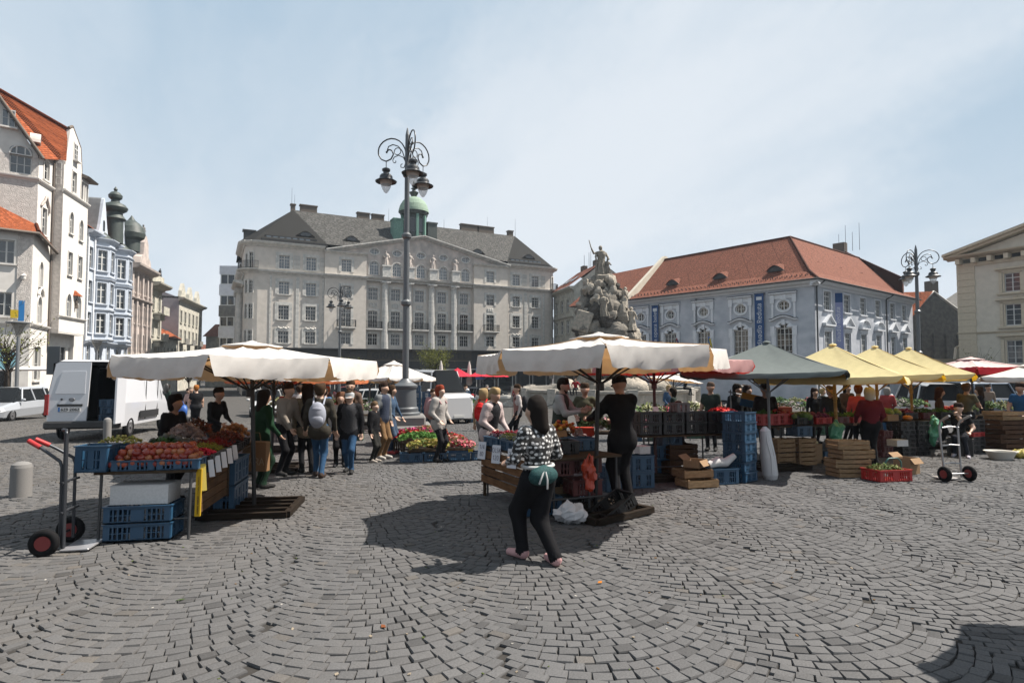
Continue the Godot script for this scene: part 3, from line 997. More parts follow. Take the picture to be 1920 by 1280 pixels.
	# copper cupola
	var cu := H * X(22.3, 0, -4.5)
	var lan := put(root, "cupola", B.new().at(cu).lathe([Vector2(2.25, 20.0), Vector2(2.25, 21.2), Vector2(1.75, 21.3), Vector2(1.75, 24.9), Vector2(2.15, 25.0), Vector2(2.3, 25.3), Vector2(2.25, 25.6)], 8), mats.darkcopper)
	for k in 8:
		var a := TAU * (k + 0.0) / 8
		put(lan, "corner_post", B.new().bb(-0.22, 0.22, 20.5, 25.0, -0.2, 0.2), mats.copper, cu * X(cos(a) * 1.8, 0, -sin(a) * 1.8, a))
		if k < 8: put(lan, "pane", B.new().bb(-0.45, 0.45, 22.2, 24.4, -0.03, 0.03), mats.glass0, cu * X(cos(a + PI / 8) * 1.66, 0, -sin(a + PI / 8) * 1.66, a + PI / 8 + PI * 0.5))
	for sx in [-1, 1]: put(lan, "side_turret", B.new().bb(-0.75, 0.75, 20.5, 23.9, -0.9, 0.9).bb(-0.85, 0.85, 23.9, 24.1, -1.0, 1.0), mats.copper if sx < 0 else mats.darkcopper, cu * X(sx * 2.7, 0, 0.2))
	put(lan, "dome", B.new().at(cu).lathe([Vector2(2.35, 25.5), Vector2(2.3, 25.9), Vector2(2.1, 26.6), Vector2(1.7, 27.25), Vector2(1.1, 27.75), Vector2(0.4, 28.0), Vector2(0.0, 28.05)], 24), mat("palecopper", Color(0.33, 0.43, 0.33), 0.7, {"tex": "stain", "scale": 0.5}))
	put(lan, "finial", B.new().at(cu).lathe([Vector2(0.3, 27.9), Vector2(0.75, 28.7), Vector2(0.35, 28.8), Vector2(0.25, 29.2), Vector2(0.5, 29.3), Vector2(0.2, 29.45), Vector2(0.38, 29.8), Vector2(0.1, 29.95), Vector2(0.2, 30.2), Vector2(0.02, 30.6)], 10), mats.darkcopper)
	# back and core so that the block is closed
	put(root, "rear_wall", B.new().at(H).bb(-1.5, 46.4, -2.1, 17.8, -18.3, -18.0), mats.hotelwall)
	put(root, "ceiling_slab", B.new().at(H).bb(-1.3, 46.2, 17.3, 17.45, -18.0, -2.5), mats.hotelwall)
	put(root, "entablature", B.new().at(H).bb(14.0, 30.4, 13.8, 14.3, -1.2, 0.05), mats.hoteltrim)

func relief(w: float, h: float) -> B:
	var b := B.new().bb(-w * 0.5, w * 0.5, 0, h, -0.02, 0.03)
	for k in 9: b.ell(Vector3((k % 3 - 1) * w * 0.3, h * (0.2 + 0.3 * (k / 3)), 0.04), Vector3(0.16, 0.11, 0.08), 6, 4, 0.2, k)
	return b

func statue(h: float, sd: int) -> B:   # a small draped figure
	var b := B.new()
	var s := h / 2.0
	var sway := 0.06 if sd % 2 else -0.06
	b.lathe([Vector2(0.36, 0), Vector2(0.33, 0.3), Vector2(0.28, 0.8), Vector2(0.24, 1.1), Vector2(0.3, 1.4), Vector2(0.27, 1.62), Vector2(0.1, 1.7), Vector2(0.08, 1.76)], 12)
	for k in 9:
		var a := TAU * k / 9 + sd
		b.tube([Vector3(cos(a) * 0.36, 0.02, -sin(a) * 0.36), Vector3(cos(a) * 0.29 + sway, 0.7, -sin(a) * 0.29), Vector3(cos(a + 0.5) * 0.22, 1.15, -sin(a + 0.5) * 0.22)], [0.07, 0.05, 0.03], 5)
	b.ell(Vector3(sway, 1.88, 0.02), Vector3(0.13, 0.17, 0.15), 8, 6)
	for k in [-1, 1]:
		b.tube([Vector3(k * 0.27, 1.55, 0), Vector3(k * 0.4, 1.25, 0.08), Vector3(k * (0.22 + 0.1 * (sd % 3)), 1.05 + 0.15 * k * (sd % 2), 0.28)], [0.09, 0.075, 0.06], 6)
	for i in b.v.size(): b.v[i] *= s
	return b

func theatre() -> void:
	var g := -1.75
	var root := thing("theatre_building", "blue plastered theatre with red tiled hipped roof and oval windows", "building", Vector3(27.37, g, -52.0), 0.0)
	var H := X(0, -g, 0)
	var la := deg_to_rad(128.7)
	var ra := deg_to_rad(38.7)
	var ld := Vector3(cos(la), 0, -sin(la))
	var rd := Vector3(cos(ra), 0, -sin(ra))
	# left face: its frame runs from the far end to the corner
	var L := 24.0
	var xl := H * Transform3D(Basis(Vector3.UP, la - PI), ld * L)
	var wl := []
	for u in [2.76, 7.1, 11.31, 15.47, 19.6]:
		wl.append([L - u, 6.95, 1.15, 0.95, 2, 4, 2, 0])
		wl.append([L - u, 2.6, 1.55, 3.2, 1, 4, 6, 0])
	facade(root, xl, 0, L, -1.75, 9.3, wl, "blueplaster")
	for u in [2.76, 7.1, 11.31, 15.47, 19.6]:
		var s := B.new()
		s.prism(PackedVector2Array([Vector2(-1.15, 6.2), Vector2(-1.15, 8.55), Vector2(-0.95, 8.55), Vector2(-0.95, 6.2)]), 0.0, 0.1)
		s.prism(PackedVector2Array([Vector2(0.95, 6.2), Vector2(0.95, 8.55), Vector2(1.15, 8.55), Vector2(1.15, 6.2)]), 0.0, 0.1)
		s.bb(-0.95, 0.95, 8.1, 8.55, 0.0, 0.07).bb(-1.25, -0.85, 7.7, 8.5, 0.1, 0.16).bb(0.85, 1.25, 7.7, 8.5, 0.1, 0.16).bb(-0.3, 0.3, 8.0, 8.5, 0.06, 0.14)
		var o1 := outline([0.0, 6.95, 1.15, 0.95, 2])
		var o2 := outline([0.0, 6.77, 1.51, 1.31, 2])
		for k in 20: b_strip(s, o1[k], o1[(k + 1) % 20], o2[(k + 1) % 20], o2[k], 0.06, 0.0)
		for sx in [-1, 1]:
			s.bb(sx * 1.05 - 0.12, sx * 1.05 + 0.12, 2.4, 5.5, 0.0, 0.1).bb(sx * 1.05 - 0.2, sx * 1.05 + 0.2, 4.6, 5.5, 0.08, 0.15)
			s.ell(Vector3(sx * 0.55, 5.45, 0.08), Vector3(0.3, 0.16, 0.1), 8, 5, 0.15, 2)
		var a1 := outline([0.0, 2.6, 1.55, 3.2, 1])
		var a2 := outline([0.0, 2.6, 1.95, 3.42, 1])
		for k in range(1, a1.size()): b_strip(s, a1[k], a1[(k + 1) % a1.size()], a2[(k + 1) % a2.size()], a2[k], 0.06, 0.0)
		s.bb(-0.16, 0.16, 5.6, 6.1, 0.0, 0.16)
		s.bb(-1.25, 1.25, 2.3, 2.5, 0.0, 0.2)
		var fr := put(root, "window_surround", s, mats.bluetrim, xl * X(L - u, 0, 0))
		put(fr, "hood", B.new().bb(-1.3, 1.3, 8.55, 8.68, 0, 0.3), mats.bluetrim)
		put(fr, "hood_cover", B.new().bb(-1.34, 1.34, 8.685, 8.73, 0, 0.34), mats.leadroof)
		var arcp := []
		for k in 13:
			var q := -1.0 + k / 6.0
			arcp.append(Vector2(q * 1.3, 6.02 + 0.34 * pow(maxf(cos(q * PI * 0.62), 0.0), 1.0)))
		var ar := B.new()
		var ac := B.new()
		for k in 12:
			b_strip(ar, arcp[k] + Vector2(0, 0.14), arcp[k + 1] + Vector2(0, 0.14), arcp[k + 1], arcp[k], 0.28, 0.0)
			b_strip(ac, arcp[k] + Vector2(0, 0.2), arcp[k + 1] + Vector2(0, 0.2), arcp[k + 1] + Vector2(0, 0.145), arcp[k] + Vector2(0, 0.145), 0.32, 0.0)
		put(fr, "hood", ar, mats.bluetrim)
		put(fr, "hood_cover", ac, mats.leadroof)
	cornice(root, xl, -0.1, L + 0.6, 9.55, 0.6, 0.55, "bluetrim")
	# right face
	var R := 26.0
	var xr := H * Transform3D(Basis(Vector3.UP, ra), Vector3.ZERO)
	var wr := []
	var us := [2.77, 7.2, 11.15, 15.16, 19.36, 23.06]
	for u in us:
		wr.append([u, 6.95, 1.5, 1.75, 0, 4, 4, 1])
		wr.append([u, 2.75, 1.45, 2.2, 0, 4, 4, 1])
	facade(root, xr, 0, R, -1.75, 9.3, wr, "blueplaster", "bluetrim", "bluetrim", 0.14)
	for i in 6:
		var u: float = us[i]
		var p := B.new()
		p.bb(-1.1, 1.1, 5.45, 5.6, 0, 0.34).bb(-0.9, 0.9, 5.1, 5.45, 0, 0.12)
		if i == 2 or i == 3:
			var pts := PackedVector2Array()
			for k in 11: pts.append(Vector2(cos(PI * k / 10) * 1.1, 5.6 + 0.75 * sin(PI * k / 10)))
			p.prism(pts, 0.0, 0.08)
			for k in 10: b_strip(p, pts[k] * Vector2(1, 1) + Vector2(0, 0.0), pts[k + 1], pts[k + 1] + Vector2(0, 0.12), pts[k] + Vector2(0, 0.12), 0.34, 0.0)
		else:
			p.prism(PackedVector2Array([Vector2(-1.1, 5.6), Vector2(1.1, 5.6), Vector2(0, 6.4)]), 0.0, 0.08)
			for s in [-1, 1]: b_strip(p, Vector2(s * 1.15, 5.58), Vector2(0, 6.42), Vector2(0, 6.56), Vector2(s * 1.15, 5.72), 0.34, 0.0)
		put(root, "window_pediment", p, mats.bluetrim, xr * X(u, 0, 0))
	cornice(root, xr, -0.6, R, 9.55, 0.6, 0.55, "bluetrim")
	for u in [0.35, 17.3]: put(root, "downpipe", B.new().cyl(Vector3(u, -1.7, 0.14), Vector3(u, 9.0, 0.14), 0.07, 0.07, 8).tube([Vector3(u, 9.0, 0.14), Vector3(u + 0.3, 9.3, 0.5), Vector3(u + 0.35, 9.5, 0.75)], 0.07, 6), mats.iron, xr)
	# other sides
	put(root, "rear_wall", B.new().at(H * Transform3D(Basis(Vector3.UP, ra), ld * 12.0)).bb(0, R, -1.75, 9.3, -0.3, 0), mats.blueplaster)
	put(root, "rear_wall", B.new().at(H * Transform3D(Basis(Vector3.UP, la - PI), ld * L + rd * 12.0)).bb(0, L, -1.75, 9.3, -0.3, 0), mats.blueplaster)
	# roof: apex over the corner, ridges along both wings, slightly flared eaves
	var c0 := -ld * 0.7 - rd * 0.7 + Vector3(0, 9.58, 0)
	var apex := ld * 5.1 + rd * 6.5 + Vector3(0, 15.3, 0)
	var fl := 0.26
	var lend := ld * 21.0
	var mid := apex.lerp(c0, 0.72) + Vector3(0, -0.55, 0)
	var rb := B.new().at(H)
	var le := lend - rd * 0.7 + Vector3(0, 9.58, 0)
	var lr := lend + rd * 6.5 + Vector3(0, 15.2, 0)
	var lm := lr.lerp(le, 0.72) + Vector3(0, -0.55, 0)
	rb.quad(le, c0, mid, lm)
	rb.quad(lm, mid, apex, lr)
	var roof := put(root, "roof", rb, mats.redtiles)
	var re := rd * 26.2 - ld * 0.7 + Vector3(0, 9.58, 0)
	var rr := rd * 24.6 + ld * 5.1 + Vector3(0, 15.2, 0)
	var rm := rr.lerp(re, 0.72) + Vector3(0, -0.55, 0)
	var rb2 := B.new().at(H)
	rb2.quad(c0, re, rm, mid)
	rb2.quad(mid, rm, rr, apex)
	put(root, "roof", rb2, mats.redtiles)
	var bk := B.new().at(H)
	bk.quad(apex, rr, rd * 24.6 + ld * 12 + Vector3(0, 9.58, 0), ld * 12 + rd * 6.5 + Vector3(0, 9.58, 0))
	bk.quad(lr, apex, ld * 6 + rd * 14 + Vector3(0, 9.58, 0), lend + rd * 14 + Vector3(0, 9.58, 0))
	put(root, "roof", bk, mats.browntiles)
	var rb3 := B.new().at(H)
	var f0 := ld * 21.3 - rd * 0.7 + Vector3(0, 9.6, 0)
	var f1 := ld * 31.0 - rd * 0.7 + Vector3(0, 9.6, 0)
	rb3.quad(f1, f0, ld * 21.3 + rd * 6.3 + Vector3(0, 14.7, 0), ld * 31.0 + rd * 6.3 + Vector3(0, 14.4, 0))
	rb3.quad(ld * 31.0 + rd * 14 + Vector3(0, 9.6, 0), ld * 31.0 + rd * 6.3 + Vector3(0, 14.4, 0), ld * 21.3 + rd * 6.3 + Vector3(0, 14.7, 0), ld * 21.3 + rd * 14 + Vector3(0, 9.6, 0))
	put(root, "roof", rb3, mats.redtiles)
	put(root, "gable_wall", B.new().prism(PackedVector2Array([Vector2(-0.6, 9.5), Vector2(6.3, 14.3), Vector2(13.6, 9.5)]), -0.2, 0.0), mats.creamplaster, H * Transform3D(Basis(Vector3.UP, ra), ld * 30.8))
	var fw := B.new()
	var fx := H * Transform3D(Basis(Vector3.UP, ra), ld * 21.15)
	fw.prism(PackedVector2Array([Vector2(-0.6, 9.5), Vector2(-0.6, 10.05), Vector2(6.5, 15.65), Vector2(7.0, 15.65), Vector2(13.6, 9.9), Vector2(13.6, 9.5)]), -0.22, 0.22)
	put(root, "fire_wall", fw, mats.beigeplaster, fx)
	put(root, "ridge_tiles", B.new().tube([c0, mid + Vector3(0, 0.04, 0), apex, lr], 0.13, 6), mats.redtiles, H)
	put(root, "ridge_tiles", B.new().tube([apex, rr], 0.13, 6), mats.redtiles, H)
	put(root, "gutter", B.new().tube([le + Vector3(0, -0.04, 0) - rd * 0.1, c0 + Vector3(0, -0.04, 0) - rd * 0.1 - ld * 0.1, re + Vector3(0, -0.04, 0) - ld * 0.1], 0.09, 6), mats.leadroof, H)
	# roof vents: little triangular hoods
	for k in 3:
		var p: Vector3 = ld * (4.3 + k * 6.0) + rd * 1.75 + Vector3(0, 11.05, 0)
		vent(root, H * Transform3D(Basis(Vector3.UP, la - PI), p), 0.95)
	for k in 3:
		var p: Vector3 = rd * (6.6 + k * 5.6) + ld * 2.6 + Vector3(0, 11.95, 0)
		vent(root, H * Transform3D(Basis(Vector3.UP, ra), p), 0.6)
	# snow guards along the eaves
	var sg := B.new().at(H)
	for k in 90:
		var p: Vector3 = le.lerp(c0, (k + 0.5) / 90.0).lerp(lm.lerp(mid, (k + 0.5) / 90.0), 0.35 + 0.12 * (k % 2))
		sg.box(p + Vector3(0, 0.1, 0), Vector3(0.06, 0.16, 0.06))
	put(root, "snow_guards", sg, mats.leadroof)
	# banners hanging on the wall
	for q in [[5.0, "divadlo Reduta", 8.75, 5.6, 0.0], [17.35, "činohra opera balet", 8.6, 5.6, 0.0]]:
		var t := put(self, "wall_banner", B.new().bb(-0.46, 0.46, -5.6, 0, 0.28, 0.31), mat("bannerblue", Color(0.028, 0.075, 0.2), 0.7))
		t.transform = Transform3D(Basis(), Vector3(27.37, g, -52.0)) * xl * X(L - q[0], q[2], 0)
		tag(t, ("wide dark blue vertical banner" if q[0] < 10.0 else "narrow dark blue vertical banner") + (" reading divadlo Reduta" if q[0] < 10.0 else " nearer the fountain") + " on the blue theatre wall", "banner", "blue theatre banners")
		text(t, "lettering", q[1], 0.62 if q[0] < 10 else 0.6, mat("bannerwhite", Color(0.65, 0.68, 0.72), 0.7), X(0.02, -3.0 if q[0] < 10.0 else -3.2, 0.315, 0, 0, PI * 0.5), 0.006)
		put(t, "emblem", B.new().bb(-0.28, 0.28, -0.62, -0.3, 0.312, 0.316), mats.bannerwhite)
		put(t, "bracket", B.new().bb(-0.5, 0.52, 0.0, 0.05, 0.0, 0.33), mats.iron)
	var t2 := put(self, "wall_banner", B.new().bb(-0.4, 0.4, -6.2, 0, 0.28, 0.31), mat("bannerpale", Color(0.26, 0.29, 0.48), 0.8))
	t2.transform = Transform3D(Basis(), Vector3(27.37, g, -52.0)) * xr * X(4.95, 8.7, 0, -0.9)
	tag(t2, "pale violet vertical banner on the sunlit theatre side wall", "banner", "blue theatre banners")
	text(t2, "lettering", "divadlo Reduta", 0.5, mats.bannerwhite, X(0.0, -3.0, 0.315, 0, 0, PI * 0.5), 0.006)
	put(t2, "emblem", B.new().bb(-0.4, 0.4, -0.9, 0, 0.312, 0.316), mats.bannerblue)
	for q in [[13.6, 0], [9.7, 1]]:
		var fl2 := thing("wall_flag", "red and blue flag on a short pole on the theatre wall" if q[1] == 0 else "blue and yellow flag on a short pole on the theatre wall", "flag", Vector3.ZERO)
		fl2.transform = Transform3D(Basis(), Vector3(27.37, g, -52.0)) * xl * X(L - q[0], 3.6, 0.1)
		put(fl2, "pole", B.new().cyl(Vector3(0, -1.2, 0), Vector3(-0.7, 1.3, 0.7), 0.025, 0.02, 6), mats.frameold)
		var cs := [Color(0.3, 0.02, 0.03), Color(0.03, 0.04, 0.12)] if q[1] == 0 else [Color(0.02, 0.12, 0.4), Color(0.45, 0.36, 0.02)]
		for k in 2:
			var c := B.new()
			for i in 4: c.quad(Vector3(-0.66 + 0.1 * i + 0.12 * k, 1.2 - 0.5 * i - 0.2 * k, 0.66 + 0.06 * (i % 2)), Vector3(-0.5 + 0.1 * i + 0.14 * k, 1.15 - 0.5 * i - 0.2 * k, 0.62 - 0.06 * (i % 2)), Vector3(-0.5 + 0.1 * (i + 1) + 0.14 * k, 0.65 - 0.5 * i - 0.2 * k, 0.6 + 0.06 * (i % 2)), Vector3(-0.66 + 0.1 * (i + 1) + 0.12 * k, 0.7 - 0.5 * i - 0.2 * k, 0.64 - 0.06 * (i % 2)))
			put(fl2, "cloth", c, mat("flag%d%d" % [q[1], k], cs[k], 0.8))

func vent(root: Node, x: Transform3D, s: float) -> void:
	var b := B.new()
	b.tri(Vector3(-s * 1.5, 0, 0), Vector3(0, s * 0.2, s * 0.55), Vector3(0, s * 0.95, -s * 0.75))
	b.tri(Vector3(0, s * 0.2, s * 0.55) , Vector3(s * 1.5, 0, 0), Vector3(0, s * 0.95, -s * 0.75))
	b.quad(Vector3(-s * 1.0, -0.2, -0.1), Vector3(s * 1.0, -0.2, -0.1), Vector3(0.2 * s, s * 0.25, s * 0.4), Vector3(-0.2 * s, s * 0.25, s * 0.4))
	b.v.clear(); b.n.clear(); b.uv.clear()
	# a curved hood standing out of the slope
	for k in 8:
		var a := -1.0 + k / 4.0
		var e := -1.0 + (k + 1) / 4.0
		var ya := 0.62 * s * cos(a * PI * 0.5)
		var ye := 0.62 * s * cos(e * PI * 0.5)
		b.quad(Vector3(a * s, ya, s * 0.35), Vector3(e * s, ye, s * 0.35), Vector3(e * s * 0.5, s * 0.7 + ye * 0.3, -s * 0.8), Vector3(a * s * 0.5, s * 0.7 + ya * 0.3, -s * 0.8))
	var n := put(root, "roof_vent", b, mats.redtiles, x)
	var pts := PackedVector2Array()
	for k in 9:
		var a := 1.0 - k / 4.0
		pts.append(Vector2(a * s * 0.96, 0.6 * s * cos(a * PI * 0.5) - 0.02))
	put(n, "opening", B.new().prism(pts, s * 0.1, s * 0.2), mats.shopdark)

# ---- the row of houses along the street on the left ---------------------------
func hip(b: B, p: Array) -> void:   # polygon fan of roof faces
	for q in p:
		if q.size() == 4: b.quad(q[0], q[1], q[2], q[3])
		else: b.tri(q[0], q[1], q[2])

func street_row() -> void:
	var th := deg_to_rad(107.47)
	corner_house(th)
	blue_house(th)
	pink_house(th)
	far_row(th)

func street_x(u: float, z := 0.0) -> Vector3:   # plan point along the street front
	var th := deg_to_rad(107.47)
	return Vector3(-38.81 + cos(th) * u + sin(th) * z, 0, -(48.0 + sin(th) * u - cos(th) * z))

func corner_house(th: float) -> void:
	var g := -1.65
	var root := thing("corner_house", "tall white corner house with orange tiled roofs and arched windows", "building", Vector3(-38.81, g, -48.0), th)
	var H := X(0, -g, 0)
	var inv := Transform3D(Basis(Vector3.UP, th), Vector3(-38.81, 0, -48.0)).affine_inverse()
	# recessed piece of the street face
	facade(root, H, -2.5, 0.1, -1.6, 18.3, [[-1.3, 12.45, 0.8, 2.2, 0, 2, 3, 1], [-1.2, 17.0, 0.9, 1.7, 1, 2, 2, 0]], "whiteplaster", "whiteplaster", "whiteplaster", 0.1)
	cornice(root, H, -2.55, 0.0, 16.7, 0.22, 0.3, "whiteplaster", "string_course")
	var sc := B.new().tube([Vector3(-1.95, 14.7, 0.06), Vector3(-1.75, 15.0, 0.1), Vector3(-1.45, 15.25, 0.1), Vector3(-1.2, 15.65, 0.1), Vector3(-0.95, 15.25, 0.1), Vector3(-0.7, 14.9, 0.1), Vector3(-0.55, 14.4, 0.06)], 0.1, 6)
	put(root, "stucco_arch", sc, mats.pinkplaster, H)
	put(root, "downpipe", B.new().cyl(Vector3(-0.06, 3.0, 0.1), Vector3(-0.06, 19.2, 0.1), 0.07, 0.07, 8), mats.chimney, H)
	# oriel
	var xo := H * X(0, 0, 0.75) * Transform3D(Basis().scaled(Vector3(0.72, 1, 1)), Vector3.ZERO)
	var wo := []
	for u in [2.5, 5.4]:
		wo.append([u, 13.3 if u < 3 else 13.1, 1.0, 1.9, 1, 2, 3, 1])
		wo.append([u, 9.65, 1.15, 2.0, 0, 2, 3, 1])
		wo.append([u, 6.0, 1.2, 2.0, 1, 2, 3, 2])
	wo.append([2.9, 16.95, 1.2, 1.9, 0, 2, 3, 1])
	wo.append([5.95, 16.75, 2.0, 1.75, 0, 1, 1, 0])
	facade(root, xo, 0.05, 7.3, 4.6, 18.9, wo, "whiteplaster", "whiteplaster", "whiteplaster", 0.1)
	put(root, "loggia_column", B.new().cyl(Vector3(5.7, 16.75, -0.02), Vector3(5.7, 18.4, -0.02), 0.12, 0.1, 10).cyl(Vector3(6.3, 16.75, -0.02), Vector3(6.3, 18.4, -0.02), 0.12, 0.1, 10), mats.whiteplaster, xo)
	put(root, "wall", B.new().at(H).bb(0.02, 0.1, 4.6, 19.2, -0.6, 0.73), mats.roughcast)
	put(root, "oriel_base", B.new().at(H).bb(0.03, 5.24, 4.5, 4.62, -0.3, 0.73), mats.whiteplaster)
	put(root, "wall", B.new().at(H).bb(7.25, 7.32, -1.6, 18.0, -6.0, 0.0).bb(5.2, 5.26, 4.6, 18.9, -0.5, 0.7).bb(5.2, 7.3, -1.6, 18.0, -0.4, -0.02), mats.whiteplaster)
	cornice(root, xo, -0.1, 7.35, 6.0, 0.2, 0.25, "whiteplaster", "string_course")
	cornice(root, xo, -0.1, 7.35, 16.75, 0.22, 0.3, "whiteplaster", "string_course")
	for q in [[17.1, 0.5], [17.75, 0.5], [18.4, 0.5]]:
		put(root, "panel_moulding", B.new().bb(-0.1, 0.3, 0, 0.06, 0, 0.04).bb(-0.1, 0.3, q[1], q[1] + 0.06, 0, 0.04).bb(-0.1, -0.04, 0.06, q[1], 0, 0.04).bb(0.24, 0.3, 0.06, q[1], 0, 0.04), mats.whiteplaster, H * Transform3D(Basis(Vector3.UP, -PI * 0.5), Vector3(0.02, q[0], 0.3)))
	var aw := B.new()
	for k in 5:
		var a := PI * k / 5
		var e := PI * (k + 1) / 5
		aw.quad(Vector3(cos(a) * 0.7, 0, sin(a) * 0.55), Vector3(cos(e) * 0.7, 0, sin(e) * 0.55), Vector3(cos(e) * 0.35, 0.5, 0), Vector3(cos(a) * 0.35, 0.5, 0))
	put(root, "tiled_hood", aw, mats.orangetiles, xo * X(4.4, 7.95, 0))
	put(root, "small_statue", statue(0.9, 3), mats.chimney, xo * X(4.3, 6.85, 0.1))
	# upper gable on the oriel
	var gp := PackedVector2Array([Vector2(0.4, 18.9), Vector2(5.2, 18.9), Vector2(4.9, 20.0), Vector2(4.5, 21.4), Vector2(2.2, 22.6), Vector2(1.4, 22.2), Vector2(0.4, 19.2)])
	put(root, "gable", B.new().prism(gp, -0.35, 0.0), mats.whiteplaster, xo)
	window(root, xo, [3.0, 19.9, 0.9, 1.5, 0], 2, 3, 1, 0.04, "frame", "whiteplaster", "whiteplaster", 0.08)
	put(root, "gable_coping", B.new().tube([Vector3(1.3, 22.35, -0.1), Vector3(2.2, 22.75, -0.1), Vector3(4.6, 21.5, -0.1), Vector3(5.05, 20.0, -0.1), Vector3(5.25, 18.95, -0.1)], 0.13, 6), mats.chimney, xo)
	strip(root, "eaves", xo, 5.0, 8.2, [[18.9, -0.3], [18.85, 0.5], [19.0, 0.6], [19.35, -0.3]], "chimney")
	# ground floor shop windows
	facade(root, H * X(0, 0, -0.3), -3.5, 7.3, -1.65, 4.5, [[-1.9, 0.9, 1.9, 2.5, 0, 2, 2, 0], [1.2, 1.0, 1.2, 2.4, 0, 2, 2, 0], [3.4, 1.0, 1.9, 2.4, 0, 3, 2, 0], [5.2, 1.0, 0.6, 2.4, 0, 1, 1, 0], [6.5, 0.6, 1.2, 2.8, 0, 2, 2, 0]], "whiteplaster", "", "", 0.1, "leadroof")
	# front face towards the square (upper part, set back) and the lower wing before it
	var fa := deg_to_rad(36.9)
	var C := Vector3(-38.06, 0, -45.6)
	var xf := H * inv * Transform3D(Basis(Vector3.UP, fa), C)
	xf.origin.y = -g
	facade(root, xf, -9.0, 0.0, 10.0, 18.4, [[-1.1, 16.95, 1.35, 2.3 - 0.85, 0, 3, 2, 1]], "roughcast")
	put(root, "wall", B.new().prism(PackedVector2Array([Vector2(-9.0, 18.4), Vector2(-0.05, 18.4), Vector2(-0.05, 18.6), Vector2(-2.6, 22.6), Vector2(-6.0, 23.8), Vector2(-9.0, 20.0)]), -0.3, 0.0), mats.whiteplaster, xf)
	var fan := put(root, "window", B.new().prism(outline([0.0, 0.0, 1.35, 0.7, 1]), 0.0, 0.03), mats.glass1, xf * X(-1.1, 18.45, 0.01))
	put(fan, "frame", B.new().tube([Vector3(-0.68, 0, 0.05), Vector3(-0.55, 0.4, 0.05), Vector3(-0.3, 0.63, 0.05), Vector3(0, 0.7, 0.05), Vector3(0.3, 0.63, 0.05), Vector3(0.55, 0.4, 0.05), Vector3(0.68, 0, 0.05)], 0.07, 6).bb(-0.3, -0.22, 0, 0.6, 0.03, 0.08).bb(0.22, 0.3, 0, 0.6, 0.03, 0.08).bb(-0.68, 0.68, -0.05, 0.03, 0.03, 0.08), mats.frame)
	window(root, xf, [-1.9, 20.45, 0.8, 1.4, 0], 2, 2, 2, 0.05, "frame", "whiteplaster")
	cornice(root, xf, -9.0, 0.1, 16.75, 0.22, 0.3, "whiteplaster", "string_course")
	var C2 := Vector3(-36.26, 0, -43.2)
	var x2 := H * inv * Transform3D(Basis(Vector3.UP, fa), C2)
	x2.origin.y = -g
	facade(root, x2, -7.0, -0.75, -1.6, 11.9, [[-1.5, 9.3, 0.9, 1.75, 0, 2, 2, 1], [-1.5, 5.4, 0.8, 1.75, 0, 2, 2, 0], [-1.7, -0.8, 1.5, 3.5, 0, 1, 1, 0]], "whiteplaster", "whiteplaster", "whiteplaster", 0.1)
	put(root, "wall", B.new().bb(-0.85, 0.0, -1.6, 4.9, -0.2, 0.0), mats.whiteplaster, x2)
	put(root, "roughcast_panel", B.new().bb(-0.85, 0.0, 4.9, 11.9, -0.2, 0.06), mats.roughcast, x2)
	put(root, "wall_lantern", B.new().lathe([Vector2(0.0, 0), Vector2(0.14, 0.1), Vector2(0.16, 0.3), Vector2(0.2, 0.34), Vector2(0.05, 0.5)], 10).bb(-0.03, 0.03, 0.42, 0.6, -0.3, 0.02), mats.whiteplaster, x2 * X(-0.45, 8.1, 0.3))
	cornice(root, x2, -7.0, 0.0, 4.95, 0.25, 0.3, "whiteplaster", "string_course")
	# street side of the lower wing
	var E := street_x(0.0, 0.0)
	var run := E - C2
	var x3 := H * inv * Transform3D(Basis(Vector3.UP, atan2(-run.z, run.x)), C2)
	x3.origin.y = -g
	var L3 := run.length()
	facade(root, x3, 0.0, L3, -1.6, 11.8, [[2.6, 8.0, 1.0, 2.0, 1, 2, 3, 2], [2.5, 4.2 + 0.9, 1.2, 2.1, 1, 2, 3, 2], [2.2, 0.6, 2.0, 2.6, 0, 2, 2, 0]], "whiteplaster", "whiteplaster", "whiteplaster", 0.1)
	cornice(root, x3, 0.0, L3, 4.95, 0.22, 0.3, "whiteplaster", "string_course")
	put(root, "arched_hood", B.new().tube([Vector3(1.75, 7.3, 0.1), Vector3(1.95, 7.65, 0.1), Vector3(2.5, 7.9, 0.1), Vector3(3.05, 7.65, 0.1), Vector3(3.25, 7.3, 0.1)], 0.11, 6), mats.whiteplaster, x3)
	# tiled roofs
	var q0 := x2 * Vector3(-7, 11.9, 0.5)
	var q1 := x2 * Vector3(0.35, 11.8, 0.5)
	var q2 := x3 * Vector3(L3 + 0.1, 11.3, 0.5)
	var q3 := xf * Vector3(0.0, 13.0, 0.05)
	var q4 := xf * Vector3(-9, 17.5, 0.05)
	var lr := B.new()
	hip(lr, [[q0, q1, q3, q4], [q1, q2, q3]])
	put(root, "lean_to_roof", lr, mats.orangetiles)
	put(root, "gutter", B.new().tube([q0 + Vector3(0, -0.1, 0), q1 + Vector3(0, -0.1, 0), q2 + Vector3(0, -0.1, 0)], 0.12, 6), mats.chimney)
	put(root, "ridge_tiles", B.new().tube([q1 + Vector3(0, 0.05, 0), q3 + Vector3(0, 0.05, 0)], 0.12, 6), mats.orangetiles)
	var ro := B.new()
	var e0 := xf * Vector3(0.3, 18.3, 0.4)
	var e1 := H * Vector3(0.0, 19.2, 0.4)
	var e2 := xo * Vector3(0.25, 19.2, 0.1)
	var e3 := xo * Vector3(1.5, 22.3, -0.2)
	var rt := H * Vector3(-0.4, 24.9, -4.5)
	var rl := xf * Vector3(-4.0, 23.9, 0.4)
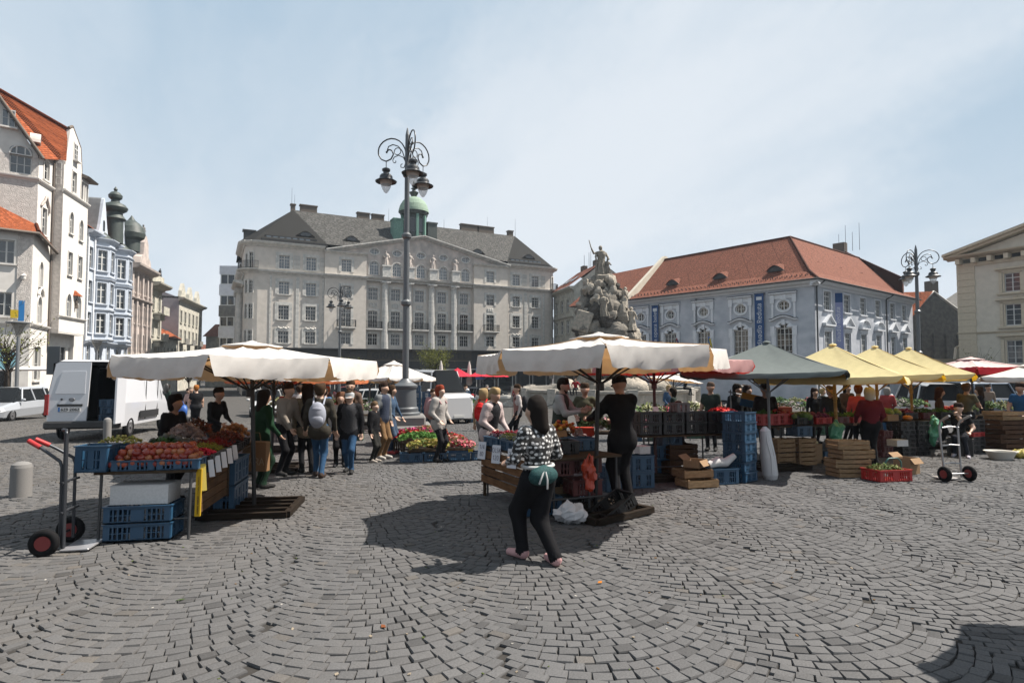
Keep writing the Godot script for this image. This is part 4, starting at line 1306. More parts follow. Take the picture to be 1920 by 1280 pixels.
	var wl := xf * Vector3(-2.6, 22.8, 0.4)
	hip(ro, [[e0, e1, rt, wl], [e1, e2, e3, rt], [wl, rt, rl]])
	var rf := put(root, "roof", ro, mats.orangetiles)
	hip(ro, [])
	var rb := B.new()
	hip(rb, [[rt, e3, H * Vector3(3.6, 21.6, -3), H * Vector3(1, 24.9, -9)], [H * Vector3(3.6, 21.6, -3), xo * Vector3(5.2, 19, 0), H * Vector3(5.9, 19.2, 0.8), H * Vector3(7.3, 19.4, -8)]])
	put(root, "roof", rb, mats.leadroof)
	put(root, "verge", B.new().tube([e0, wl, rl], 0.14, 6), mats.chimney)
	put(root, "ridge_tiles", B.new().tube([rl, rt, e3], 0.14, 6), mats.orangetiles)
	put(root, "finial", B.new().lathe([Vector2(0.12, 0), Vector2(0.06, 0.25), Vector2(0.2, 0.4), Vector2(0.05, 0.6), Vector2(0.12, 0.7), Vector2(0.01, 0.95)], 8), mats.leadroof, Transform3D(Basis(), rt))
	# little eyebrow dormer on the orange roof
	var dm := (e0 + e1) * 0.5
	var dx := Transform3D(Basis(Vector3.UP, 0.35), dm.lerp((wl + rt) * 0.5, 0.22))
	var pts := PackedVector2Array()
	for k in 11: pts.append(Vector2(0.75 * cos(PI * k / 10), 1.3 * sin(PI * k / 10)))
	var dn := put(rf, "dormer", B.new().prism(pts, -0.9, 0.2), mats.whiteplaster, dx.scaled_local(Vector3.ONE * 0.62))
	put(dn, "window", B.new().prism(outline([0.0, 0.1, 0.9, 0.95, 1]), 0.2, 0.23), mats.glass2)
	put(root, "rear_wall", B.new().at(H).bb(-9, 7.2, -1.6, 19.0, -13.2, -13.0), mats.whiteplaster)
	# small blue and yellow flag on the wall
	var fl := thing("house_flag", "blue and yellow flags on poles beside the white corner house", "flag", Vector3.ZERO)
	fl.transform = Transform3D(Basis(Vector3.UP, th), Vector3(-38.81, g, -48.0)) * x2 * X(-0.6, 5.0, 0.1)
	put(fl, "pole", B.new().cyl(Vector3(-0.1, 0, 0), Vector3(0.25, 1.5, 1.3), 0.025, 0.02, 6).cyl(Vector3(-0.1, 0, 0), Vector3(-0.5, 1.0, 1.3), 0.025, 0.02, 6), mats.frameold)
	put(fl, "cloth", B.new().bb(-0.02, 0.32, 0.0, 1.5, 1.1, 1.13), mat("flagblue", Color(0.03, 0.17, 0.42), 0.8))
	put(fl, "cloth", B.new().bb(-0.45, 0.0, 0.2, 0.8, 1.1, 1.13), mat("flagyellow", Color(0.5, 0.36, 0.03), 0.8))

func bay(root: Node, x: Transform3D, u: float, w: float, out: float, v0: float, v1: float, rows: Array, m: String, cap := true) -> void:   # a three-sided oriel
	var s := w * 0.28
	var p := [Vector3(u - w * 0.5, 0, 0), Vector3(u - w * 0.5 + s, 0, out), Vector3(u + w * 0.5 - s, 0, out), Vector3(u + w * 0.5, 0, 0)]
	for k in 3:
		var a: Vector3 = p[k]
		var e: Vector3 = p[k + 1]
		var r := e - a
		var xx := x * Transform3D(Basis(Vector3.UP, atan2(-r.z, r.x)), a)
		var L := r.length()
		var ws := []
		for q in rows: ws.append([L * 0.5, q[0], minf(L * 0.62, 1.05), q[1], 0, 2, 3, 0 if k == 1 else 1])
		facade(root, xx, 0, L, v0, v1, ws, m, m, m, 0.08)
		for q in rows:
			cornice(root, xx, -0.05, L + 0.05, q[0] - 0.55, 0.16, 0.25, m, "string_course")
			cornice(root, xx, -0.05, L + 0.05, q[0] + q[1] + 0.4, 0.16, 0.2, m, "string_course")
		cornice(root, xx, -0.1, L + 0.1, v1, 0.35, 0.35, m)
	if cap:
		var b := B.new().at(x)
		var t := Vector3(u, v1 + 1.3, -0.1)
		for k in 3: b.tri(p[k] + Vector3(0, v1, 0), p[k + 1] + Vector3(0, v1, 0), t)
		put(root, "oriel_roof", b, mats.darkcopper)

func blue_house(th: float) -> void:
	var o := street_x(7.45)
	var g := gy(-o.z)
	var root := thing("ornate_blue_house", "pale blue ornate town house with oriels, curved gables and onion domes", "building", Vector3(o.x, g, o.z), th)
	var H := X(0, -g, 0)
	var w := []
	for u in [1.0, 6.3, 11.6]:
		for r in [[11.3, 2.1], [8.0, 2.1], [5.0, 2.0], [1.6, 2.2]]: w.append([u, r[0], 0.9, r[1], 0, 2, 3, 1])
	for u in [3.7, 9.2]: w.append([u, 1.4, 1.5, 2.3, 1, 2, 3, 0])
	facade(root, H, 0, 12.4, -1.9, 14.9, w, "paleblue", "paleblue", "paleblue", 0.12)
	put(root, "plinth", B.new().at(H).bb(0, 12.4, -2.0, 1.0, 0.0, 0.12), mats.leadroof)
	var rows := [[5.0, 2.0], [8.0, 2.1], [11.3, 2.1]]
	bay(root, H, 3.7, 3.2, 1.0, 4.1, 14.6, rows, "paleblue")
	bay(root, H, 9.2, 3.2, 1.0, 4.1, 14.6, rows, "paleblue")
	cornice(root, H, 0, 12.4, 15.0, 0.6, 0.5, "paleblue")
	cornice(root, H, 0, 12.4, 4.2, 0.4, 0.4, "paleblue", "string_course")
	for u in [0.15, 1.75, 5.6, 7.0, 11.0, 12.2]: put(root, "pilaster", B.new().bb(-0.13, 0.13, 4.3, 14.5, 0, 0.14), mats.bluetrim, H * X(u, 0, 0))
	var ro := B.new().at(H)
	ro.quad(Vector3(0, 15, 0.5), Vector3(12.4, 15, 0.5), Vector3(12.4, 19.0, -5.5), Vector3(0, 19.0, -5.5))
	put(root, "roof", ro, mats.orangetiles)
	put(root, "rear_wall", B.new().at(H).bb(0, 12.4, -1.9, 15.0, -11.2, -11.0), mats.paleblue)
	put(root, "roof", B.new().at(H).bb(0, 12.4, 18.7, 18.95, -11.0, -5.4), mats.orangetiles)
	for u in [3.2, 8.7]:
		var pts := PackedVector2Array()
		for k in 15:
			var s := -1.0 + k / 7.0
			pts.append(Vector2(s * 1.5 * (1.0 - 0.25 * cos(s * PI * 0.5)), 15.0 + 3.9 * pow(cos(s * PI * 0.5), 1.7)))
		var gn := put(root, "curved_gable", B.new().prism(pts, 0.05, 0.3), mats.paleblue, H * X(u, 0, 0))
		put(gn, "gable_window", B.new().prism(outline([0.0, 15.5, 0.5, 1.1, 1]), 0.3, 0.33), mats.glass0)
		put(gn, "gable_roof", B.new().prism(pts, -3.4, 0.05), mat("zinc", Color(0.17, 0.175, 0.18), 0.5, {"tex": "blotch", "scale": 0.4}))
	# onion domes over the far end
	var on1 := B.new().lathe([Vector2(0.8, 14.8), Vector2(0.8, 17.2), Vector2(1.05, 17.4), Vector2(0.75, 17.8), Vector2(0.72, 18.1), Vector2(1.1, 18.35), Vector2(1.2, 18.6), Vector2(0.95, 18.95), Vector2(0.42, 19.2), Vector2(0.38, 19.45), Vector2(0.62, 19.65), Vector2(0.66, 19.95), Vector2(0.42, 20.25), Vector2(0.12, 20.4), Vector2(0.2, 20.6), Vector2(0.03, 20.9)], 14)
	put(root, "onion_dome", on1, mats.darkcopper, H * X(5.9, 0.0, 0.4))
	put(root, "onion_dome", B.new().lathe([Vector2(0.9, 14.6), Vector2(0.9, 15.9), Vector2(1.3, 16.2), Vector2(1.4, 16.7), Vector2(1.2, 17.4), Vector2(0.8, 17.9), Vector2(0.4, 18.2), Vector2(0.2, 18.5), Vector2(0.03, 18.8)], 14), mats.darkcopper, H * X(10.6, 0.2, 0.6))

func pink_house(th: float) -> void:
	var o := street_x(19.95)
	var g := gy(-o.z)
	var root := thing("ornate_pink_house", "pale pink ornate town house with heavy cornice and sculpted gable", "building", Vector3(o.x, g, o.z), th)
	var H := X(0, -g, 0)
	var w := []
	for u in [1.2, 3.2, 5.4, 7.0]:
		for r in [[10.6, 2.0], [6.9, 2.2], [3.4, 2.2]]: w.append([u, r[0], 0.9, r[1], 0, 2, 3, 0])
	facade(root, H, 0, 8.0, -2.0, 13.6, w, "pinkplaster", "pinkplaster", "pinkplaster", 0.15)
	cornice(root, H, -0.2, 8.2, 13.9, 1.1, 0.9, "pinkplaster")
	cornice(root, H, 0, 8.0, 9.9, 0.5, 0.4, "pinkplaster", "string_course")
	cornice(root, H, 0, 8.0, 2.8, 0.4, 0.4, "pinkplaster", "string_course")
	for u in [0.4, 2.2, 4.3, 6.2, 7.7]: put(root, "pilaster", B.new().bb(-0.25, 0.25, 3.0, 13.0, 0, 0.3), mats.pinkplaster, H * X(u, 0, 0))
	put(root, "gable", B.new().prism(PackedVector2Array([Vector2(1.6, 13.9), Vector2(6.6, 13.9), Vector2(6.0, 15.0), Vector2(5.2, 15.4), Vector2(5.0, 17.0), Vector2(4.2, 17.9), Vector2(3.4, 17.0), Vector2(3.1, 15.4), Vector2(2.2, 15.0)]), -0.3, 0.5), mats.pinkplaster, H)
	put(root, "gable_figure", statue(1.6, 4), mats.greyplaster, H * X(4.2, 17.7, 0.1))
	put(root, "roof", B.new().at(H).bb(0, 8.0, 13.9, 14.2, -9.0, 0), mats.leadroof)
	var dr := B.new().at(H)
	dr.quad(Vector3(0, 14, 0.2), Vector3(8, 14, 0.2), Vector3(8, 17.2, -2.5), Vector3(0, 17.2, -2.5))
	put(root, "mansard_roof", dr, mats.leadroof)
	put(root, "rear_wall", B.new().at(H).bb(0, 8.0, -2.0, 13.8, -9.2, -9.0), mats.pinkplaster)
	put(root, "side_wall", B.new().at(H).bb(7.95, 8.0, -2.0, 13.8, -9.0, 0), mats.pinkplaster)

func far_row(th: float) -> void:
	# cream house with balconies
	var o := street_x(28.1)
	var root := thing("cream_balcony_house", "narrow cream house with stacked balconies and flat cornice", "building", Vector3(o.x, -2.1, o.z), th)
	var H := X(0, 2.1, 0)
	var w := []
	for u in [1.4, 4.2]:
		for r in [[9.2, 2.0], [5.8, 2.2], [2.6, 2.2]]: w.append([u, r[0], 0.9, r[1], 0, 2, 3, 0])
	facade(root, H, 0, 5.6, -2.1, 12.4, w, "creamplaster", "creamplaster", "creamplaster", 0.15)
	cornice(root, H, -0.2, 5.8, 12.8, 1.2, 0.8, "creamplaster")
	for v in [5.2, 8.8]:
		put(root, "balcony", B.new().at(H).bb(1.4, 4.2, v - 0.2, v, 0, 1.3).bb(1.4, 4.2, v, v + 0.9, 1.2, 1.3), mats.creamplaster)
		put(root, "bracket", B.new().at(H).bb(1.7, 2.0, v - 0.9, v - 0.2, 0, 0.8).bb(3.6, 3.9, v - 0.9, v - 0.2, 0, 0.8), mats.creamplaster)
	put(root, "parapet", B.new().at(H).bb(0, 5.6, 12.8, 14.0, -0.4, 0.2), mats.creamplaster)
	put(root, "roof", B.new().at(H).bb(0, 5.6, 12.5, 12.7, -9, 0), mats.leadroof)
	put(root, "side_wall", B.new().at(H).bb(5.55, 5.6, -2.1, 12.6, -9, 0), mats.creamplaster)
	put(root, "roof_figure", statue(1.2, 1), mats.leadroof, H * X(4.6, 14.0, -0.1))
	# low house with orange roof
	o = street_x(34.0)
	root = thing("low_house", "low cream house with orange tiled roof between taller houses", "building", Vector3(o.x, -2.125, o.z), th)
	w = []
	for u in [1.2, 3.3, 5.4, 7.5]: w.append([u, 2.4, 0.9, 2.0, 0, 2, 3, 1])
	facade(root, H, 0, 8.6, -2.1, 5.9, w, "creamplaster", "", "creamplaster", 0.15)
	var rb := B.new().at(H)
	rb.quad(Vector3(-0.2, 5.9, 0.6), Vector3(8.8, 5.9, 0.6), Vector3(8.8, 8.9, -4.0), Vector3(-0.2, 8.9, -4.0))
	rb.quad(Vector3(8.8, 5.9, -8.6), Vector3(-0.2, 5.9, -8.6), Vector3(-0.2, 8.9, -4.0), Vector3(8.8, 8.9, -4.0))
	put(root, "roof", rb, mats.orangetiles)
	for u in [3.0, 5.4]: put(root, "skylight", B.new().bb(-0.4, 0.4, 0, 0.9, 0, 0.08), mats.glass2, H * X(u, 7.0, -0.75, 0, -0.99))
	put(root, "eaves", B.new().at(H).bb(-0.2, 8.8, 5.7, 5.9, -0.2, 0.5), mats.chimney)
	put(root, "rear_wall", B.new().at(H).bb(0, 8.6, -2.1, 5.9, -8.2, -8), mats.creamplaster)
	# house with a painted side wall, then its ornate front
	o = street_x(43.0)
	root = thing("painted_wall_house", "cream ornate house with big grey side wall painted with lettering", "building", Vector3(o.x, -2.125, o.z), th)
	w = []
	for u in [1.5, 4.2, 7.0, 9.8, 12.5, 15.2]:
		for r in [[8.6, 1.9], [5.6, 1.9], [2.4, 2.0]]: w.append([u, r[0], 1.0, r[1], 0, 2, 3, 0])
	facade(root, H, 0, 17.0, -2.1, 12.3, w, "creamplaster", "creamplaster", "creamplaster", 0.15)
	cornice(root, H, -0.2, 17, 12.5, 0.8, 0.6, "creamplaster")
	for u in [2.0, 7.0, 12.5]:
		put(root, "gable", B.new().prism(PackedVector2Array([Vector2(-1.6, 12.5), Vector2(1.6, 12.5), Vector2(1.2, 13.6), Vector2(0, 14.9), Vector2(-1.2, 13.6)]), -0.3, 0.2), mats.creamplaster, H * X(u, 0, 0))
		put(root, "balcony", B.new().at(H).bb(u - 1.2, u + 1.2, 5.2, 5.35, 0, 0.9).bb(u - 1.2, u + 1.2, 5.35, 6.1, 0.82, 0.9), mats.greyplaster)
	put(root, "side_wall", B.new().at(H).prism(PackedVector2Array([Vector2(0, 0), Vector2(0, 0.01), Vector2(0.01, 0)]), 0, 0.001), mats.creamplaster)
	var xs := H * Transform3D(Basis(Vector3.UP, -PI * 0.5), Vector3(0, 0, -11.0))
	var sw := put(root, "side_wall", B.new().prism(PackedVector2Array([Vector2(0, -2.1), Vector2(11, -2.1), Vector2(11, 12.4), Vector2(5.5, 14.6), Vector2(0, 14.6)]), -0.3, 0.0), mat("greywall", Color(0.40, 0.39, 0.41), 0.9, {"tex": "plaster", "scale": 0.1}), xs)
	var pt := mat("wallpaint", Color(0.17, 0.14, 0.145), 0.9)
	text(sw, "lettering", "GALERIE", 1.9, pt, X(5.4, 11.5, 0.01), 0.01)
	text(sw, "lettering", "G", 2.0, pt, X(7.3, 8.9, 0.01), 0.01)
	var rg := []
	for k in 32: rg.append(Vector3(7.3 + 1.55 * cos(TAU * k / 32), 8.9 + 1.35 * sin(TAU * k / 32), 0.01))
	put(sw, "painted_ring", B.new().tube(rg, 0.035, 4, true), pt)
	put(root, "roof", B.new().at(H).bb(0, 17, 12.3, 12.6, -11, 0), mats.leadroof)
	put(root, "rear_wall", B.new().at(H).bb(0, 17, -2.1, 12.4, -11.3, -11), mats.creamplaster)

func right_house() -> void:
	# beige palace on the right edge; its front runs towards the viewer
	var x0 := 51.4
	var d0 := 66.0
	var g := -2.0
	var an := -61.4
	var root := thing("beige_palace", "beige palace with pediment, corner quoins and paired windows", "building", Vector3(x0, g, -d0), deg_to_rad(an))
	var H := X(0, -g, 0)
	var w := []
	for u in [6.0, 13.5, 21.0]:
		for s in [-0.95, 0.95]:
			for r in [[9.75, 2.0], [6.1, 2.3], [2.0, 2.5]]: w.append([u + s, r[0], 1.35, r[1], 0, 2, 4, 1])
	facade(root, H, 0, 26, -2.0, 13.3, w, "beigeplaster", "", "beigetrim", 0.12)
	for u in [6.0, 13.5, 21.0]:
		for r in [[9.75, 2.0], [6.1, 2.3], [2.0, 2.5]]:
			var n := put(root, "window_surround", B.new().bb(-2.1, -1.82, -0.1, r[1] + 0.3, 0, 0.12).bb(1.82, 2.1, -0.1, r[1] + 0.3, 0, 0.12).bb(-0.22, 0.22, 0, r[1], 0, 0.09).bb(-2.1, 2.1, r[1] + 0.13, r[1] + 0.45, 0, 0.12), mats.beigetrim, H * X(u, r[0], 0))
			put(n, "hood", B.new().bb(-2.4, 2.4, r[1] + 0.45, r[1] + 0.65, 0, 0.38), mats.beigetrim)
			put(n, "sill", B.new().bb(-2.3, 2.3, -0.28, -0.1, 0, 0.3), mats.beigetrim)
		put(root, "cartouche", relief(1.8, 0.5), mats.beigetrim, H * X(u, 8.75, 0))
	for k in 17: put(root, "quoin", B.new().bb(-0.06, 1.7 if k % 2 == 0 else 1.65, 0, 0.72, -0.3, 0.1), mats.beigetrim, H * X(0, 0.2 + k * 0.755, 0))
	cornice(root, H, -0.1, 26, 5.55, 0.2, 0.25, "beigetrim", "string_course")
	cornice(root, H, -0.1, 26, 1.0, 0.3, 0.3, "beigetrim", "string_course")
	cornice(root, H, -0.9, 26, 14.3, 1.2, 0.45, "beigetrim")
	for k in 17: put(root, "bracket", B.new().bb(-0.2, 0.2, 13.3, 13.85, 0, 0.95), mats.beigetrim, H * X(0.4 + k * 1.5, 0, 0))
	put(root, "frieze", B.new().at(H).bb(-0.05, 26, 13.0, 13.4, 0, 0.12), mats.beigetrim)
	var pd := put(root, "pediment", B.new().prism(PackedVector2Array([Vector2(0.5, 14.3), Vector2(25.5, 14.3), Vector2(13, 17.6)]), -0.4, 0.1), mats.beigeplaster, H)
	for q in [[-1.0, 14.3, 13.0, 18.1], [13.0, 18.1, 27.0, 14.3]]:
		var pr := B.new().at(H)
		var a := Vector3(q[0], q[1], 0)
		var e := Vector3(q[2], q[3], 0)
		for s in [[1.25, 0.25, 0.0], [0.9, 0.0, -0.3]]:
			pr.quad(a + Vector3(0, s[2], s[0]), e + Vector3(0, s[2], s[0]), e + Vector3(0, s[1], s[0]), a + Vector3(0, s[1], s[0]))
			pr.quad(a + Vector3(0, s[2], -0.3), e + Vector3(0, s[2], -0.3), e + Vector3(0, s[2], s[0]), a + Vector3(0, s[2], s[0]))
			pr.quad(a + Vector3(0, s[1], s[0]), e + Vector3(0, s[1], s[0]), e + Vector3(0, s[1], -0.3), a + Vector3(0, s[1], -0.3))
		put(root, "raking_cornice", pr, mats.beigetrim)
	for q in [[7.2, 1.0], [9.4, 2.0], [12.3, 1.6]]: put(pd, "attic_window", B.new().bb(q[0], q[0] + q[1], 14.5, 15.1, 0.1, 0.13), mats.glass0)
	put(pd, "attic_window", B.new().bb(10.6, 11.2, 15.8, 16.3, 0.1, 0.13), mats.glass0)
	var rb := B.new().at(H)
	rb.quad(Vector3(-1, 14.58, 1.25), Vector3(13, 18.4, 1.25), Vector3(13, 18.4, -14), Vector3(-1, 14.58, -14))
	rb.quad(Vector3(13, 18.4, 1.25), Vector3(27, 14.58, 1.25), Vector3(27, 14.58, -14), Vector3(13, 18.4, -14))
	put(root, "roof", rb, mats.leadroof)
	put(root, "side_wall", B.new().at(H).bb(0, 0.3, -2, 14.2, -14, -0.05), mats.beigeplaster)
	put(root, "side_wall", B.new().at(H).bb(25.7, 26, -2, 14.2, -14, -0.05), mats.beigeplaster)
	put(root, "rear_wall", B.new().at(H).bb(0, 26, -2, 14.2, -14.3, -14), mats.beigeplaster)

func far_houses() -> void:
	# modern white block left of the hotel
	var root := thing("modern_block", "plain white modern block with ribbon windows beside the hotel", "building", Vector3(-53.2, -2.125, -104.0), deg_to_rad(5.0))
	var H := X(0, 2.125, 0)
	for k in 5:
		var v := 1.2 + k * 3.85
		put(root, "wall_band", B.new().at(H).bb(0, 9, v - 2.0, v, -9, 0), mats.modern if k % 2 == 0 else mats.greyplaster)
		var gl := put(root, "ribbon_window", B.new().at(H).bb(0.3, 8.7, v, v + 1.85, -8.7, -0.12), mats.glass0)
		var fr := B.new().at(H)
		for i in 8: fr.bb(0.3 + i * 1.2 - 0.09, 0.3 + i * 1.2 + 0.09, v, v + 1.85, -0.14, 0.0)
		fr.bb(0.2, 8.8, v, v + 0.14, -0.14, 0.02).bb(0.2, 8.8, v + 1.73, v + 1.85, -0.14, 0.02)
		put(gl, "frame", fr, mats.frame)
	put(root, "wall_band", B.new().at(H).bb(0, 9, 18.45, 20.0, -9, 0), mats.modern)
	# cream house beside it
	house("beige_narrow_house", "narrow beige house left of the white modern block", Vector3(-57.5, -2.1, -108.0), 0.0, 5.0, 9.5, 8.0, "creamplaster", "redtiles", 2.5, 2, 2)
	# distant roofs in the gap
	house("distant_house", "distant house with terracotta roof in the gap, white front", Vector3(-72.0, -6.0, -135.0), 0.2, 12.0, 9.0, 9.0, "modern", "orangetiles", 4.0, 4, 2)
	house("distant_house", "distant house with red roof partly hidden by the umbrella", Vector3(-63.0, -6.0, -128.0), -0.3, 10.0, 8.0, 9.0, "creamplaster", "orangetiles", 4.0, 3, 2)
	house("distant_house", "far terracotta roofed house beside the grey painted wall", Vector3(-90.0, -8.0, -160.0), 0.1, 16.0, 11.0, 10.0, "creamplaster", "redtiles", 5.0, 5, 2)
	# house behind the fountain, between hotel and theatre
	var la := deg_to_rad(103.5)
	var r := thing("cream_fountain_house", "cream house with red roof between hotel and theatre", "building", Vector3(7.0, -2.125, -96.0), la - PI)
	var w := []
	for k in 3:
		for q in [[10.2, 1.9], [6.8, 2.0], [3.4, 2.0]]: w.append([1.6 + k * 2.8, q[0], 1.2, q[1], 0, 2, 3, 1])
	facade(r, H, 0, 10.0, -2.1, 13.4, w, "creamplaster", "creamplaster", "creamplaster", 0.25)
	cornice(r, H, -0.3, 10.0, 13.8, 0.7, 0.6, "creamplaster")
	cornice(r, H, 0, 10.0, 9.4, 0.3, 0.3, "creamplaster", "string_course")
	var rb := B.new().at(H)
	rb.quad(Vector3(-0.5, 13.8, 0.8), Vector3(10.0, 13.8, 0.8), Vector3(10.0, 17.6, -4.5), Vector3(-0.5, 17.6, -4.5))
	rb.quad(Vector3(10.0, 13.8, -10), Vector3(-0.5, 13.8, -10), Vector3(-0.5, 17.6, -4.5), Vector3(10.0, 17.6, -4.5))
	put(r, "roof", rb, mats.redtiles)
	for u in [3.0, 5.0, 7.6]: put(r, "skylight", B.new().bb(-0.5, 0.5, 0, 1.4, 0, 0.08), mats.glass2, H * X(u, 14.8, -0.4, 0, -0.95))
	put(r, "side_wall", B.new().at(H).bb(0, 0.2, -2.1, 13.8, -10, -0.02), mats.creamplaster)
	put(r, "gable_wall", B.new().prism(PackedVector2Array([Vector2(0.0, -2.1), Vector2(10, -2.1), Vector2(10, 13.8), Vector2(4.5, 17.5), Vector2(0, 13.8)]), -0.2, 0.0), mats.creamplaster, H * Transform3D(Basis(Vector3.UP, PI * 0.5), Vector3(9.9, 0, 0)))
	for u in [1.0, 6.5]: put(r, "chimney", B.new().at(H).bb(u, u + 1.2, 16.5, 18.4, -5.2, -4.4), mats.chimney)
	for u in [1.2, 3.4, 4.2]: put(r, "aerial", B.new().at(H).cyl(Vector3(u, 17.4, -5), Vector3(u, 20.4, -5), 0.04, 0.03, 5), mats.iron)
	# brick fire wall behind the theatre
	r = thing("brick_fire_wall", "tall dark red brick gable wall rising behind the theatre roof", "wall", Vector3(46.6, -2.0, -66.6), deg_to_rad(38.7 - 90.0))
	var bw := B.new()
	bw.prism(PackedVector2Array([Vector2(-9.5, 0), Vector2(-1.0, 0), Vector2(-1.0, 14.2), Vector2(-8.2, 18.9), Vector2(-9.5, 18.0)]), -0.4, 0.0)
	put(r, "wall", bw, mats.brick)
	put(r, "chimney", B.new().bb(-8.6, -7.2, 17.5, 19.4, -0.8, 0.1), mats.chimney)
	for k in 4: put(r, "aerial", B.new().cyl(Vector3(-8.0 + k * 0.8, 18.2, -0.3), Vector3(-8.0 + k * 0.8, 20.6 + (k % 2), -0.3), 0.03, 0.02, 5), mats.iron)
	# grey gabled shed and yard wall between theatre and palace
	r = thing("grey_gable_house", "small grey rendered house with orange roof beside the theatre", "building", Vector3(52.0, -2.0, -76.0), deg_to_rad(10.0))
	put(r, "wall", B.new().prism(PackedVector2Array([Vector2(0, 0), Vector2(8.5, 0), Vector2(8.5, 11.0), Vector2(4.5, 13.6), Vector2(0, 9.6)]), -6, 0), mats.greyplaster)
	for k in 5: put(r, "buttress", B.new().bb(-0.25, 0.25, 0, 8.0, 0, 0.3), mats.greyplaster, X(0.6 + k * 1.9, 0, 0))
	var gb := B.new()
	gb.quad(Vector3(-6, 9.8, 0.4), Vector3(0.2, 9.6, 0.4), Vector3(4.3, 13.7, 0.2), Vector3(-3, 13.7, -3))
	put(r, "roof", gb, mats.orangetiles)
	put(r, "coping", B.new().tube([Vector3(-0.1, 9.6, 0.1), Vector3(4.5, 13.7, 0.1), Vector3(8.6, 11.1, 0.1)], 0.15, 6), mats.frameold)
	put(r, "chimney", B.new().bb(4.4, 5.6, 13.2, 15.2, -1.2, -0.2), mats.chimney)
	r = thing("yard_gate_wall", "beige yard wall with small gable top beside the palace", "wall", Vector3(52.5, -2.0, -70.5), deg_to_rad(5.0))
	put(r, "wall", B.new().prism(PackedVector2Array([Vector2(-2, 0), Vector2(9, 0), Vector2(9, 5.5), Vector2(8, 6.4), Vector2(5, 7.4), Vector2(2.2, 6.0), Vector2(2.0, 4.6), Vector2(-2, 4.6)]), -0.4, 0), mats.beigeplaster)
	put(r, "coping", B.new().tube([Vector3(2.1, 6.0, 0.05), Vector3(5, 7.5, 0.05), Vector3(8.1, 6.4, 0.05)], 0.14, 6).bb(-2, 9, 4.45, 4.6, -0.1, 0.15), mats.beigetrim)
	r = thing("beige_back_house", "plain beige house side behind the yard wall", "building", Vector3(60.5, -2.0, -80.0), deg_to_rad(12.0))
	put(r, "wall", B.new().prism(PackedVector2Array([Vector2(0, 0), Vector2(9, 0), Vector2(9, 15.0), Vector2(0, 10.0)]), -6, 0), mats.greyplaster)
	put(r, "window", B.new().bb(0.2, 1.6, 5.0, 6.6, 0, 0.05), mats.glass0)
	# far wooded hill
	var hb := B.new()
	for k in 24:
		var a := -260.0 + k * 12.0
		var e := a + 12.0
		var ya := 2.0 + 9.0 * sin((k) * 0.13) + 1.5 * sin(k * 0.9)
		var ye := 2.0 + 9.0 * sin((k + 1) * 0.13) + 1.5 * sin((k + 1) * 0.9)
		hb.quad(Vector3(a, -14, -460), Vector3(e, -14, -460), Vector3(e, ye, -640), Vector3(a, ya, -640))
	kind(put(self, "hill", hb, mat("hillgreen", Color(0.05, 0.065, 0.05), 0.95, {"tex": "blotch", "scale": 0.02})), "structure")

func house(called: String, label: String, pos: Vector3, yaw: float, w: float, h: float, dep: float, m: String, rm: String, rise: float, nx: int, ny: int) -> void:
	var r := thing(called, label, "building", pos, yaw, "distant houses" if called == "distant_house" else "")
	var ws := []
	for i in nx:
		for j in ny: ws.append([w * (i + 0.5) / nx, h * 0.25 + h * 0.6 * j / ny, 1.0, 1.6, 0, 2, 2, 0])
	facade(r, Transform3D.IDENTITY, 0, w, 0, h, ws, m)
	put(r, "side_wall", B.new().bb(0, 0.2, 0, h, -dep, -0.02).bb(w - 0.2, w, 0, h, -dep, -0.02).bb(0, w, 0, h, -dep - 0.2, -dep), mats[m])
	var b := B.new()
	b.quad(Vector3(-0.4, h - 0.1, 0.5), Vector3(w + 0.4, h - 0.1, 0.5), Vector3(w + 0.4, h + rise, -dep * 0.5), Vector3(-0.4, h + rise, -dep * 0.5))
	b.quad(Vector3(w + 0.4, h - 0.1, -dep - 0.5), Vector3(-0.4, h - 0.1, -dep - 0.5), Vector3(-0.4, h + rise, -dep * 0.5), Vector3(w + 0.4, h + rise, -dep * 0.5))
	b.tri(Vector3(0, h, 0), Vector3(0, h + rise, -dep * 0.5), Vector3(0, h, -dep))
	b.tri(Vector3(w, h, -dep), Vector3(w, h + rise, -dep * 0.5), Vector3(w, h, 0))
	put(r, "roof", b, mats[rm])
	put(r, "chimney", B.new().bb(w * 0.3, w * 0.3 + 0.8, h + rise * 0.6, h + rise + 1.0, -dep * 0.45, -dep * 0.35), mats.chimney)

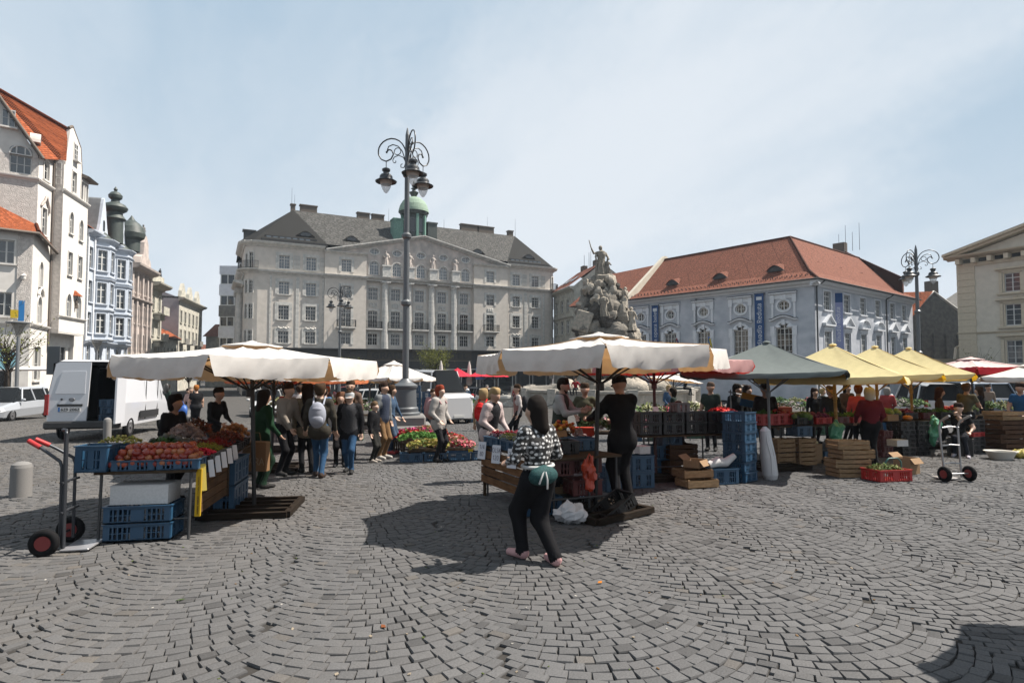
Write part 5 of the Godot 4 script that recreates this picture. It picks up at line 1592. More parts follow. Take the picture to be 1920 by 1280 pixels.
# ---- fountain and lamps --------------------------------------------------------
func fountain() -> void:
	var cx := 8.0
	var cd := 50.5
	var g := gy(cd)
	mat("rock0", Color(0.37, 0.325, 0.27), 0.95, {"tex": "stain", "scale": 0.5, "bump": 4.0, "bumptex": "rough"})
	mat("rock1", Color(0.26, 0.23, 0.195), 0.95, {"tex": "stain", "scale": 0.6, "bump": 4.0, "bumptex": "rough"})
	mat("rock2", Color(0.46, 0.40, 0.33), 0.95, {"tex": "stain", "scale": 0.4, "bump": 4.0, "bumptex": "rough"})
	mat("rock3", Color(0.105, 0.092, 0.08), 0.95, {"tex": "stain", "scale": 0.6, "bump": 4.0, "bumptex": "rough"})
	mat("basin", Color(0.5, 0.455, 0.4), 0.85, {"tex": "stain", "scale": 0.4})
	var root := thing("rock_fountain", "tall baroque fountain of piled boulders crowned by a standing statue", "fountain", Vector3(cx, g, -cd))
	root.basis = Basis(Vector3.UP, 0.12).scaled(Vector3(1.08, 1.03, 1.05))
	var K := [[0.0, 4.0, 3.6], [1.6, 3.7, 3.5], [3.0, 3.2, 3.35], [4.2, 2.9, 3.15], [5.3, 2.5, 2.95], [6.2, 2.45, 2.45], [7.2, 2.3, 2.1], [8.2, 2.1, 1.75], [9.1, 1.8, 1.45], [9.9, 1.4, 1.1], [10.6, 0.9, 0.7]]
	var n := 0
	for i in K.size() - 1:
		var y0: float = K[i][0]
		var y1: float = K[i + 1][0]
		var left: float = K[i][1]
		var right: float = K[i][2]
		var cc := (right - left) * 0.5
		var rad := (right + left) * 0.5
		for ring in 2:
			var rr := rad * (0.8 if ring == 0 else 0.42)
			var cnt := int(4 + rr * 3.4)
			for k in cnt:
				var a := TAU * (k + rng.randf() * 0.6) / cnt + i
				var p := Vector3(cc + cos(a) * rr, lerpf(y0, y1, 0.2 + 0.7 * rng.randf()), -sin(a) * rr * 0.85)
				# the grotto opening through the right foot
				if p.y > 2.4 and p.y < 5.3 and absf(p.x - 0.95) < 1.0: continue
				var s := (0.36 + 0.42 * rng.randf()) * (0.6 + rad * 0.2)
				var sh := Vector3(s * rng.randf_range(0.65, 1.25), s * rng.randf_range(0.6, 1.4), s * rng.randf_range(0.8, 1.1))
				n += 1
				var b := B.new()
				b.t = Transform3D(Basis.from_euler(Vector3(rng.randf_range(-0.5, 0.5), rng.randf() * TAU, rng.randf_range(-0.5, 0.5))), Vector3.ZERO)
				b.ell(Vector3.ZERO, sh, 13, 10, 0.3, n).crumple(0.2, 1.6, n)
				put(root, "boulder", b, mats["rock%d" % [0, 1, 2, 0, 3, 2, 1][rng.randi() % 7]], X(p.x, p.y, p.z))
	# arch lintel and pier cores behind the grotto
	put(root, "boulder", B.new().ell(Vector3(0.9, 5.9, 0), Vector3(1.7, 0.75, 1.5), 14, 8, 0.2, 5), mats.rock1)
	put(root, "core", B.new().ell(Vector3(-1.35, 4.5, -0.3), Vector3(1.1, 5.0, 1.2), 14, 10, 0.2, 3).crumple(0.4, 0.8, 2), mats.rock1)
	put(root, "core", B.new().ell(Vector3(2.35, 2.4, -0.2), Vector3(0.6, 3.6, 1.3), 12, 8, 0.15, 8), mats.rock1)
	# figures on the heap
	for q in [[-1.05, 9.6, 0.9, 1.6, 0.7], [-2.0, 6.2, 1.7, 2.2, 0.25], [-0.35, 7.4, 1.9, 1.9, 0.1], [1.3, 8.1, 1.3, 2.0, -0.3], [1.9, 6.2, 1.6, 2.1, -0.15], [-2.6, 4.0, 1.9, 2.3, 0.5], [-0.3, 3.0, 2.6, 2.4, 0.0], [-1.6, 2.6, 2.7, 2.6, 0.3], [3.0, 4.8, 0.9, 1.9, -0.4]]:
		put(root, "carved_figure", statue(q[3], int(q[0] * 7.0) + 12), mats[["rock0", "rock2", "rock1"][int(absf(q[0]) * 10) % 3]], X(q[0], q[1], q[2], q[0], 0.1, q[4]))
	put(root, "stone_tablet", B.new().rbox(Vector3.ZERO, Vector3(1.3, 1.7, 0.25), 0.06), mats.rock2, X(-2.1, 7.0, 1.75, -0.4, -0.1, -0.3))
	put(root, "stone_tablet", B.new().rbox(Vector3.ZERO, Vector3(1.5, 0.85, 0.3), 0.06), mats.rock3, X(0.55, 8.1, 1.35, 0.05, 0.1, 0.0))
	for k in 60:
		var a := rng.randf() * TAU
		var y := rng.randf_range(1.5, 10.2)
		var rr := lerpf(3.1, 1.3, y / 10.5)
		if y > 2.4 and y < 5.3 and absf(cos(a) * rr - 0.95) < 0.9: continue
		put(root, "boulder", B.new().ell(Vector3.ZERO, Vector3(0.3, 0.36, 0.3) * rng.randf_range(0.6, 1.3), 9, 7, 0.3, k).crumple(0.16, 2.4, k), mats["rock%d" % (k % 4)], X(cos(a) * rr, y, absf(sin(a)) * rr * 0.9, a))
	# crowning plinth and statue with raised arm and sceptre
	put(root, "plinth", B.new().rbox(Vector3(0, 10.7, 0), Vector3(1.3, 0.8, 1.2), 0.1), mats.rock0)
	var st := put(root, "crowning_statue", statue(2.5, 2), mats.rock0, X(-0.1, 11.1, 0.0))
	var arm := B.new().tube([Vector3(-0.3, 1.95, 0), Vector3(-0.65, 1.85, 0.1), Vector3(-0.85, 2.25, 0.12)], [0.12, 0.1, 0.07], 7)
	arm.tube([Vector3(-0.75, 2.0, 0.12), Vector3(-0.9, 2.4, 0.12), Vector3(-1.05, 3.0, 0.1)], [0.05, 0.05, 0.03], 6)
	put(st, "raised_arm", arm, mats.rock0)
	put(st, "attendant", statue(1.4, 5), mats.rock1, X(0.42, 0, 0.2))
	# basin
	var prof := [Vector2(8.3, -0.4), Vector2(8.3, 0.18), Vector2(7.9, 0.18), Vector2(7.9, 0.38), Vector2(7.45, 0.38), Vector2(7.3, 0.5), Vector2(7.15, 0.62), Vector2(7.2, 1.2), Vector2(7.4, 1.32), Vector2(7.45, 1.5), Vector2(6.85, 1.5), Vector2(6.85, 0.7)]
	put(root, "basin_wall", B.new().lathe(prof, 16), mats.basin)
	put(root, "water", B.new().lathe([Vector2(6.9, 1.05), Vector2(0.0, 1.05)], 16), mat("fountainwater", Color(0.03, 0.045, 0.04), 0.05))
	for k in 16:
		var a := TAU * k / 16
		put(root, "basin_pier", B.new().bb(-0.35, 0.35, 0.4, 1.62, -0.2, 0.25), mats.basin, X(cos(a) * 7.25, 0, -sin(a) * 7.25, a + PI * 0.5))
	for q in [[3.0, 1.0], [2.2, -1.3], [4.4, 1.9], [5.2, -0.7], [3.6, -2.4], [4.8, 0.6]]:
		put(root, "boulder", B.new().ell(Vector3.ZERO, Vector3(1.1, 0.8, 0.9), 12, 8, 0.25, int(q[0] * 9)), mats.rock2, X(q[1] * 1.6, 1.5, q[0]))

func lamp_post(pos: Vector3, yaw: float, label: String, lean := 0.0) -> Node3D:
	var root := thing("candelabra_lamp", label, "street lamp", pos, yaw, "three-armed iron street lamps")
	var im: Material = mat("lampiron", Color(0.115, 0.125, 0.135), 0.45, {"tex": "grain", "scale": 1.0, "metal": 0.2})
	var ir: Material = mat("lampdark", Color(0.045, 0.048, 0.052), 0.4, {"metal": 0.3})
	put(root, "base", B.new().lathe([Vector2(0.44, 0), Vector2(0.44, 0.06), Vector2(0.38, 0.1), Vector2(0.38, 0.2), Vector2(0.335, 0.24), Vector2(0.31, 0.75), Vector2(0.35, 0.8), Vector2(0.36, 0.86), Vector2(0.3, 0.9), Vector2(0.22, 0.95), Vector2(0.15, 1.02), Vector2(0.12, 1.06)], 24), im)
	put(root, "pole", B.new().lathe([Vector2(0.095, 1.0), Vector2(0.092, 3.2), Vector2(0.15, 3.25), Vector2(0.155, 3.33), Vector2(0.09, 3.4), Vector2(0.082, 5.2), Vector2(0.14, 5.25), Vector2(0.145, 5.33), Vector2(0.08, 5.4), Vector2(0.072, 7.05), Vector2(0.125, 7.1), Vector2(0.13, 7.2), Vector2(0.075, 7.28), Vector2(0.06, 8.35), Vector2(0.02, 8.55), Vector2(0.0, 8.6)], 14), im)
	if not cache.has("lamparm"):
		var b := B.new()
		var P := func(a: Array) -> Array:
			var cv := Curve3D.new()
			for i in a.size():
				var p := Vector3(a[i][0], a[i][1], 0)
				var tn := Vector3.ZERO
				if i > 0 and i < a.size() - 1: tn = Vector3(a[i + 1][0] - a[i - 1][0], a[i + 1][1] - a[i - 1][1], 0) * 0.17
				cv.add_point(p, -tn, tn)
			var o := []
			var L := cv.get_baked_length()
			var m := int(L / 0.045)
			for i in m + 1: o.append(cv.sample_baked(L * i / m))
			return o
		b.tube(P.call([[0.05, 0], [0.04, 0.33], [0.1, 0.55], [0.26, 0.75], [0.52, 0.84], [0.77, 0.76], [0.91, 0.58], [0.92, 0.37], [0.83, 0.22], [0.67, 0.15], [0.52, 0.21], [0.44, 0.35], [0.49, 0.47], [0.59, 0.51], [0.66, 0.43]]), 0.021, 6)
		b.tube(P.call([[0.66, 0.43], [0.6, 0.6], [0.46, 0.65], [0.28, 0.58], [0.16, 0.43], [0.07, 0.15]]), 0.016, 6)
		var ci := []
		for k in 20: ci.append(Vector3(0.31 + 0.105 * cos(TAU * k / 20), 0.43 + 0.105 * sin(TAU * k / 20), 0))
		b.tube(ci, 0.014, 5, true)
		b.tube(P.call([[0.06, 0.1], [0.13, 0.24], [0.28, 0.31], [0.42, 0.26], [0.47, 0.16], [0.42, 0.08], [0.36, 0.1], [0.37, 0.15]]), 0.014, 5)
		b.tube(P.call([[0.06, 0.05], [0.1, -0.08], [0.2, -0.06], [0.21, 0.02], [0.15, 0.04]]), 0.014, 5)
		b.ell(Vector3(0.66, 0.43, 0), Vector3(0.035, 0.035, 0.035), 6, 5)
		cache["lamparm"] = b.mesh()
		cache["lamprod"] = B.new().cyl(Vector3(0.67, 0.15, 0), Vector3(0.67, -0.04, 0), 0.012, 0.012, 6).mesh()
		cache["lampshade"] = B.new().lathe([Vector2(0.31, -0.46), Vector2(0.325, -0.43), Vector2(0.3, -0.42), Vector2(0.2, -0.35), Vector2(0.19, -0.27), Vector2(0.15, -0.22), Vector2(0.09, -0.2), Vector2(0.085, -0.15), Vector2(0.12, -0.11), Vector2(0.125, -0.06), Vector2(0.06, -0.02), Vector2(0.015, 0.0)], 18, Vector3(0.67, -0.03, 0)).mesh()
		cache["lampcollar"] = B.new().lathe([Vector2(0.165, -0.53), Vector2(0.185, -0.44), Vector2(0.19, -0.4)], 18, Vector3(0.67, -0.03, 0)).mesh()
		cache["lampglobe"] = B.new().lathe([Vector2(0.0, -0.8), Vector2(0.05, -0.77), Vector2(0.1, -0.69), Vector2(0.14, -0.6), Vector2(0.16, -0.52)], 18, Vector3(0.67, -0.03, 0)).mesh()
	for a in [2.95, -1.15, 0.95]:
		var xa := X(0, 7.45, 0, a)
		var n := putm(root, "scroll_arm", cache.lamparm, ir, xa)
		putm(n, "hanging_rod", cache.lamprod, ir)
		var l := putm(root, "lantern", cache.lampshade, ir, xa)
		putm(l, "glass_globe", cache.lampglobe, mat("globe", Color(0.7, 0.72, 0.74), 0.1, {"alpha": 0.45}))
		putm(l, "reflector", cache.lampcollar, mat("reflector", Color(0.42, 0.36, 0.32), 0.4))
	return root

func modern_lamp(pos: Vector3, h: float, label: String) -> void:
	var root := thing("street_lamp", label, "street lamp", pos, 0.0, "slim modern street lamps")
	put(root, "pole", B.new().cyl(Vector3.ZERO, Vector3(0, h, 0), 0.11, 0.09, 10), mat("galv", Color(0.2, 0.21, 0.22), 0.5, {"metal": 0.4}))
	put(root, "lantern", B.new().lathe([Vector2(0.1, h), Vector2(0.14, h + 0.2), Vector2(0.36, h + 0.75), Vector2(0.38, h + 0.8)], 12), mat("lanternglass", Color(0.3, 0.28, 0.25), 0.15, {"alpha": 0.6}))
	put(root, "cover", B.new().lathe([Vector2(0.62, h + 0.8), Vector2(0.62, h + 0.84), Vector2(0.2, h + 0.92), Vector2(0, h + 0.93)], 16), mats.galv)

func lamps() -> void:
	var p := put(self, "lamp_plinth", B.new().rbox(Vector3(0, 0.3, 0), Vector3(1.5, 0.6, 1.5), 0.05).rbox(Vector3(0, 0.72, 0), Vector3(1.15, 0.3, 1.15), 0.05), mat("granite", Color(0.22, 0.215, 0.21), 0.8, {"tex": "grain", "scale": 1.5}))
	p.transform = X(-3.14, gy(17.0) - 0.03, -17.0, 0.2)
	tag(p, "stepped grey granite plinth under the tall central lamp", "plinth")
	lamp_post(Vector3(-3.14, gy(17.0) + 0.84, -17.0), 0.0, "tall iron lamp with three scroll arms on granite plinth among shoppers")
	lamp_post(Vector3(-11.5, gy(38.4), -38.4), 0.0, "distant scroll-armed iron lamp in front of the hotel")
	lamp_post(Vector3(19.8, gy(28.0), -28.0), 0.72, "scroll-armed iron lamp rising behind the yellow umbrellas")
	modern_lamp(Vector3(-29.2, gy(34.0), -34.0), 4.6, "slim street lamp before the white corner house")
	modern_lamp(Vector3(-33.2, gy(46.0), -46.0), 4.5, "slim street lamp before the pale blue house")
	# back of a street information sign
	var s := thing("street_sign", "grey back of a tall rectangular road sign on a pole", "sign", on(-30.6, 38.5))
	put(s, "pole", B.new().cyl(Vector3.ZERO, Vector3(0, 3.9, 0), 0.06, 0.06, 8), mats.galv)
	put(s, "panel", B.new().rbox(Vector3(0, 3.4, 0.08), Vector3(0.9, 1.9, 0.05), 0.02), mat("signgrey", Color(0.14, 0.15, 0.16), 0.6))
	put(s, "rail", B.new().bb(-0.45, 0.45, 2.9, 2.96, 0.0, 0.05).bb(-0.45, 0.45, 3.8, 3.86, 0.0, 0.05), mats.galv)
	s = thing("parking_sign", "blue square parking sign on a pole near red umbrellas", "sign", on(-3.4, 62.0))
	put(s, "pole", B.new().cyl(Vector3.ZERO, Vector3(0, 3.6, 0), 0.05, 0.05, 8), mats.galv)
	var pn := put(s, "panel", B.new().bb(-0.5, 0.5, 2.3, 3.6, 0.05, 0.09), mat("signblue", Color(0.02, 0.12, 0.35), 0.4))
	text(pn, "lettering", "P", 1.0, mat("signwhite", Color(0.75, 0.75, 0.75), 0.5), X(0, 2.95, 0.095), 0.01, true)

# ---- market ----------------------------------------------------------------------
func canvas(key: String, c: Color, back: Color) -> Material:
	return mat("canvas_" + key, c, 0.9, {"tex": "plaster", "scale": 0.6, "bump": 1.6, "bumptex": "blotch", "back": back})

func umbrella(x: float, d: float, label: String, o := {}) -> Node3D:
	var n: int = o.get("n", 8)
	var R: float = o.get("R", 1.65)
	var rim: float = o.get("rim", 2.1)
	var apex: float = o.get("apex", 2.35)
	var val: float = o.get("val", 0.24)
	var top: Material = o.top
	var vm: Material = o.get("valmat", top)
	var pm: Material = o.get("pole", mat("polesteel", Color(0.03, 0.03, 0.032), 0.5, {"metal": 0.4}))
	var root := thing("market_umbrella", label, "umbrella", on(x, d), o.get("rot", 0.0), "market umbrellas", true)
	if o.has("tilt"): root.basis = Basis(Vector3.FORWARD, o.tilt) * root.basis
	var C := []
	for k in n: C.append(Vector3(cos(TAU * k / n) * R, rim, -sin(TAU * k / n) * R))
	var T := Vector3(0, apex, 0)
	for k in n:
		var a: Vector3 = C[k]
		var e: Vector3 = C[(k + 1) % n]
		var b := B.new()
		var m := (a + e) * 0.5
		var G := func(s: float, t: float) -> Vector3:
			var q: Vector3 = a.lerp(e, t)
			var arc := 4.0 * t * (1.0 - t)
			q -= Vector3(m.x, 0, m.z) * (0.035 * arc)
			var p: Vector3 = T.lerp(q, s)
			p.y -= arc * 0.035 * R * s * (1.25 - s) * 2.0 + 0.012 * sin(t * 17.0 + k * 2.0) * s * (1.0 - s) * 2.0 + 0.02 * R * sin(s * PI) + 0.007 * sin(t * 41.0 + k) * pow(s, 5.0)
			return p
		var N := 7
		var M := 14
		for i in N:
			for j in M:
				var p0: Vector3 = G.call(float(i) / N, float(j) / M)
				var p1: Vector3 = G.call(float(i + 1) / N, float(j) / M)
				var p2: Vector3 = G.call(float(i + 1) / N, float(j + 1) / M)
				var p3: Vector3 = G.call(float(i) / N, float(j + 1) / M)
				var nn := (p1 - p0).cross(p2 - p0).normalized()
				if i == 0: b.tri(p0, p1, p2)
				else: b.quadn(p0, p1, p2, p3, nn, nn, nn, nn)
		put(root, "canopy_panel", b.smooth(), top)
		if val > 0.0:
			var v := B.new()
			var out := Vector3(m.x, 0, m.z).normalized()
			for j in M:
				var t0 := float(j) / M
				var t1 := float(j + 1) / M
				var q0: Vector3 = G.call(1.0, t0)
				var q1: Vector3 = G.call(1.0, t1)
				var w0 := (sin(t0 * 21.0 + k * 1.3 + d) + 0.7 * sin(t0 * 47.0 + k * 2.1)) * 0.014
				var w1 := (sin(t1 * 21.0 + k * 1.3 + d) + 0.7 * sin(t1 * 47.0 + k * 2.1)) * 0.014
				var in0 := (a.lerp(e, 0.5) - q0) * (0.09 * absf(t0 - 0.5) * 2.0)
				var in1 := (a.lerp(e, 0.5) - q1) * (0.09 * absf(t1 - 0.5) * 2.0)
				in0.y = 0.0; in1.y = 0.0
				var r0 := q0 + out * (0.035 + w0) + Vector3(0, -val * 0.55, 0) + in0 * 0.4
				var r1 := q1 + out * (0.035 + w1) + Vector3(0, -val * 0.55, 0) + in1 * 0.4
				var s0 := q0 + out * (0.03 - w0) + Vector3(0, -val + 0.03 * sin(t0 * PI * 4.0 + k) * val, 0) + in0
				var s1 := q1 + out * (0.03 - w1) + Vector3(0, -val + 0.03 * sin(t1 * PI * 4.0 + k) * val, 0) + in1
				v.quad(r0, r1, q1, q0)
				v.quad(s0, s1, r1, r0)
			put(root, "valance", v.smooth(), vm)
		put(root, "rib", B.new().cyl(T + Vector3(0, -0.06, 0), a + Vector3(0, -0.035, 0), 0.016, 0.012, 6), pm)
		put(root, "strut", B.new().cyl(Vector3(0, rim - 0.42, 0), T.lerp(a, 0.55) + Vector3(0, -0.05, 0), 0.012, 0.012, 6), pm)
	if o.get("vent", true):
		var vb := B.new()
		for k in n:
			var a: Vector3 = C[k]
			var e: Vector3 = C[(k + 1) % n]
			var up := Vector3(0, 0.012, 0)
			var p := T.lerp(a, 0.24) + up
			var q := T.lerp(e, 0.24) + up
			vb.tri(T + up * 1.4, p, q)
			var mid := (p + q) * 0.5
			vb.quad(T.lerp(a, 0.245) + up * 0.15, mid + Vector3(0, -0.02, 0), mid, p)
			vb.quad(mid + Vector3(0, -0.02, 0), T.lerp(e, 0.245) + up * 0.15, q, mid)
		put(root, "vent_cap", vb, top)
	put(root, "finial", B.new().lathe([Vector2(0.09, 0.0), Vector2(0.06, 0.03), Vector2(0.0, 0.045)], 12, T + Vector3(0, -0.012, 0)), o.get("finial", top))
	var lean: Vector2 = o.get("foot", Vector2.ZERO)
	put(root, "pole", B.new().cyl(Vector3(lean.x, 0.0, lean.y), T + Vector3(0, -0.02, 0), o.get("pr", 0.028), o.get("pr", 0.028), 12), pm)
	put(root, "slider", B.new().cyl(Vector3(0, rim - 0.5, 0), Vector3(0, rim - 0.38, 0), 0.05, 0.05, 10), pm)
	if o.get("base", true):
		var wm: Material = mat("darkwood", Color(0.035, 0.028, 0.023), 0.85, {"tex": "wood", "scale": 1.2})
		for q in [[-0.5, -0.5, 0.5, -0.5], [0.5, -0.5, 0.5, 0.5], [0.5, 0.5, -0.5, 0.5], [-0.5, 0.5, -0.5, -0.5], [-0.5, 0.0, 0.5, 0.0], [-0.5, -0.25, 0.5, -0.25], [-0.5, 0.25, 0.5, 0.25]]:
			var a := Vector3(q[0] * 1.05 + lean.x, 0.045, q[1] * 1.05 + lean.y)
			var e := Vector3(q[2] * 1.05 + lean.x, 0.045, q[3] * 1.05 + lean.y)
			put(root, "base_beam", B.new().box(Vector3.ZERO, Vector3(a.distance_to(e), 0.07, 0.08)), wm, Transform3D(Basis(Vector3.UP, atan2(-(e - a).z, (e - a).x)), (a + e) * 0.5))
	return root

# crates: one mesh of each kind, shared by all copies
func crate_mesh(key: String, w: float, h: float, dep: float) -> Mesh:
	if cache.has("crate" + key): return cache["crate" + key]
	var b := B.new()
	var t := 0.014
	b.bb(-w * 0.5, w * 0.5, 0.0, 0.015, -dep * 0.5, dep * 0.5)
	for s in [-1, 1]:
		for f in 2:
			var L := w if f == 0 else dep
			var off := dep * 0.5 if f == 0 else w * 0.5
			var x := Transform3D(Basis(Vector3.UP, 0.0 if f == 0 else PI * 0.5), Vector3.ZERO)
			b.t = x
			var zc: float = s * (off - t * 0.5)
			b.box(Vector3(0, h * 0.06, zc), Vector3(L - 0.004, h * 0.12, t))
			b.box(Vector3(0, h * 0.91, zc), Vector3(L - 0.004, h * 0.18, t))
			b.box(Vector3(0, h * 0.985, zc + s * 0.008), Vector3(L + 0.012, h * 0.03 + 0.006, t + 0.012))
			b.box(Vector3(0, h * 0.5, zc), Vector3(L * 0.2, h * 0.7, t))
			b.box(Vector3(0, h * 0.47, zc), Vector3(L - 0.01, h * 0.05, t * 0.9))
			for e in [-1, 1]: b.box(Vector3(e * (L * 0.5 - 0.035), h * 0.5, zc), Vector3(0.06, h * 0.8, t * 1.3))
			var k := int(L / 0.045)
			for i in range(1, k): b.box(Vector3(-L * 0.5 + L * i / k, h * 0.45, zc), Vector3(0.016, h * 0.72, t * 0.8))
	cache["crate" + key] = b.mesh()
	return cache["crate" + key]

func plastic(x: float, d: float, up: float, yaw: float, size: Vector3, m: String, label: String, group := "", roll := 0.0) -> MeshInstance3D:
	var cs := {"blue": Color(0.018, 0.068, 0.135), "black": Color(0.012, 0.012, 0.013), "red": Color(0.42, 0.022, 0.02), "darkred": Color(0.09, 0.012, 0.012), "green": Color(0.02, 0.09, 0.05), "grey": Color(0.12, 0.12, 0.125)}
	var o := putm(self, m + "_crate", crate_mesh("%.2f_%.2f_%.2f" % [size.x, size.y, size.z], size.x, size.y, size.z), mat("plastic" + m, cs[m], 0.42))
	o.transform = Transform3D(Basis(Vector3.RIGHT, -atan(SLOPE)) * Basis(Vector3.UP, yaw) * Basis(Vector3.BACK, roll), on(x, d, up))
	tag(o, label, "crate", group)
	return o

func wood_crate(x: float, d: float, up: float, yaw: float, s: Vector3, label: String, tone := 0, rows := 3, group := "wooden slat crates") -> Node3D:
	var r := thing("wooden_crate", label, "crate", on(x, d, up), yaw, group, true)
	var m: Material = mat("cratewood%d" % tone, [Color(0.42, 0.30, 0.19), Color(0.30, 0.20, 0.125), Color(0.13, 0.075, 0.05)][tone], 0.85, {"tex": "wood", "scale": 1.6})
	var key := "wc%.2f_%.2f_%.2f_%d" % [s.x, s.y, s.z, rows]
	if not cache.has(key):
		cache[key] = [B.new().box(Vector3.ZERO, Vector3(s.x, s.y / rows * 0.78, 0.008)).mesh(), B.new().box(Vector3.ZERO, Vector3(0.008, s.y / rows * 0.78, s.z - 0.02)).mesh(), B.new().box(Vector3.ZERO, Vector3(0.03, s.y, 0.03)).mesh(), B.new().box(Vector3.ZERO, Vector3(s.x - 0.02, 0.008, s.z - 0.02)).mesh()]
	for i in rows:
		var y := s.y * (i + 0.5) / rows
		for e in [-1, 1]:
			putm(r, "slat", cache[key][0], m, X(0, y, e * s.z * 0.5))
			putm(r, "slat", cache[key][1], m, X(e * (s.x * 0.5 - 0.004), y, 0))
	for ex in [-1, 1]:
		for ez in [-1, 1]: putm(r, "corner_post", cache[key][2], m, X(ex * (s.x * 0.5 - 0.025), s.y * 0.5, ez * (s.z * 0.5 - 0.022)))
	putm(r, "bottom", cache[key][3], m, X(0, 0.012, 0))
	return r

# a heap of small things nobody would count (berries, leaves, blossoms)
func heap(called: String, label: String, category: String, pos: Vector3, yaw: float, w: float, dep: float, h: float, n: int, r: float, cols: Array, form := "ball") -> MeshInstance3D:
	var b := B.new()
	b.coloured = true
	for i in n:
		var px := rng.randf_range(-0.5, 0.5)
		var pz := rng.randf_range(-0.5, 0.5)
		var dome := 1.0 - 1.6 * (px * px + pz * pz)
		var p := Vector3(px * w, h * maxf(dome, 0.15) * rng.randf_range(0.55, 1.0), pz * dep)
		var c: Color = cols[rng.randi() % cols.size()]
		var l := rng.randf_range(0.75, 1.2)
		b.col = Color(c.r * l, c.g * l, c.b * l)
		b.t = Transform3D(Basis.from_euler(Vector3(rng.randf_range(-0.9, 0.9), rng.randf() * TAU, rng.randf_range(-0.9, 0.9))), p)
		var s := r * rng.randf_range(0.7, 1.25)
		if form == "ball": b.ell(Vector3.ZERO, Vector3(s, s * 0.92, s), 6, 4)
		elif form == "leaf":
			b.tri(Vector3(-s * 0.4, 0, 0), Vector3(0, s * 0.25, s), Vector3(0, 0, -s))
			b.tri(Vector3(s * 0.4, 0, 0), Vector3(0, 0, -s), Vector3(0, s * 0.25, s))
		elif form == "flower":
			for k in 5:
				var a := TAU * k / 5
				b.tri(Vector3.ZERO, Vector3(cos(a) * s, s * 0.35, sin(a) * s), Vector3(cos(a + 0.9) * s, s * 0.35, sin(a + 0.9) * s))
		elif form == "stick": b.cyl(Vector3(0, 0, -s * 3), Vector3(0, 0, s * 3), s * 0.35, s * 0.22, 6)
	var o := put(self, called, b, mat("heapmat" + ("leaf" if form in ["leaf", "flower"] else ""), Color.WHITE, 0.6, {"vc": 1, "back": Color(0.06, 0.08, 0.02)} if form in ["leaf", "flower"] else {"vc": 1}))
	o.transform = Transform3D(Basis(Vector3.RIGHT, -atan(SLOPE)) * Basis(Vector3.UP, yaw), pos)
	tag(o, label, category)
	kind(o, "stuff")
	return o

func table(x: float, d: float, yaw: float, w: float, dep: float, h: float, label: String, m: Material) -> Node3D:   # w along local x, dep along local -z
	var r := thing("stall_table", label, "table", on(x, d), yaw, "market stall tables", true)
	var k := int(dep / 0.16)
	for i in k: put(r, "top_board", B.new().box(Vector3(w * 0.5, h - 0.015, -dep * (i + 0.5) / k), Vector3(w, 0.03, dep / k - 0.01)), m)
	var st: Material = mat("tablesteel", Color(0.07, 0.072, 0.075), 0.5, {"metal": 0.5})
	var nl := maxi(2, int(w / 1.4) + 1)
	for i in nl:
		for z in [-0.05, -dep + 0.05]:
			put(r, "leg", B.new().cyl(Vector3(0.06 + (w - 0.12) * i / (nl - 1), 0, z), Vector3(0.06 + (w - 0.12) * i / (nl - 1), h - 0.03, z), 0.016, 0.016, 8), st)
	for z in [-0.05, -dep + 0.05]: put(r, "rail", B.new().cyl(Vector3(0.06, h * 0.3, z), Vector3(w - 0.06, h * 0.3, z), 0.012, 0.012, 6), st)
	return r

func carton(x: float, d: float, up: float, yaw: float, s: Vector3, label: String, m: Material, open := true, roll := 0.0) -> Node3D:
	var r := thing("cardboard_box", label, "box", on(x, d, up), yaw, "", true)
	if roll != 0.0: r.basis = r.basis * Basis(Vector3.BACK, roll)
	var t := 0.006
	put(r, "side", B.new().bb(-s.x * 0.5, s.x * 0.5, 0, s.y, s.z * 0.5 - t, s.z * 0.5), m)
	put(r, "side", B.new().bb(-s.x * 0.5, s.x * 0.5, 0, s.y, -s.z * 0.5, -s.z * 0.5 + t), m)
	put(r, "side", B.new().bb(-s.x * 0.5, -s.x * 0.5 + t, 0, s.y, -s.z * 0.5 + t, s.z * 0.5 - t), m)
	put(r, "side", B.new().bb(s.x * 0.5 - t, s.x * 0.5, 0, s.y, -s.z * 0.5 + t, s.z * 0.5 - t), m)
	put(r, "bottom", B.new().bb(-s.x * 0.5 + t, s.x * 0.5 - t, 0, t, -s.z * 0.5 + t, s.z * 0.5 - t), m)
	if open:
		put(r, "flap", B.new().box(Vector3(0, 0, s.z * 0.2), Vector3(s.x - 0.01, t, s.z * 0.42)), m, X(0, s.y, s.z * 0.5, 0, 0.9))
		put(r, "flap", B.new().box(Vector3(0, 0, -s.z * 0.2), Vector3(s.x - 0.01, t, s.z * 0.42)), m, X(0, s.y, -s.z * 0.5, 0, 0.7))
		put(r, "flap", B.new().box(Vector3(s.z * 0.2, 0, 0), Vector3(s.z * 0.42, t, s.z - 0.02)), m, X(s.x * 0.5, s.y, 0, 0, 0, -0.8))
	else:
		put(r, "lid", B.new().bb(-s.x * 0.5 - 0.004, s.x * 0.5 + 0.004, s.y, s.y + t, -s.z * 0.5 - 0.004, s.z * 0.5 + 0.004), m)
	return r

func price_card(x: float, d: float, up: float, yaw: float, w: float, h: float, words: String, label: String, c := Color(0.72, 0.74, 0.78), pitch := -0.25) -> void:
	var o := put(self, "price_card", B.new().box(Vector3.ZERO, Vector3(w, h, 0.003)), mat("paper%.2f" % c.b, c, 0.8))
	o.transform = Transform3D(Basis.from_euler(Vector3(pitch, yaw, 0.06)), on(x, d, up))
	tag(o, label, "price card", "paper price cards")
	if words != "": text(o, "handwriting", words, h * 0.34, mat("ink", Color(0.05, 0.05, 0.09), 0.8), X(0, 0, 0.003), 0.001)

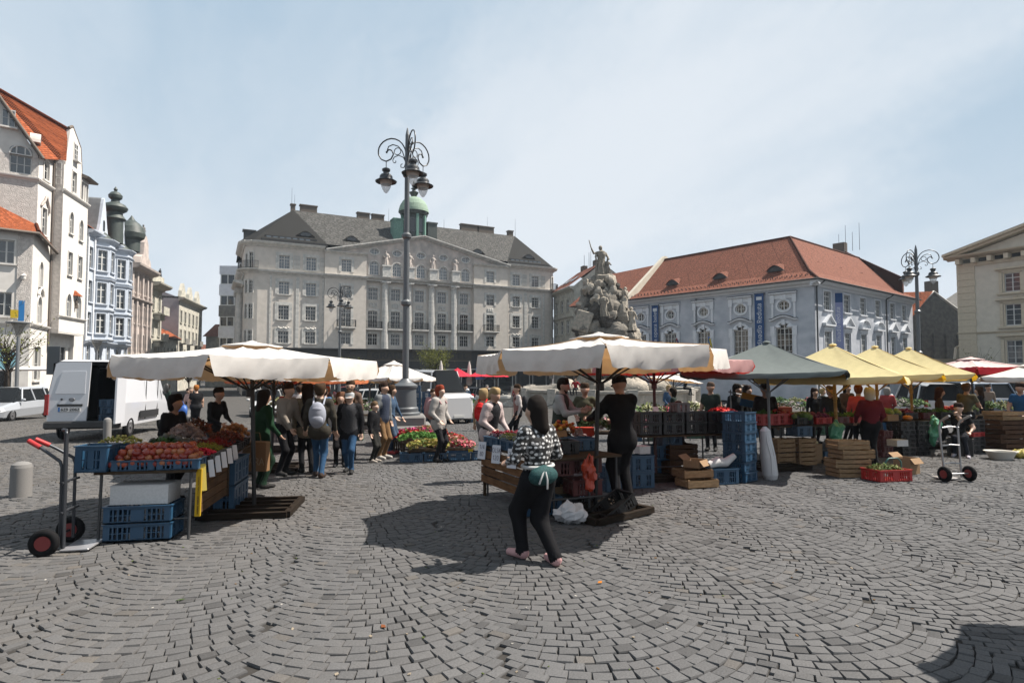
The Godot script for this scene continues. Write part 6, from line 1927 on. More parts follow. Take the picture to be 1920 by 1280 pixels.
func bag(called: String, label: String, pos: Vector3, s: Vector3, m: Material, sd: int, handles := true) -> void:   # a hanging or standing plastic bag
	var r := thing(called, label, "bag", pos)
	var b := B.new().ell(Vector3(0, s.y * 0.44, 0), Vector3(s.x * 0.5, s.y * 0.46, s.z * 0.5), 22, 16, 0.14, sd)
	put(r, "body", b.crumple(s.y * 0.3, 2.2 / s.y, sd), m)
	if handles:
		put(r, "handle", B.new().tube([Vector3(-s.x * 0.2, s.y * 0.72, 0), Vector3(-s.x * 0.14, s.y * 0.95, 0.01), Vector3(0, s.y * 1.08, 0), Vector3(s.x * 0.14, s.y * 0.95, 0.01), Vector3(s.x * 0.2, s.y * 0.72, 0)], [s.x * 0.14, s.x * 0.08, s.x * 0.05, s.x * 0.08, s.x * 0.14], 7), m)

func market() -> void:
	var white := canvas("white", Color(0.74, 0.72, 0.69), Color(0.7, 0.54, 0.35))
	var grey := canvas("grey", Color(0.15, 0.172, 0.168), Color(0.02, 0.022, 0.02))
	var yellow := canvas("yellow", Color(0.84, 0.75, 0.42), Color(0.85, 0.68, 0.1))
	var pink := canvas("pink", Color(0.62, 0.38, 0.37), Color(0.85, 0.2, 0.12))
	var red := canvas("red", Color(0.48, 0.03, 0.04), Color(0.3, 0.01, 0.01))
	var orange := canvas("orange", Color(0.58, 0.2, 0.09), Color(0.85, 0.4, 0.2))
	var palepink := canvas("palepink", Color(0.66, 0.5, 0.48), Color(0.4, 0.1, 0.08))
	var ywood: Material = mat("yellowpole", Color(0.50, 0.36, 0.16), 0.6, {"tex": "wood", "scale": 1.0})
	umbrella(1.19, 7.5, "big off-white market umbrella over the berry stall with plank side", {"top": white, "R": 1.62, "rot": deg_to_rad(38.8), "rim": 2.12, "apex": 2.36, "val": 0.24, "foot": Vector2(0.1, -0.25), "tilt": -0.02})
	umbrella(-3.62, 7.92, "big off-white market umbrella over the tomato stall beside the white van", {"top": white, "R": 1.7, "rot": deg_to_rad(10.0), "rim": 2.03, "apex": 2.28, "val": 0.24, "foot": Vector2(0.12, 0.05)})
	umbrella(-4.85, 11.7, "off-white umbrella half hidden behind the tomato stall umbrella", {"top": white, "R": 1.5, "rot": 0.2, "rim": 2.0, "apex": 2.2, "val": 0.2})
	umbrella(-6.0, 15.2, "orange umbrella showing below the white ones", {"top": orange, "R": 1.8, "rot": 0.1, "rim": 2.0, "apex": 2.25, "val": 0.16})
	umbrella(-7.6, 20.5, "orange umbrella further back over the flower rows", {"top": orange, "R": 2.4, "rot": 0.3, "rim": 1.95, "apex": 2.3, "val": 0.16})
	umbrella(2.65, 10.7, "pink topped umbrella with red underside behind the berry stall umbrella", {"top": pink, "R": 1.72, "rot": 0.25, "rim": 2.13, "apex": 2.3, "val": 0.2, "pole": mat("redpole", Color(0.06, 0.015, 0.013), 0.5)})
	umbrella(5.35, 12.0, "dark grey-green pyramid umbrella beside the yellow ones", {"top": grey, "n": 4, "R": 2.05, "rot": deg_to_rad(15.0), "rim": 1.95, "apex": 2.6, "val": 0.1, "vent": false, "pole": mats.galv})
	umbrella(7.3, 13.0, "yellow pyramid umbrella next to the dark grey one", {"top": yellow, "n": 4, "R": 1.95, "rot": deg_to_rad(8.0), "rim": 1.88, "apex": 2.62, "val": 0.14, "vent": false, "pole": ywood, "pr": 0.035})
	umbrella(9.2, 14.5, "middle one of three yellow pyramid umbrellas", {"top": yellow, "n": 4, "R": 1.95, "rot": deg_to_rad(8.0), "rim": 1.95, "apex": 2.68, "val": 0.14, "vent": false, "pole": ywood, "pr": 0.035})
	umbrella(11.1, 16.0, "yellow pyramid umbrella furthest from the grey one", {"top": yellow, "n": 4, "R": 1.95, "rot": deg_to_rad(8.0), "rim": 1.98, "apex": 2.74, "val": 0.14, "vent": false, "pole": ywood, "pr": 0.035})
	umbrella(15.6, 19.5, "pale pink umbrella with red valance behind the yellow ones", {"top": palepink, "valmat": red, "R": 1.6, "rot": 0.2, "rim": 2.3, "apex": 2.65, "val": 0.24})
	umbrella(20.2, 22.0, "white umbrella behind the pink one at the picture edge", {"top": white, "n": 4, "R": 2.4, "rot": 0.1, "rim": 2.1, "apex": 2.7, "val": 0.15})
	umbrella(15.2, 16.8, "cream umbrella cut by the frame above the man in blue", {"top": white, "n": 4, "R": 1.7, "rot": 0.15, "rim": 1.95, "apex": 2.35, "val": 0.14})
	umbrella(-4.95, 24.0, "small white pyramid umbrella right behind the tall lamp", {"top": white, "n": 8, "R": 1.75, "rot": 0.1, "rim": 2.02, "apex": 2.72, "val": 0.12, "pole": mats.galv})
	umbrella(-6.3, 25.5, "white umbrella with yellow edge behind the small white one", {"top": white, "n": 8, "R": 1.6, "rot": 0.3, "rim": 2.0, "apex": 2.55, "val": 0.16, "pole": mats.galv})
	umbrella(8.2, 30.0, "small white umbrella tilted beside the fountain", {"top": white, "n": 8, "R": 1.5, "rot": 0.3, "rim": 2.0, "apex": 2.4, "val": 0.0, "tilt": 0.12})
	for q in [[-5.4, 57.0, "bright red cafe umbrella in front of the hotel, beside the van"], [-2.9, 57.5, "bright red cafe umbrella nearest the parking sign"], [-1.9, 61.0, "bright red cafe umbrella peeping past the white canvas"]]:
		umbrella(q[0], q[1], q[2], {"top": canvas("cafe", Color(0.6, 0.035, 0.06), Color(0.3, 0.01, 0.02)), "R": 1.6, "rim": 2.6, "apex": 3.45, "val": 0.0, "vent": false, "base": false, "pole": mats.galv})
	for q in [[-6.9, 56.0, "folded cream parasol left of the red cafe umbrellas"], [-4.3, 58.0, "folded cream parasol between two red cafe umbrellas"]]:
		var fp := thing("folded_parasol", q[2], "parasol", on(q[0], q[1]), 0.0, "folded cream parasols")
		put(fp, "cloth", B.new().lathe([Vector2(0.16, 1.7), Vector2(0.3, 1.9), Vector2(0.24, 2.8), Vector2(0.14, 3.7), Vector2(0.05, 4.1), Vector2(0.0, 4.15)], 10), white)
		put(fp, "pole", B.new().cyl(Vector3.ZERO, Vector3(0, 1.8, 0), 0.04, 0.04, 8), mats.galv)
	# the umbrella out of the frame whose rim shades the lower right corner
	umbrella(5.0, 3.2, "off-white umbrella beyond the frame shading the paving corner", {"top": white, "R": 1.25, "rot": 0.3, "rim": 2.1, "apex": 2.3, "val": 0.2})
	tomato_stall()
	berry_stall()
	middle_stalls()
	flower_stand()
	back_stalls()

func tomato_stall() -> void:
	var wood: Material = mat("stallboard", Color(0.10, 0.075, 0.055), 0.85, {"tex": "wood", "scale": 1.2})
	var yaw := 0.222
	var org := Vector2(-3.5, 6.4)
	var ax := Vector2(-0.22, 0.9755)   # away
	var sx := Vector2(0.9755, 0.22)    # to the right
	var at := func(r: float, a: float) -> Vector2: return org + sx * r + ax * a   # r right, a away
	var p: Vector2 = at.call(-1.0, 0.0)
	table(p.x, p.y, yaw, 1.0, 3.6, 0.76, "long stall table carrying crates of tomatoes and vegetables", wood)
	# plank side panel
	p = at.call(0.02, 0.05)
	var pn := thing("plank_panel", "brown plank panel hung on the side of the tomato stall", "panel", on(p.x, p.y), yaw, "", true)
	for i in 4: put(pn, "plank", B.new().box(Vector3(0, 0.31 + 0.105 * i, -0.6), Vector3(0.018, 0.095, 1.2)), mat("plankwood%d" % (i % 2), Color(0.17, 0.105, 0.062) * (1.0 if i % 2 else 0.8), 0.8, {"tex": "wood", "scale": 1.3}))
	put(pn, "post", B.new().bb(-0.03, 0.025, 0.24, 0.76, -0.04, 0.0), mat("yellowpaint", Color(0.42, 0.27, 0.02), 0.6))
	put(pn, "post", B.new().bb(-0.03, 0.025, 0.24, 0.76, -1.24, -1.2), wood)
	# crates of tomatoes on the front edge
	for i in 2:
		p = at.call(-0.62 + i * 0.44, 0.17)
		plastic(p.x, p.y, 0.765, yaw, Vector3(0.42, 0.11, 0.3), "blue", "shallow blue crate of tomatoes on the front edge, " + ("next to the upright crate" if i == 0 else "next to the plank panel"))
	p = at.call(-0.95, 0.12)
	plastic(p.x - 0.06, p.y, 0.765, yaw + PI * 0.5, Vector3(0.3, 0.28, 0.3), "blue", "blue crate standing upright at the stall corner above the leg", "")
	p = at.call(-0.93, 0.5)
	plastic(p.x, p.y, 0.765, yaw, Vector3(0.36, 0.24, 0.4), "blue", "blue crate behind the upright one carrying yellow grapes", "")
	var tm := []
	for c in [Color(0.27, 0.03, 0.016), Color(0.32, 0.05, 0.02), Color(0.22, 0.02, 0.013), Color(0.36, 0.12, 0.045)]: tm.append(mat("tomato%.3f" % c.g, c, 0.3))
	var tb := B.new().lathe([Vector2(0.0, -0.035), Vector2(0.022, -0.034), Vector2(0.038, -0.018), Vector2(0.043, 0.0), Vector2(0.038, 0.02), Vector2(0.024, 0.033), Vector2(0.01, 0.031), Vector2(0.0, 0.027)], 12)
	var tmesh := tb.mesh()
	for layer in 4:
		for i in 12 - layer * 1:
			for j in 4 - (1 if layer > 1 else 0):
				if layer < 2 and j > 0 and j < 3 and i % 2 == 0 and layer == 0: continue
				p = at.call(-0.84 + 0.073 * (i + layer * 0.5) + rng.randf_range(-0.012, 0.012), 0.06 + 0.085 * (j + 0.5 * (layer % 2)) + rng.randf_range(-0.012, 0.012) + 0.05 * layer)
				var o := putm(self, "tomato", tmesh, tm[rng.randi() % 4])
				o.transform = Transform3D(Basis.from_euler(Vector3(rng.randf_range(-0.7, 0.7), rng.randf() * TAU, rng.randf_range(-0.7, 0.7))).scaled(Vector3.ONE * rng.randf_range(0.85, 1.2)), on(p.x, p.y, 0.84 + layer * 0.052 + rng.randf_range(-0.008, 0.008)))
				tag(o, "ripe tomato in the heap filling the shallow blue crates", "tomato", "heaped tomatoes")
	# under the table
	p = at.call(-0.55, 0.2)
	for i in 2: plastic(p.x, p.y, 0.02 + i * 0.19, yaw - 0.03, Vector3(0.66, 0.18, 0.4), "blue", ["lower", "upper"][i] + " blue crate lying under the tomato table")
	p = at.call(-0.55, 0.22)
	carton(p.x, p.y, 0.4, yaw - 0.06, Vector3(0.58, 0.2, 0.34), "white fruit carton on blue crates under the tomato table", mat("whitecard", Color(0.6, 0.6, 0.6), 0.8, {"tex": "grain", "scale": 1.0}), false)
	p = at.call(-0.1, 1.4)
	for i in 4:
		p = at.call(-0.1, 1.55 + 0.42 * (i / 2))
		plastic(p.x, p.y, 0.02 + 0.34 * (i % 2), yaw, Vector3(0.4, 0.33, 0.4), "blue", ["lower", "upper"][i % 2] + " blue crate stacked beyond the plank panel, " + ["nearer", "farther"][i / 2] + " column")
	# produce behind
	var G := func(r: float, a: float, up: float) -> Vector3:
		var q: Vector2 = at.call(r, a)
		return on(q.x, q.y, up)
	heap("grapes", "pale yellow grapes heaped on the blue corner crate", "grapes", G.call(-0.93, 0.5, 1.0), yaw, 0.36, 0.36, 0.12, 130, 0.014, [Color(0.26, 0.24, 0.06), Color(0.3, 0.26, 0.09), Color(0.19, 0.2, 0.05)])
	var trays := [[-0.18, 0.62, "radishes", "bright red radishes in a low tray behind the tomatoes", "ball", 0.018, [Color(0.4, 0.02, 0.04), Color(0.3, 0.015, 0.03)], 150, 0.1],
		[-0.55, 0.75, "dark_greens", "dark green herbs in pots behind the tomato heap", "leaf", 0.05, [Color(0.02, 0.05, 0.015), Color(0.03, 0.07, 0.02)], 220, 0.22],
		[-0.2, 1.05, "yellow_beans", "yellow green beans laid in a shallow tray", "stick", 0.012, [Color(0.22, 0.2, 0.03), Color(0.16, 0.17, 0.03)], 170, 0.12],
		[-0.62, 1.15, "grey_artichokes", "grey green artichokes piled in a crate", "ball", 0.05, [Color(0.09, 0.1, 0.09), Color(0.07, 0.075, 0.075)], 60, 0.22],
		[-0.2, 1.5, "red_peppers", "dried red peppers spread on the stall", "stick", 0.016, [Color(0.2, 0.02, 0.015), Color(0.12, 0.02, 0.02)], 160, 0.14],
		[-0.62, 1.75, "pale_flowers", "bunch of pale pink dried flowers at the stall back", "flower", 0.035, [Color(0.34, 0.27, 0.25), Color(0.26, 0.2, 0.19)], 260, 0.34],
		[-0.2, 2.1, "brown_dates", "dark red brown dried fruit heaped in trays", "ball", 0.022, [Color(0.11, 0.03, 0.02), Color(0.08, 0.03, 0.02)], 190, 0.2],
		[-0.7, 2.5, "autumn_leaves", "reddish dried leaves bunched at the far stall end", "leaf", 0.06, [Color(0.2, 0.06, 0.03), Color(0.1, 0.05, 0.03)], 240, 0.36],
		[-0.25, 2.75, "onions", "brown onions heaped at the far end of the stall", "ball", 0.035, [Color(0.25, 0.12, 0.05), Color(0.2, 0.09, 0.04)], 70, 0.26]]
	for t in trays:
		p = at.call(t[0], t[1])
		plastic(p.x, p.y, 0.765, yaw, Vector3(0.42, 0.1, 0.36), "black", "black tray under the " + String(t[2]).replace("_", " ") + " on the tomato stall", "black trays on the tomato stall")
		heap(t[2], t[3], "produce", G.call(t[0], t[1], 0.84), yaw, 0.4, 0.34, t[8], t[7], t[5], t[6], t[4])
	# red bucket and price strips
	p = at.call(-0.72, 0.52)
	var bk := thing("red_bucket", "small red bucket behind the tomato heap", "bucket", on(p.x, p.y, 0.78))
	put(bk, "body", B.new().lathe([Vector2(0.05, 0), Vector2(0.065, 0.15), Vector2(0.07, 0.155)], 14), mat("redplastic", Color(0.35, 0.03, 0.015), 0.4))
	put(bk, "handle", B.new().tube([Vector3(-0.066, 0.14, 0), Vector3(-0.05, 0.07, 0.06), Vector3(0, 0.05, 0.075), Vector3(0.05, 0.07, 0.06), Vector3(0.066, 0.14, 0)], 0.003, 5), mats.iron)
	for i in 5:
		p = at.call(0.06, 0.42 + i * 0.28)
		price_card(p.x, p.y, 0.72 + i * 0.015, yaw + 0.5, 0.06, 0.2, "", "white paper price strip hanging from the stall edge, number %s from the tomatoes" % ["one", "two", "three", "four", "five"][i])
	p = at.call(0.06, 0.12)
	price_card(p.x, p.y, 0.66, yaw + 0.3, 0.055, 0.3, "", "yellow paper strip hanging over the plank panel", Color(0.62, 0.5, 0.12), -0.03)

func berry_stall() -> void:
	var wood: Material = mats.stallboard
	# table runs from the far left corner towards the viewer's side
	var org := Vector2(-0.45, 9.0)
	var ax := Vector2(0.42, -0.9075)
	var rt := Vector2(0.9075, 0.42)
	var yaw := atan2(-0.42, 0.9075) + PI  # local -z... turned by hand below
	var at := func(a: float, r: float) -> Vector2: return org + ax * a + rt * r
	var ty := atan2(0.42, 0.9075)
	var p: Vector2 = at.call(1.9, 0.0)
	table(p.x, p.y, ty, 1.25, 1.9, 0.76, "berry stall table with plank front under the right umbrella", wood)
	var pn := thing("plank_panel", "weathered brown plank panel on the front of the berry stall", "panel", on(org.x, org.y), ty, "", true)
	for i in 4:
		put(pn, "plank", B.new().box(Vector3(-0.02, 0.27 + 0.125 * i, 0.97), Vector3(0.018, 0.105, 1.95)), mat("berryplank%d" % (i % 3), Color(0.24, 0.135, 0.075) * [1.0, 0.78, 1.15][i % 3], 0.8, {"tex": "wood", "scale": 1.3}))
	for z in [0.05, 1.9]: put(pn, "post", B.new().bb(-0.01, 0.03, 0.0, 0.74, z - 0.02, z + 0.02), wood)
	var N := func(a: float, r: float, up: float) -> Vector3:
		var q: Vector2 = at.call(a, r)
		return on(q.x, q.y, up)
	# blue crates on the edge and punnets of berries and grapes
	for i in 3:
		p = at.call(0.25 + i * 0.62, 0.2)
		plastic(p.x, p.y, 0.765, ty, Vector3(0.36, 0.14, 0.56), "blue" if i < 2 else "darkred", ["blue crate of raspberries at the far end of the berry stall", "blue crate of green grapes in the middle of the berry stall", "dark red crate at the near end of the berry stall"][i])
	var bl := [Color(0.14, 0.012, 0.02), Color(0.2, 0.02, 0.03), Color(0.1, 0.01, 0.02)]
	var gr := [Color(0.13, 0.15, 0.03), Color(0.18, 0.19, 0.05), Color(0.2, 0.17, 0.06)]
	for i in 3:
		for j in 3:
			var a := 0.12 + i * 0.46
			var r := 0.15 + j * 0.2
			var green := i == 1 and j < 2 or i == 2 and j == 0
			heap("grapes" if green else "raspberries", ("green grapes in a clear punnet, row %s place %s of the berry stall" if green else "dark red raspberries in a punnet, row %s place %s of the berry stall") % [["one", "two", "three"][i], ["one", "two", "three"][j]], "fruit", N.call(a + 0.1, r, 0.9), ty, 0.19, 0.34, 0.1, 150, 0.014, gr if green else bl)
			var pt := put(self, "punnet", B.new().bb(-0.095, 0.095, 0, 0.08, 0.165, 0.17).bb(-0.095, 0.095, 0, 0.08, -0.17, -0.165).bb(-0.1, -0.095, 0, 0.08, -0.17, 0.17).bb(0.095, 0.1, 0, 0.08, -0.17, 0.17), mat("clearplastic", Color(0.5, 0.55, 0.5), 0.1, {"alpha": 0.07}))
			pt.transform = Transform3D(Basis(Vector3.UP, ty), N.call(a + 0.1, r, 0.9))
			tag(pt, "clear plastic punnet, row %s place %s on the berry stall" % [["one", "two", "three"][i], ["one", "two", "three"][j]], "punnet", "clear punnets on the berry stall")
	heap("pink_blossoms", "bunch of bright pink blossoms behind the berry punnets", "flowers", N.call(0.35, 0.75, 0.85), 0.0, 0.3, 0.3, 0.22, 160, 0.035, [Color(0.5, 0.1, 0.16), Color(0.4, 0.06, 0.12), Color(0.05, 0.1, 0.03)], "flower")
	for i in 3:
		p = at.call(0.1 + i * 0.55, -0.06)
		price_card(p.x, p.y, 0.7, ty - 1.35, 0.2, 0.26, ["1/4\n80", "POLSKÉ\n120", "250\n70"][i], "handwritten white price sheet on the berry stall, " + ["by the raspberries", "in the middle", "lowest one near the woman in spots"][i], Color(0.66, 0.69, 0.76), -0.15)
	# front of the stall facing the viewer: crates, cartons and scales
	for i in 2:
		plastic(0.55 + i * 0.42, 7.8 + 0.3 * i, 0.5, 0.25, Vector3(0.46, 0.2, 0.36), "darkred", "dark red crate on the shelf under the berry table, " + ["nearer the planks", "nearer the umbrella pole"][i])
	for i in 3:
		plastic([0.68, 1.0, 0.72][i], [8.0, 8.4, 8.55][i], 0.765, 0.3, Vector3(0.36, 0.17, 0.4), ["black", "blue", "blue"][i], ["black crate on the berry table behind the spotted blouse", "blue crate in the middle of the berry table", "blue crate at the pole end of the berry table"][i])
	table(0.5, 7.45, 0.3, 0.62, 1.25, 0.74, "second table of the berry stall beside the umbrella pole", wood)
	carton(0.62, 8.75, 0.8, 0.2, Vector3(0.34, 0.22, 0.28), "open carton of fruit on the berry table", mat("card", Color(0.30, 0.20, 0.12), 0.85, {"tex": "grain", "scale": 1.0}))
	carton(0.55, 8.2, 0.02, 0.4, Vector3(0.36, 0.26, 0.3), "brown carton standing under the berry table", mats.card)
	heap("apricots", "orange and yellow fruit spilling from the carton", "fruit", on(0.78, 8.75, 0.92), 0.0, 0.4, 0.3, 0.26, 60, 0.032, [Color(0.4, 0.14, 0.04), Color(0.45, 0.28, 0.06), Color(0.3, 0.06, 0.03)])
	carton(1.1, 8.95, 0.92, 0.1, Vector3(0.3, 0.12, 0.2), "small red box on the berry table", mat("redcard", Color(0.4, 0.05, 0.03), 0.6), false)
	bag("plastic_bag", "red plastic bag hanging on the berry stall frame", on(1.0, 7.5, 0.36), Vector3(0.17, 0.42, 0.12), mat("redbag", Color(0.42, 0.05, 0.02), 0.4, {"back": Color(0.2, 0.02, 0.01)}), 3)
	bag("plastic_bag", "crumpled white bag with red print on the paving under the stall", on(0.72, 7.2, 0.0), Vector3(0.42, 0.26, 0.3), mat("whitebag", Color(0.58, 0.58, 0.6), 0.45, {"back": Color(0.2, 0.2, 0.2)}), 6, false)
	plastic(0.35, 7.7, 0.02, 0.3, Vector3(0.5, 0.22, 0.4), "blue", "blue crate in the shade under the berry table")
	plastic(1.35, 7.55, 0.05, 0.5, Vector3(0.5, 0.16, 0.36), "black", "black crate tilted against the umbrella base", "", 0.5)
	for i in 5: plastic([0.62, 1.0, 1.05, 0.62, 0.95][i], [8.05, 8.3, 8.75, 8.5, 7.85][i], [0.02, 0.02, 0.02, 0.24, 0.24][i], 0.3, Vector3(0.42, 0.2, 0.36), ["black", "black", "blue", "black", "darkred"][i], ["black crate low under the berry table, nearest the spotted blouse", "black crate low under the berry table beside the pole", "blue crate low under the berry table at the back", "upper black crate under the berry table at the back", "dark red crate stacked under the berry table beside the red bag"][i])
	bag("plastic_bag", "clear bag of red fruit standing on the berry table", on(1.02, 8.75, 0.78), Vector3(0.18, 0.26, 0.14), mat("clearbag", Color(0.4, 0.3, 0.3), 0.2, {"alpha": 0.5}), 9)

func stack(x: float, d: float, yaw: float, s: Vector3, n: int, m: String, label: String, jit := 0.02) -> void:
	var names := ["lowest", "second lowest", "third lowest", "fourth from the ground", "fifth from the ground", "sixth from the ground", "seventh from the ground", "eighth from the ground", "ninth from the ground", "tenth from the ground", "eleventh from the ground", "top"]
	for i in n:
		plastic(x + rng.randf_range(-jit, jit) * 0.5, d, 0.005 + i * (s.y + 0.004), yaw + rng.randf_range(-jit, jit), s, m, ("topmost " if i == n - 1 else names[i] + " ") + label, label + " stack")

func middle_stalls() -> void:
	var wood: Material = mats.stallboard
	# stall behind the man in black
	table(2.3, 10.2, 0.3, 1.9, 0.9, 0.8, "table with black crates between the man in black and blue stack", wood)
	stack(2.14, 9.75, 0.25, Vector3(0.4, 0.26, 0.32), 2, "blue", "blue crate beside the man in black")
	stack(1.66, 9.4, 0.2, Vector3(0.4, 0.2, 0.32), 2, "blue", "blue crate behind the legs of the man in black")
	carton(2.2, 9.8, 0.55, 0.3, Vector3(0.2, 0.12, 0.2), "white foam box on the two blue crates", mats.whitecard, false)
	for i in 8:
		var x := 2.42 + (i % 4) * 0.45
		plastic(x, 10.45 + 0.14 * (i % 4), 0.82 + 0.2 * (i / 4), 0.3, Vector3(0.43, 0.19, 0.36), "black", ["lower", "upper"][i / 4] + " black crate on the middle table, " + ["first", "second", "third", "fourth"][i % 4] + " from the man in black", "black crates on the middle table")
	plastic(3.0, 10.35, 1.22, 0.3, Vector3(0.26, 0.16, 0.26), "grey", "grey tub on top of the black crates")
	price_card(2.55, 10.25, 1.28, 0.2, 0.1, 0.08, "", "small white tag on the upper black crate near the man in black")
	price_card(3.0, 10.3, 1.3, 0.2, 0.1, 0.08, "", "small white tag beside the grey tub")
	for i in 2: wood_crate(3.15, 11.0, 0.02 + i * 0.3, 0.3, Vector3(0.6, 0.28, 0.4), ["lower", "upper"][i] + " brown crate under the middle table", 2)
	for i in 3: plastic(2.55 + i * 0.2, 11.0, 0.02 + i * 0.28, 0.3, Vector3(0.42, 0.27, 0.36), "blue", ["lowest", "middle", "highest"][i] + " blue crate in the shade under the middle table")
	var wc: Material = mat("printcard", Color(0.5, 0.42, 0.33), 0.8, {"tex": "grain", "scale": 1.0})
	wood_crate(3.1, 9.75, 0.005, 0.28, Vector3(0.58, 0.14, 0.4), "shallow fruit tray with printed side on the paving, lower one", 0, 1)
	wood_crate(3.06, 9.85, 0.15, 0.3, Vector3(0.56, 0.14, 0.38), "shallow fruit tray stacked on another one on the paving", 1, 1)
	carton(3.15, 9.98, 0.3, 0.9, Vector3(0.36, 0.12, 0.28), "torn open carton on the fruit trays", mats.card)
	plastic(3.62, 10.1, 0.005, 0.28, Vector3(0.5, 0.26, 0.36), "blue", "blue crate on the paving between fruit trays and tall stack")
	var pap := put(self, "paper_sheet", B.new().tube([Vector3(-0.25, 0, 0), Vector3(-0.1, 0.05, 0.02), Vector3(0.1, 0.02, -0.02), Vector3(0.28, 0.14, 0)], [0.06, 0.09, 0.08, 0.05], 8), mats.whitecard)
	pap.transform = X(3.62, gy(10.0) + 0.33, -10.05, 0.3)
	tag(pap, "crumpled white paper lying on the blue crate", "paper")
	# tall blue stack, white sack
	stack(4.06, 10.35, 0.72, Vector3(0.42, 0.17, 0.42), 7, "blue", "blue crate in the tall stack beside the white sack", 0.03)
	plastic(3.98, 10.95, 1.0, 0.7, Vector3(0.5, 0.2, 0.4), "blue", "blue crate of strawberries above the tall stack")
	heap("strawberries", "bright red strawberries in punnets above the blue stack", "fruit", on(3.98, 10.95, 1.17), 0.7, 0.48, 0.36, 0.12, 150, 0.02, [Color(0.5, 0.03, 0.03), Color(0.4, 0.02, 0.025), Color(0.55, 0.12, 0.1)])
	var sk := thing("white_sack", "tall white plastic sack leaning on the blue crate stack", "sack", on(4.66, 10.55), 0.0)
	put(sk, "body", B.new().lathe([Vector2(0.11, 0.0), Vector2(0.135, 0.08), Vector2(0.13, 0.4), Vector2(0.1, 0.7), Vector2(0.09, 0.88), Vector2(0.03, 0.95), Vector2(0, 0.95)], 18), mats.whitebag, X(0.04, 0, 0, 0, 0, 0.1))
	put(sk, "fold", B.new().tube([Vector3(-0.02, 0.1, 0.13), Vector3(0.0, 0.4, 0.13), Vector3(-0.03, 0.7, 0.1), Vector3(0, 0.9, 0.07)], 0.012, 6).tube([Vector3(0.08, 0.05, 0.1), Vector3(0.06, 0.45, 0.11), Vector3(0.02, 0.85, 0.07)], 0.01, 6), mats.whitebag, X(0.04, 0, 0, 0, 0, 0.1))
	# long stall to the right
	table(5.2, 12.1, 0.42, 3.4, 1.0, 0.82, "long stall table under the grey and yellow umbrellas", wood)
	table(8.5, 13.9, 0.36, 3.4, 1.0, 0.82, "long stall table behind the woman in the maroon sweater", wood)
	table(12.0, 16.0, 0.42, 2.6, 1.0, 0.85, "trestle table right of the seated woman", mat("lightboard", Color(0.3, 0.24, 0.17), 0.8, {"tex": "wood", "scale": 1.0}))
	for i in 4: wood_crate(5.72 + (i / 2) * 0.5, 12.35 + (i / 2) * 0.1, 0.005 + (i % 2) * 0.29, 0.3, Vector3(0.46, 0.28, 0.36), ["lower", "upper"][i % 2] + " pale crate under the grey umbrella stall, " + ["nearer the white sack", "nearer the paper bag"][i / 2], 0)
	plastic(6.25, 12.6, 0.6, 0.3, Vector3(0.4, 0.22, 0.34), "blue", "blue crate on the pale crates under the stall")
	plastic(7.0, 12.9, 0.005, 0.2, Vector3(0.34, 0.24, 0.3), "blue", "blue crate on the paving beside the brown paper bag")
	var pb := thing("paper_bag", "brown paper bag with rolled rim beside the pale crates", "bag", on(6.62, 12.75), 0.3)
	put(pb, "body", B.new().bb(-0.16, 0.16, 0, 0.42, -0.1, 0.1), mats.card)
	put(pb, "roll", B.new().ell(Vector3(-0.1, 0.46, 0.1), Vector3(0.13, 0.05, 0.09), 12, 6, 0.2, 2), mat("rollwrap", Color(0.35, 0.33, 0.2), 0.5))
	bag("plastic_bag", "green plastic bag tied to the table edge near the maroon sweater", on(7.05, 12.6, 0.42), Vector3(0.26, 0.5, 0.2), mat("greenbag", Color(0.06, 0.26, 0.15), 0.35, {"back": Color(0.03, 0.15, 0.08)}), 4)
	bag("plastic_bag", "green plastic bag hanging beside the seated woman", on(10.35, 14.2, 0.3), Vector3(0.3, 0.62, 0.22), mats.greenbag, 7)
	bag("plastic_bag", "big grey bin bag under the table behind the green bag", on(7.3, 13.2, 0.0), Vector3(0.55, 0.5, 0.4), mat("greybag", Color(0.1, 0.11, 0.12), 0.4), 8, false)
	# goods on the long stalls
	var goods := [[5.5, 12.6, "red", Vector3(0.5, 0.24, 0.4)], [5.95, 12.9, "red", Vector3(0.5, 0.24, 0.4)], [6.4, 12.95, "black", Vector3(0.5, 0.14, 0.4)], [6.9, 13.1, "red", Vector3(0.5, 0.14, 0.4)], [7.4, 13.3, "darkred", Vector3(0.5, 0.14, 0.4)], [7.95, 13.5, "red", Vector3(0.5, 0.12, 0.4)], [8.9, 14.3, "red", Vector3(0.5, 0.16, 0.4)], [9.5, 14.6, "black", Vector3(0.5, 0.16, 0.4)], [10.1, 14.9, "black", Vector3(0.5, 0.16, 0.4)], [10.7, 15.1, "darkred", Vector3(0.5, 0.16, 0.4)], [11.3, 15.3, "black", Vector3(0.5, 0.16, 0.4)], [12.6, 16.6, "black", Vector3(0.5, 0.16, 0.4)], [13.3, 16.9, "black", Vector3(0.5, 0.16, 0.4)]]
	var what := [["lettuce", "leaf", 0.05, [Color(0.05, 0.12, 0.02), Color(0.09, 0.17, 0.03)], 130], ["red_apples", "ball", 0.036, [Color(0.3, 0.03, 0.02), Color(0.35, 0.1, 0.04)], 40], ["cabbages", "ball", 0.07, [Color(0.1, 0.16, 0.05), Color(0.16, 0.2, 0.08)], 18], ["purple_onions", "ball", 0.034, [Color(0.12, 0.02, 0.06), Color(0.16, 0.05, 0.08)], 44], ["herbs", "leaf", 0.045, [Color(0.03, 0.08, 0.02), Color(0.05, 0.1, 0.02)], 150]]
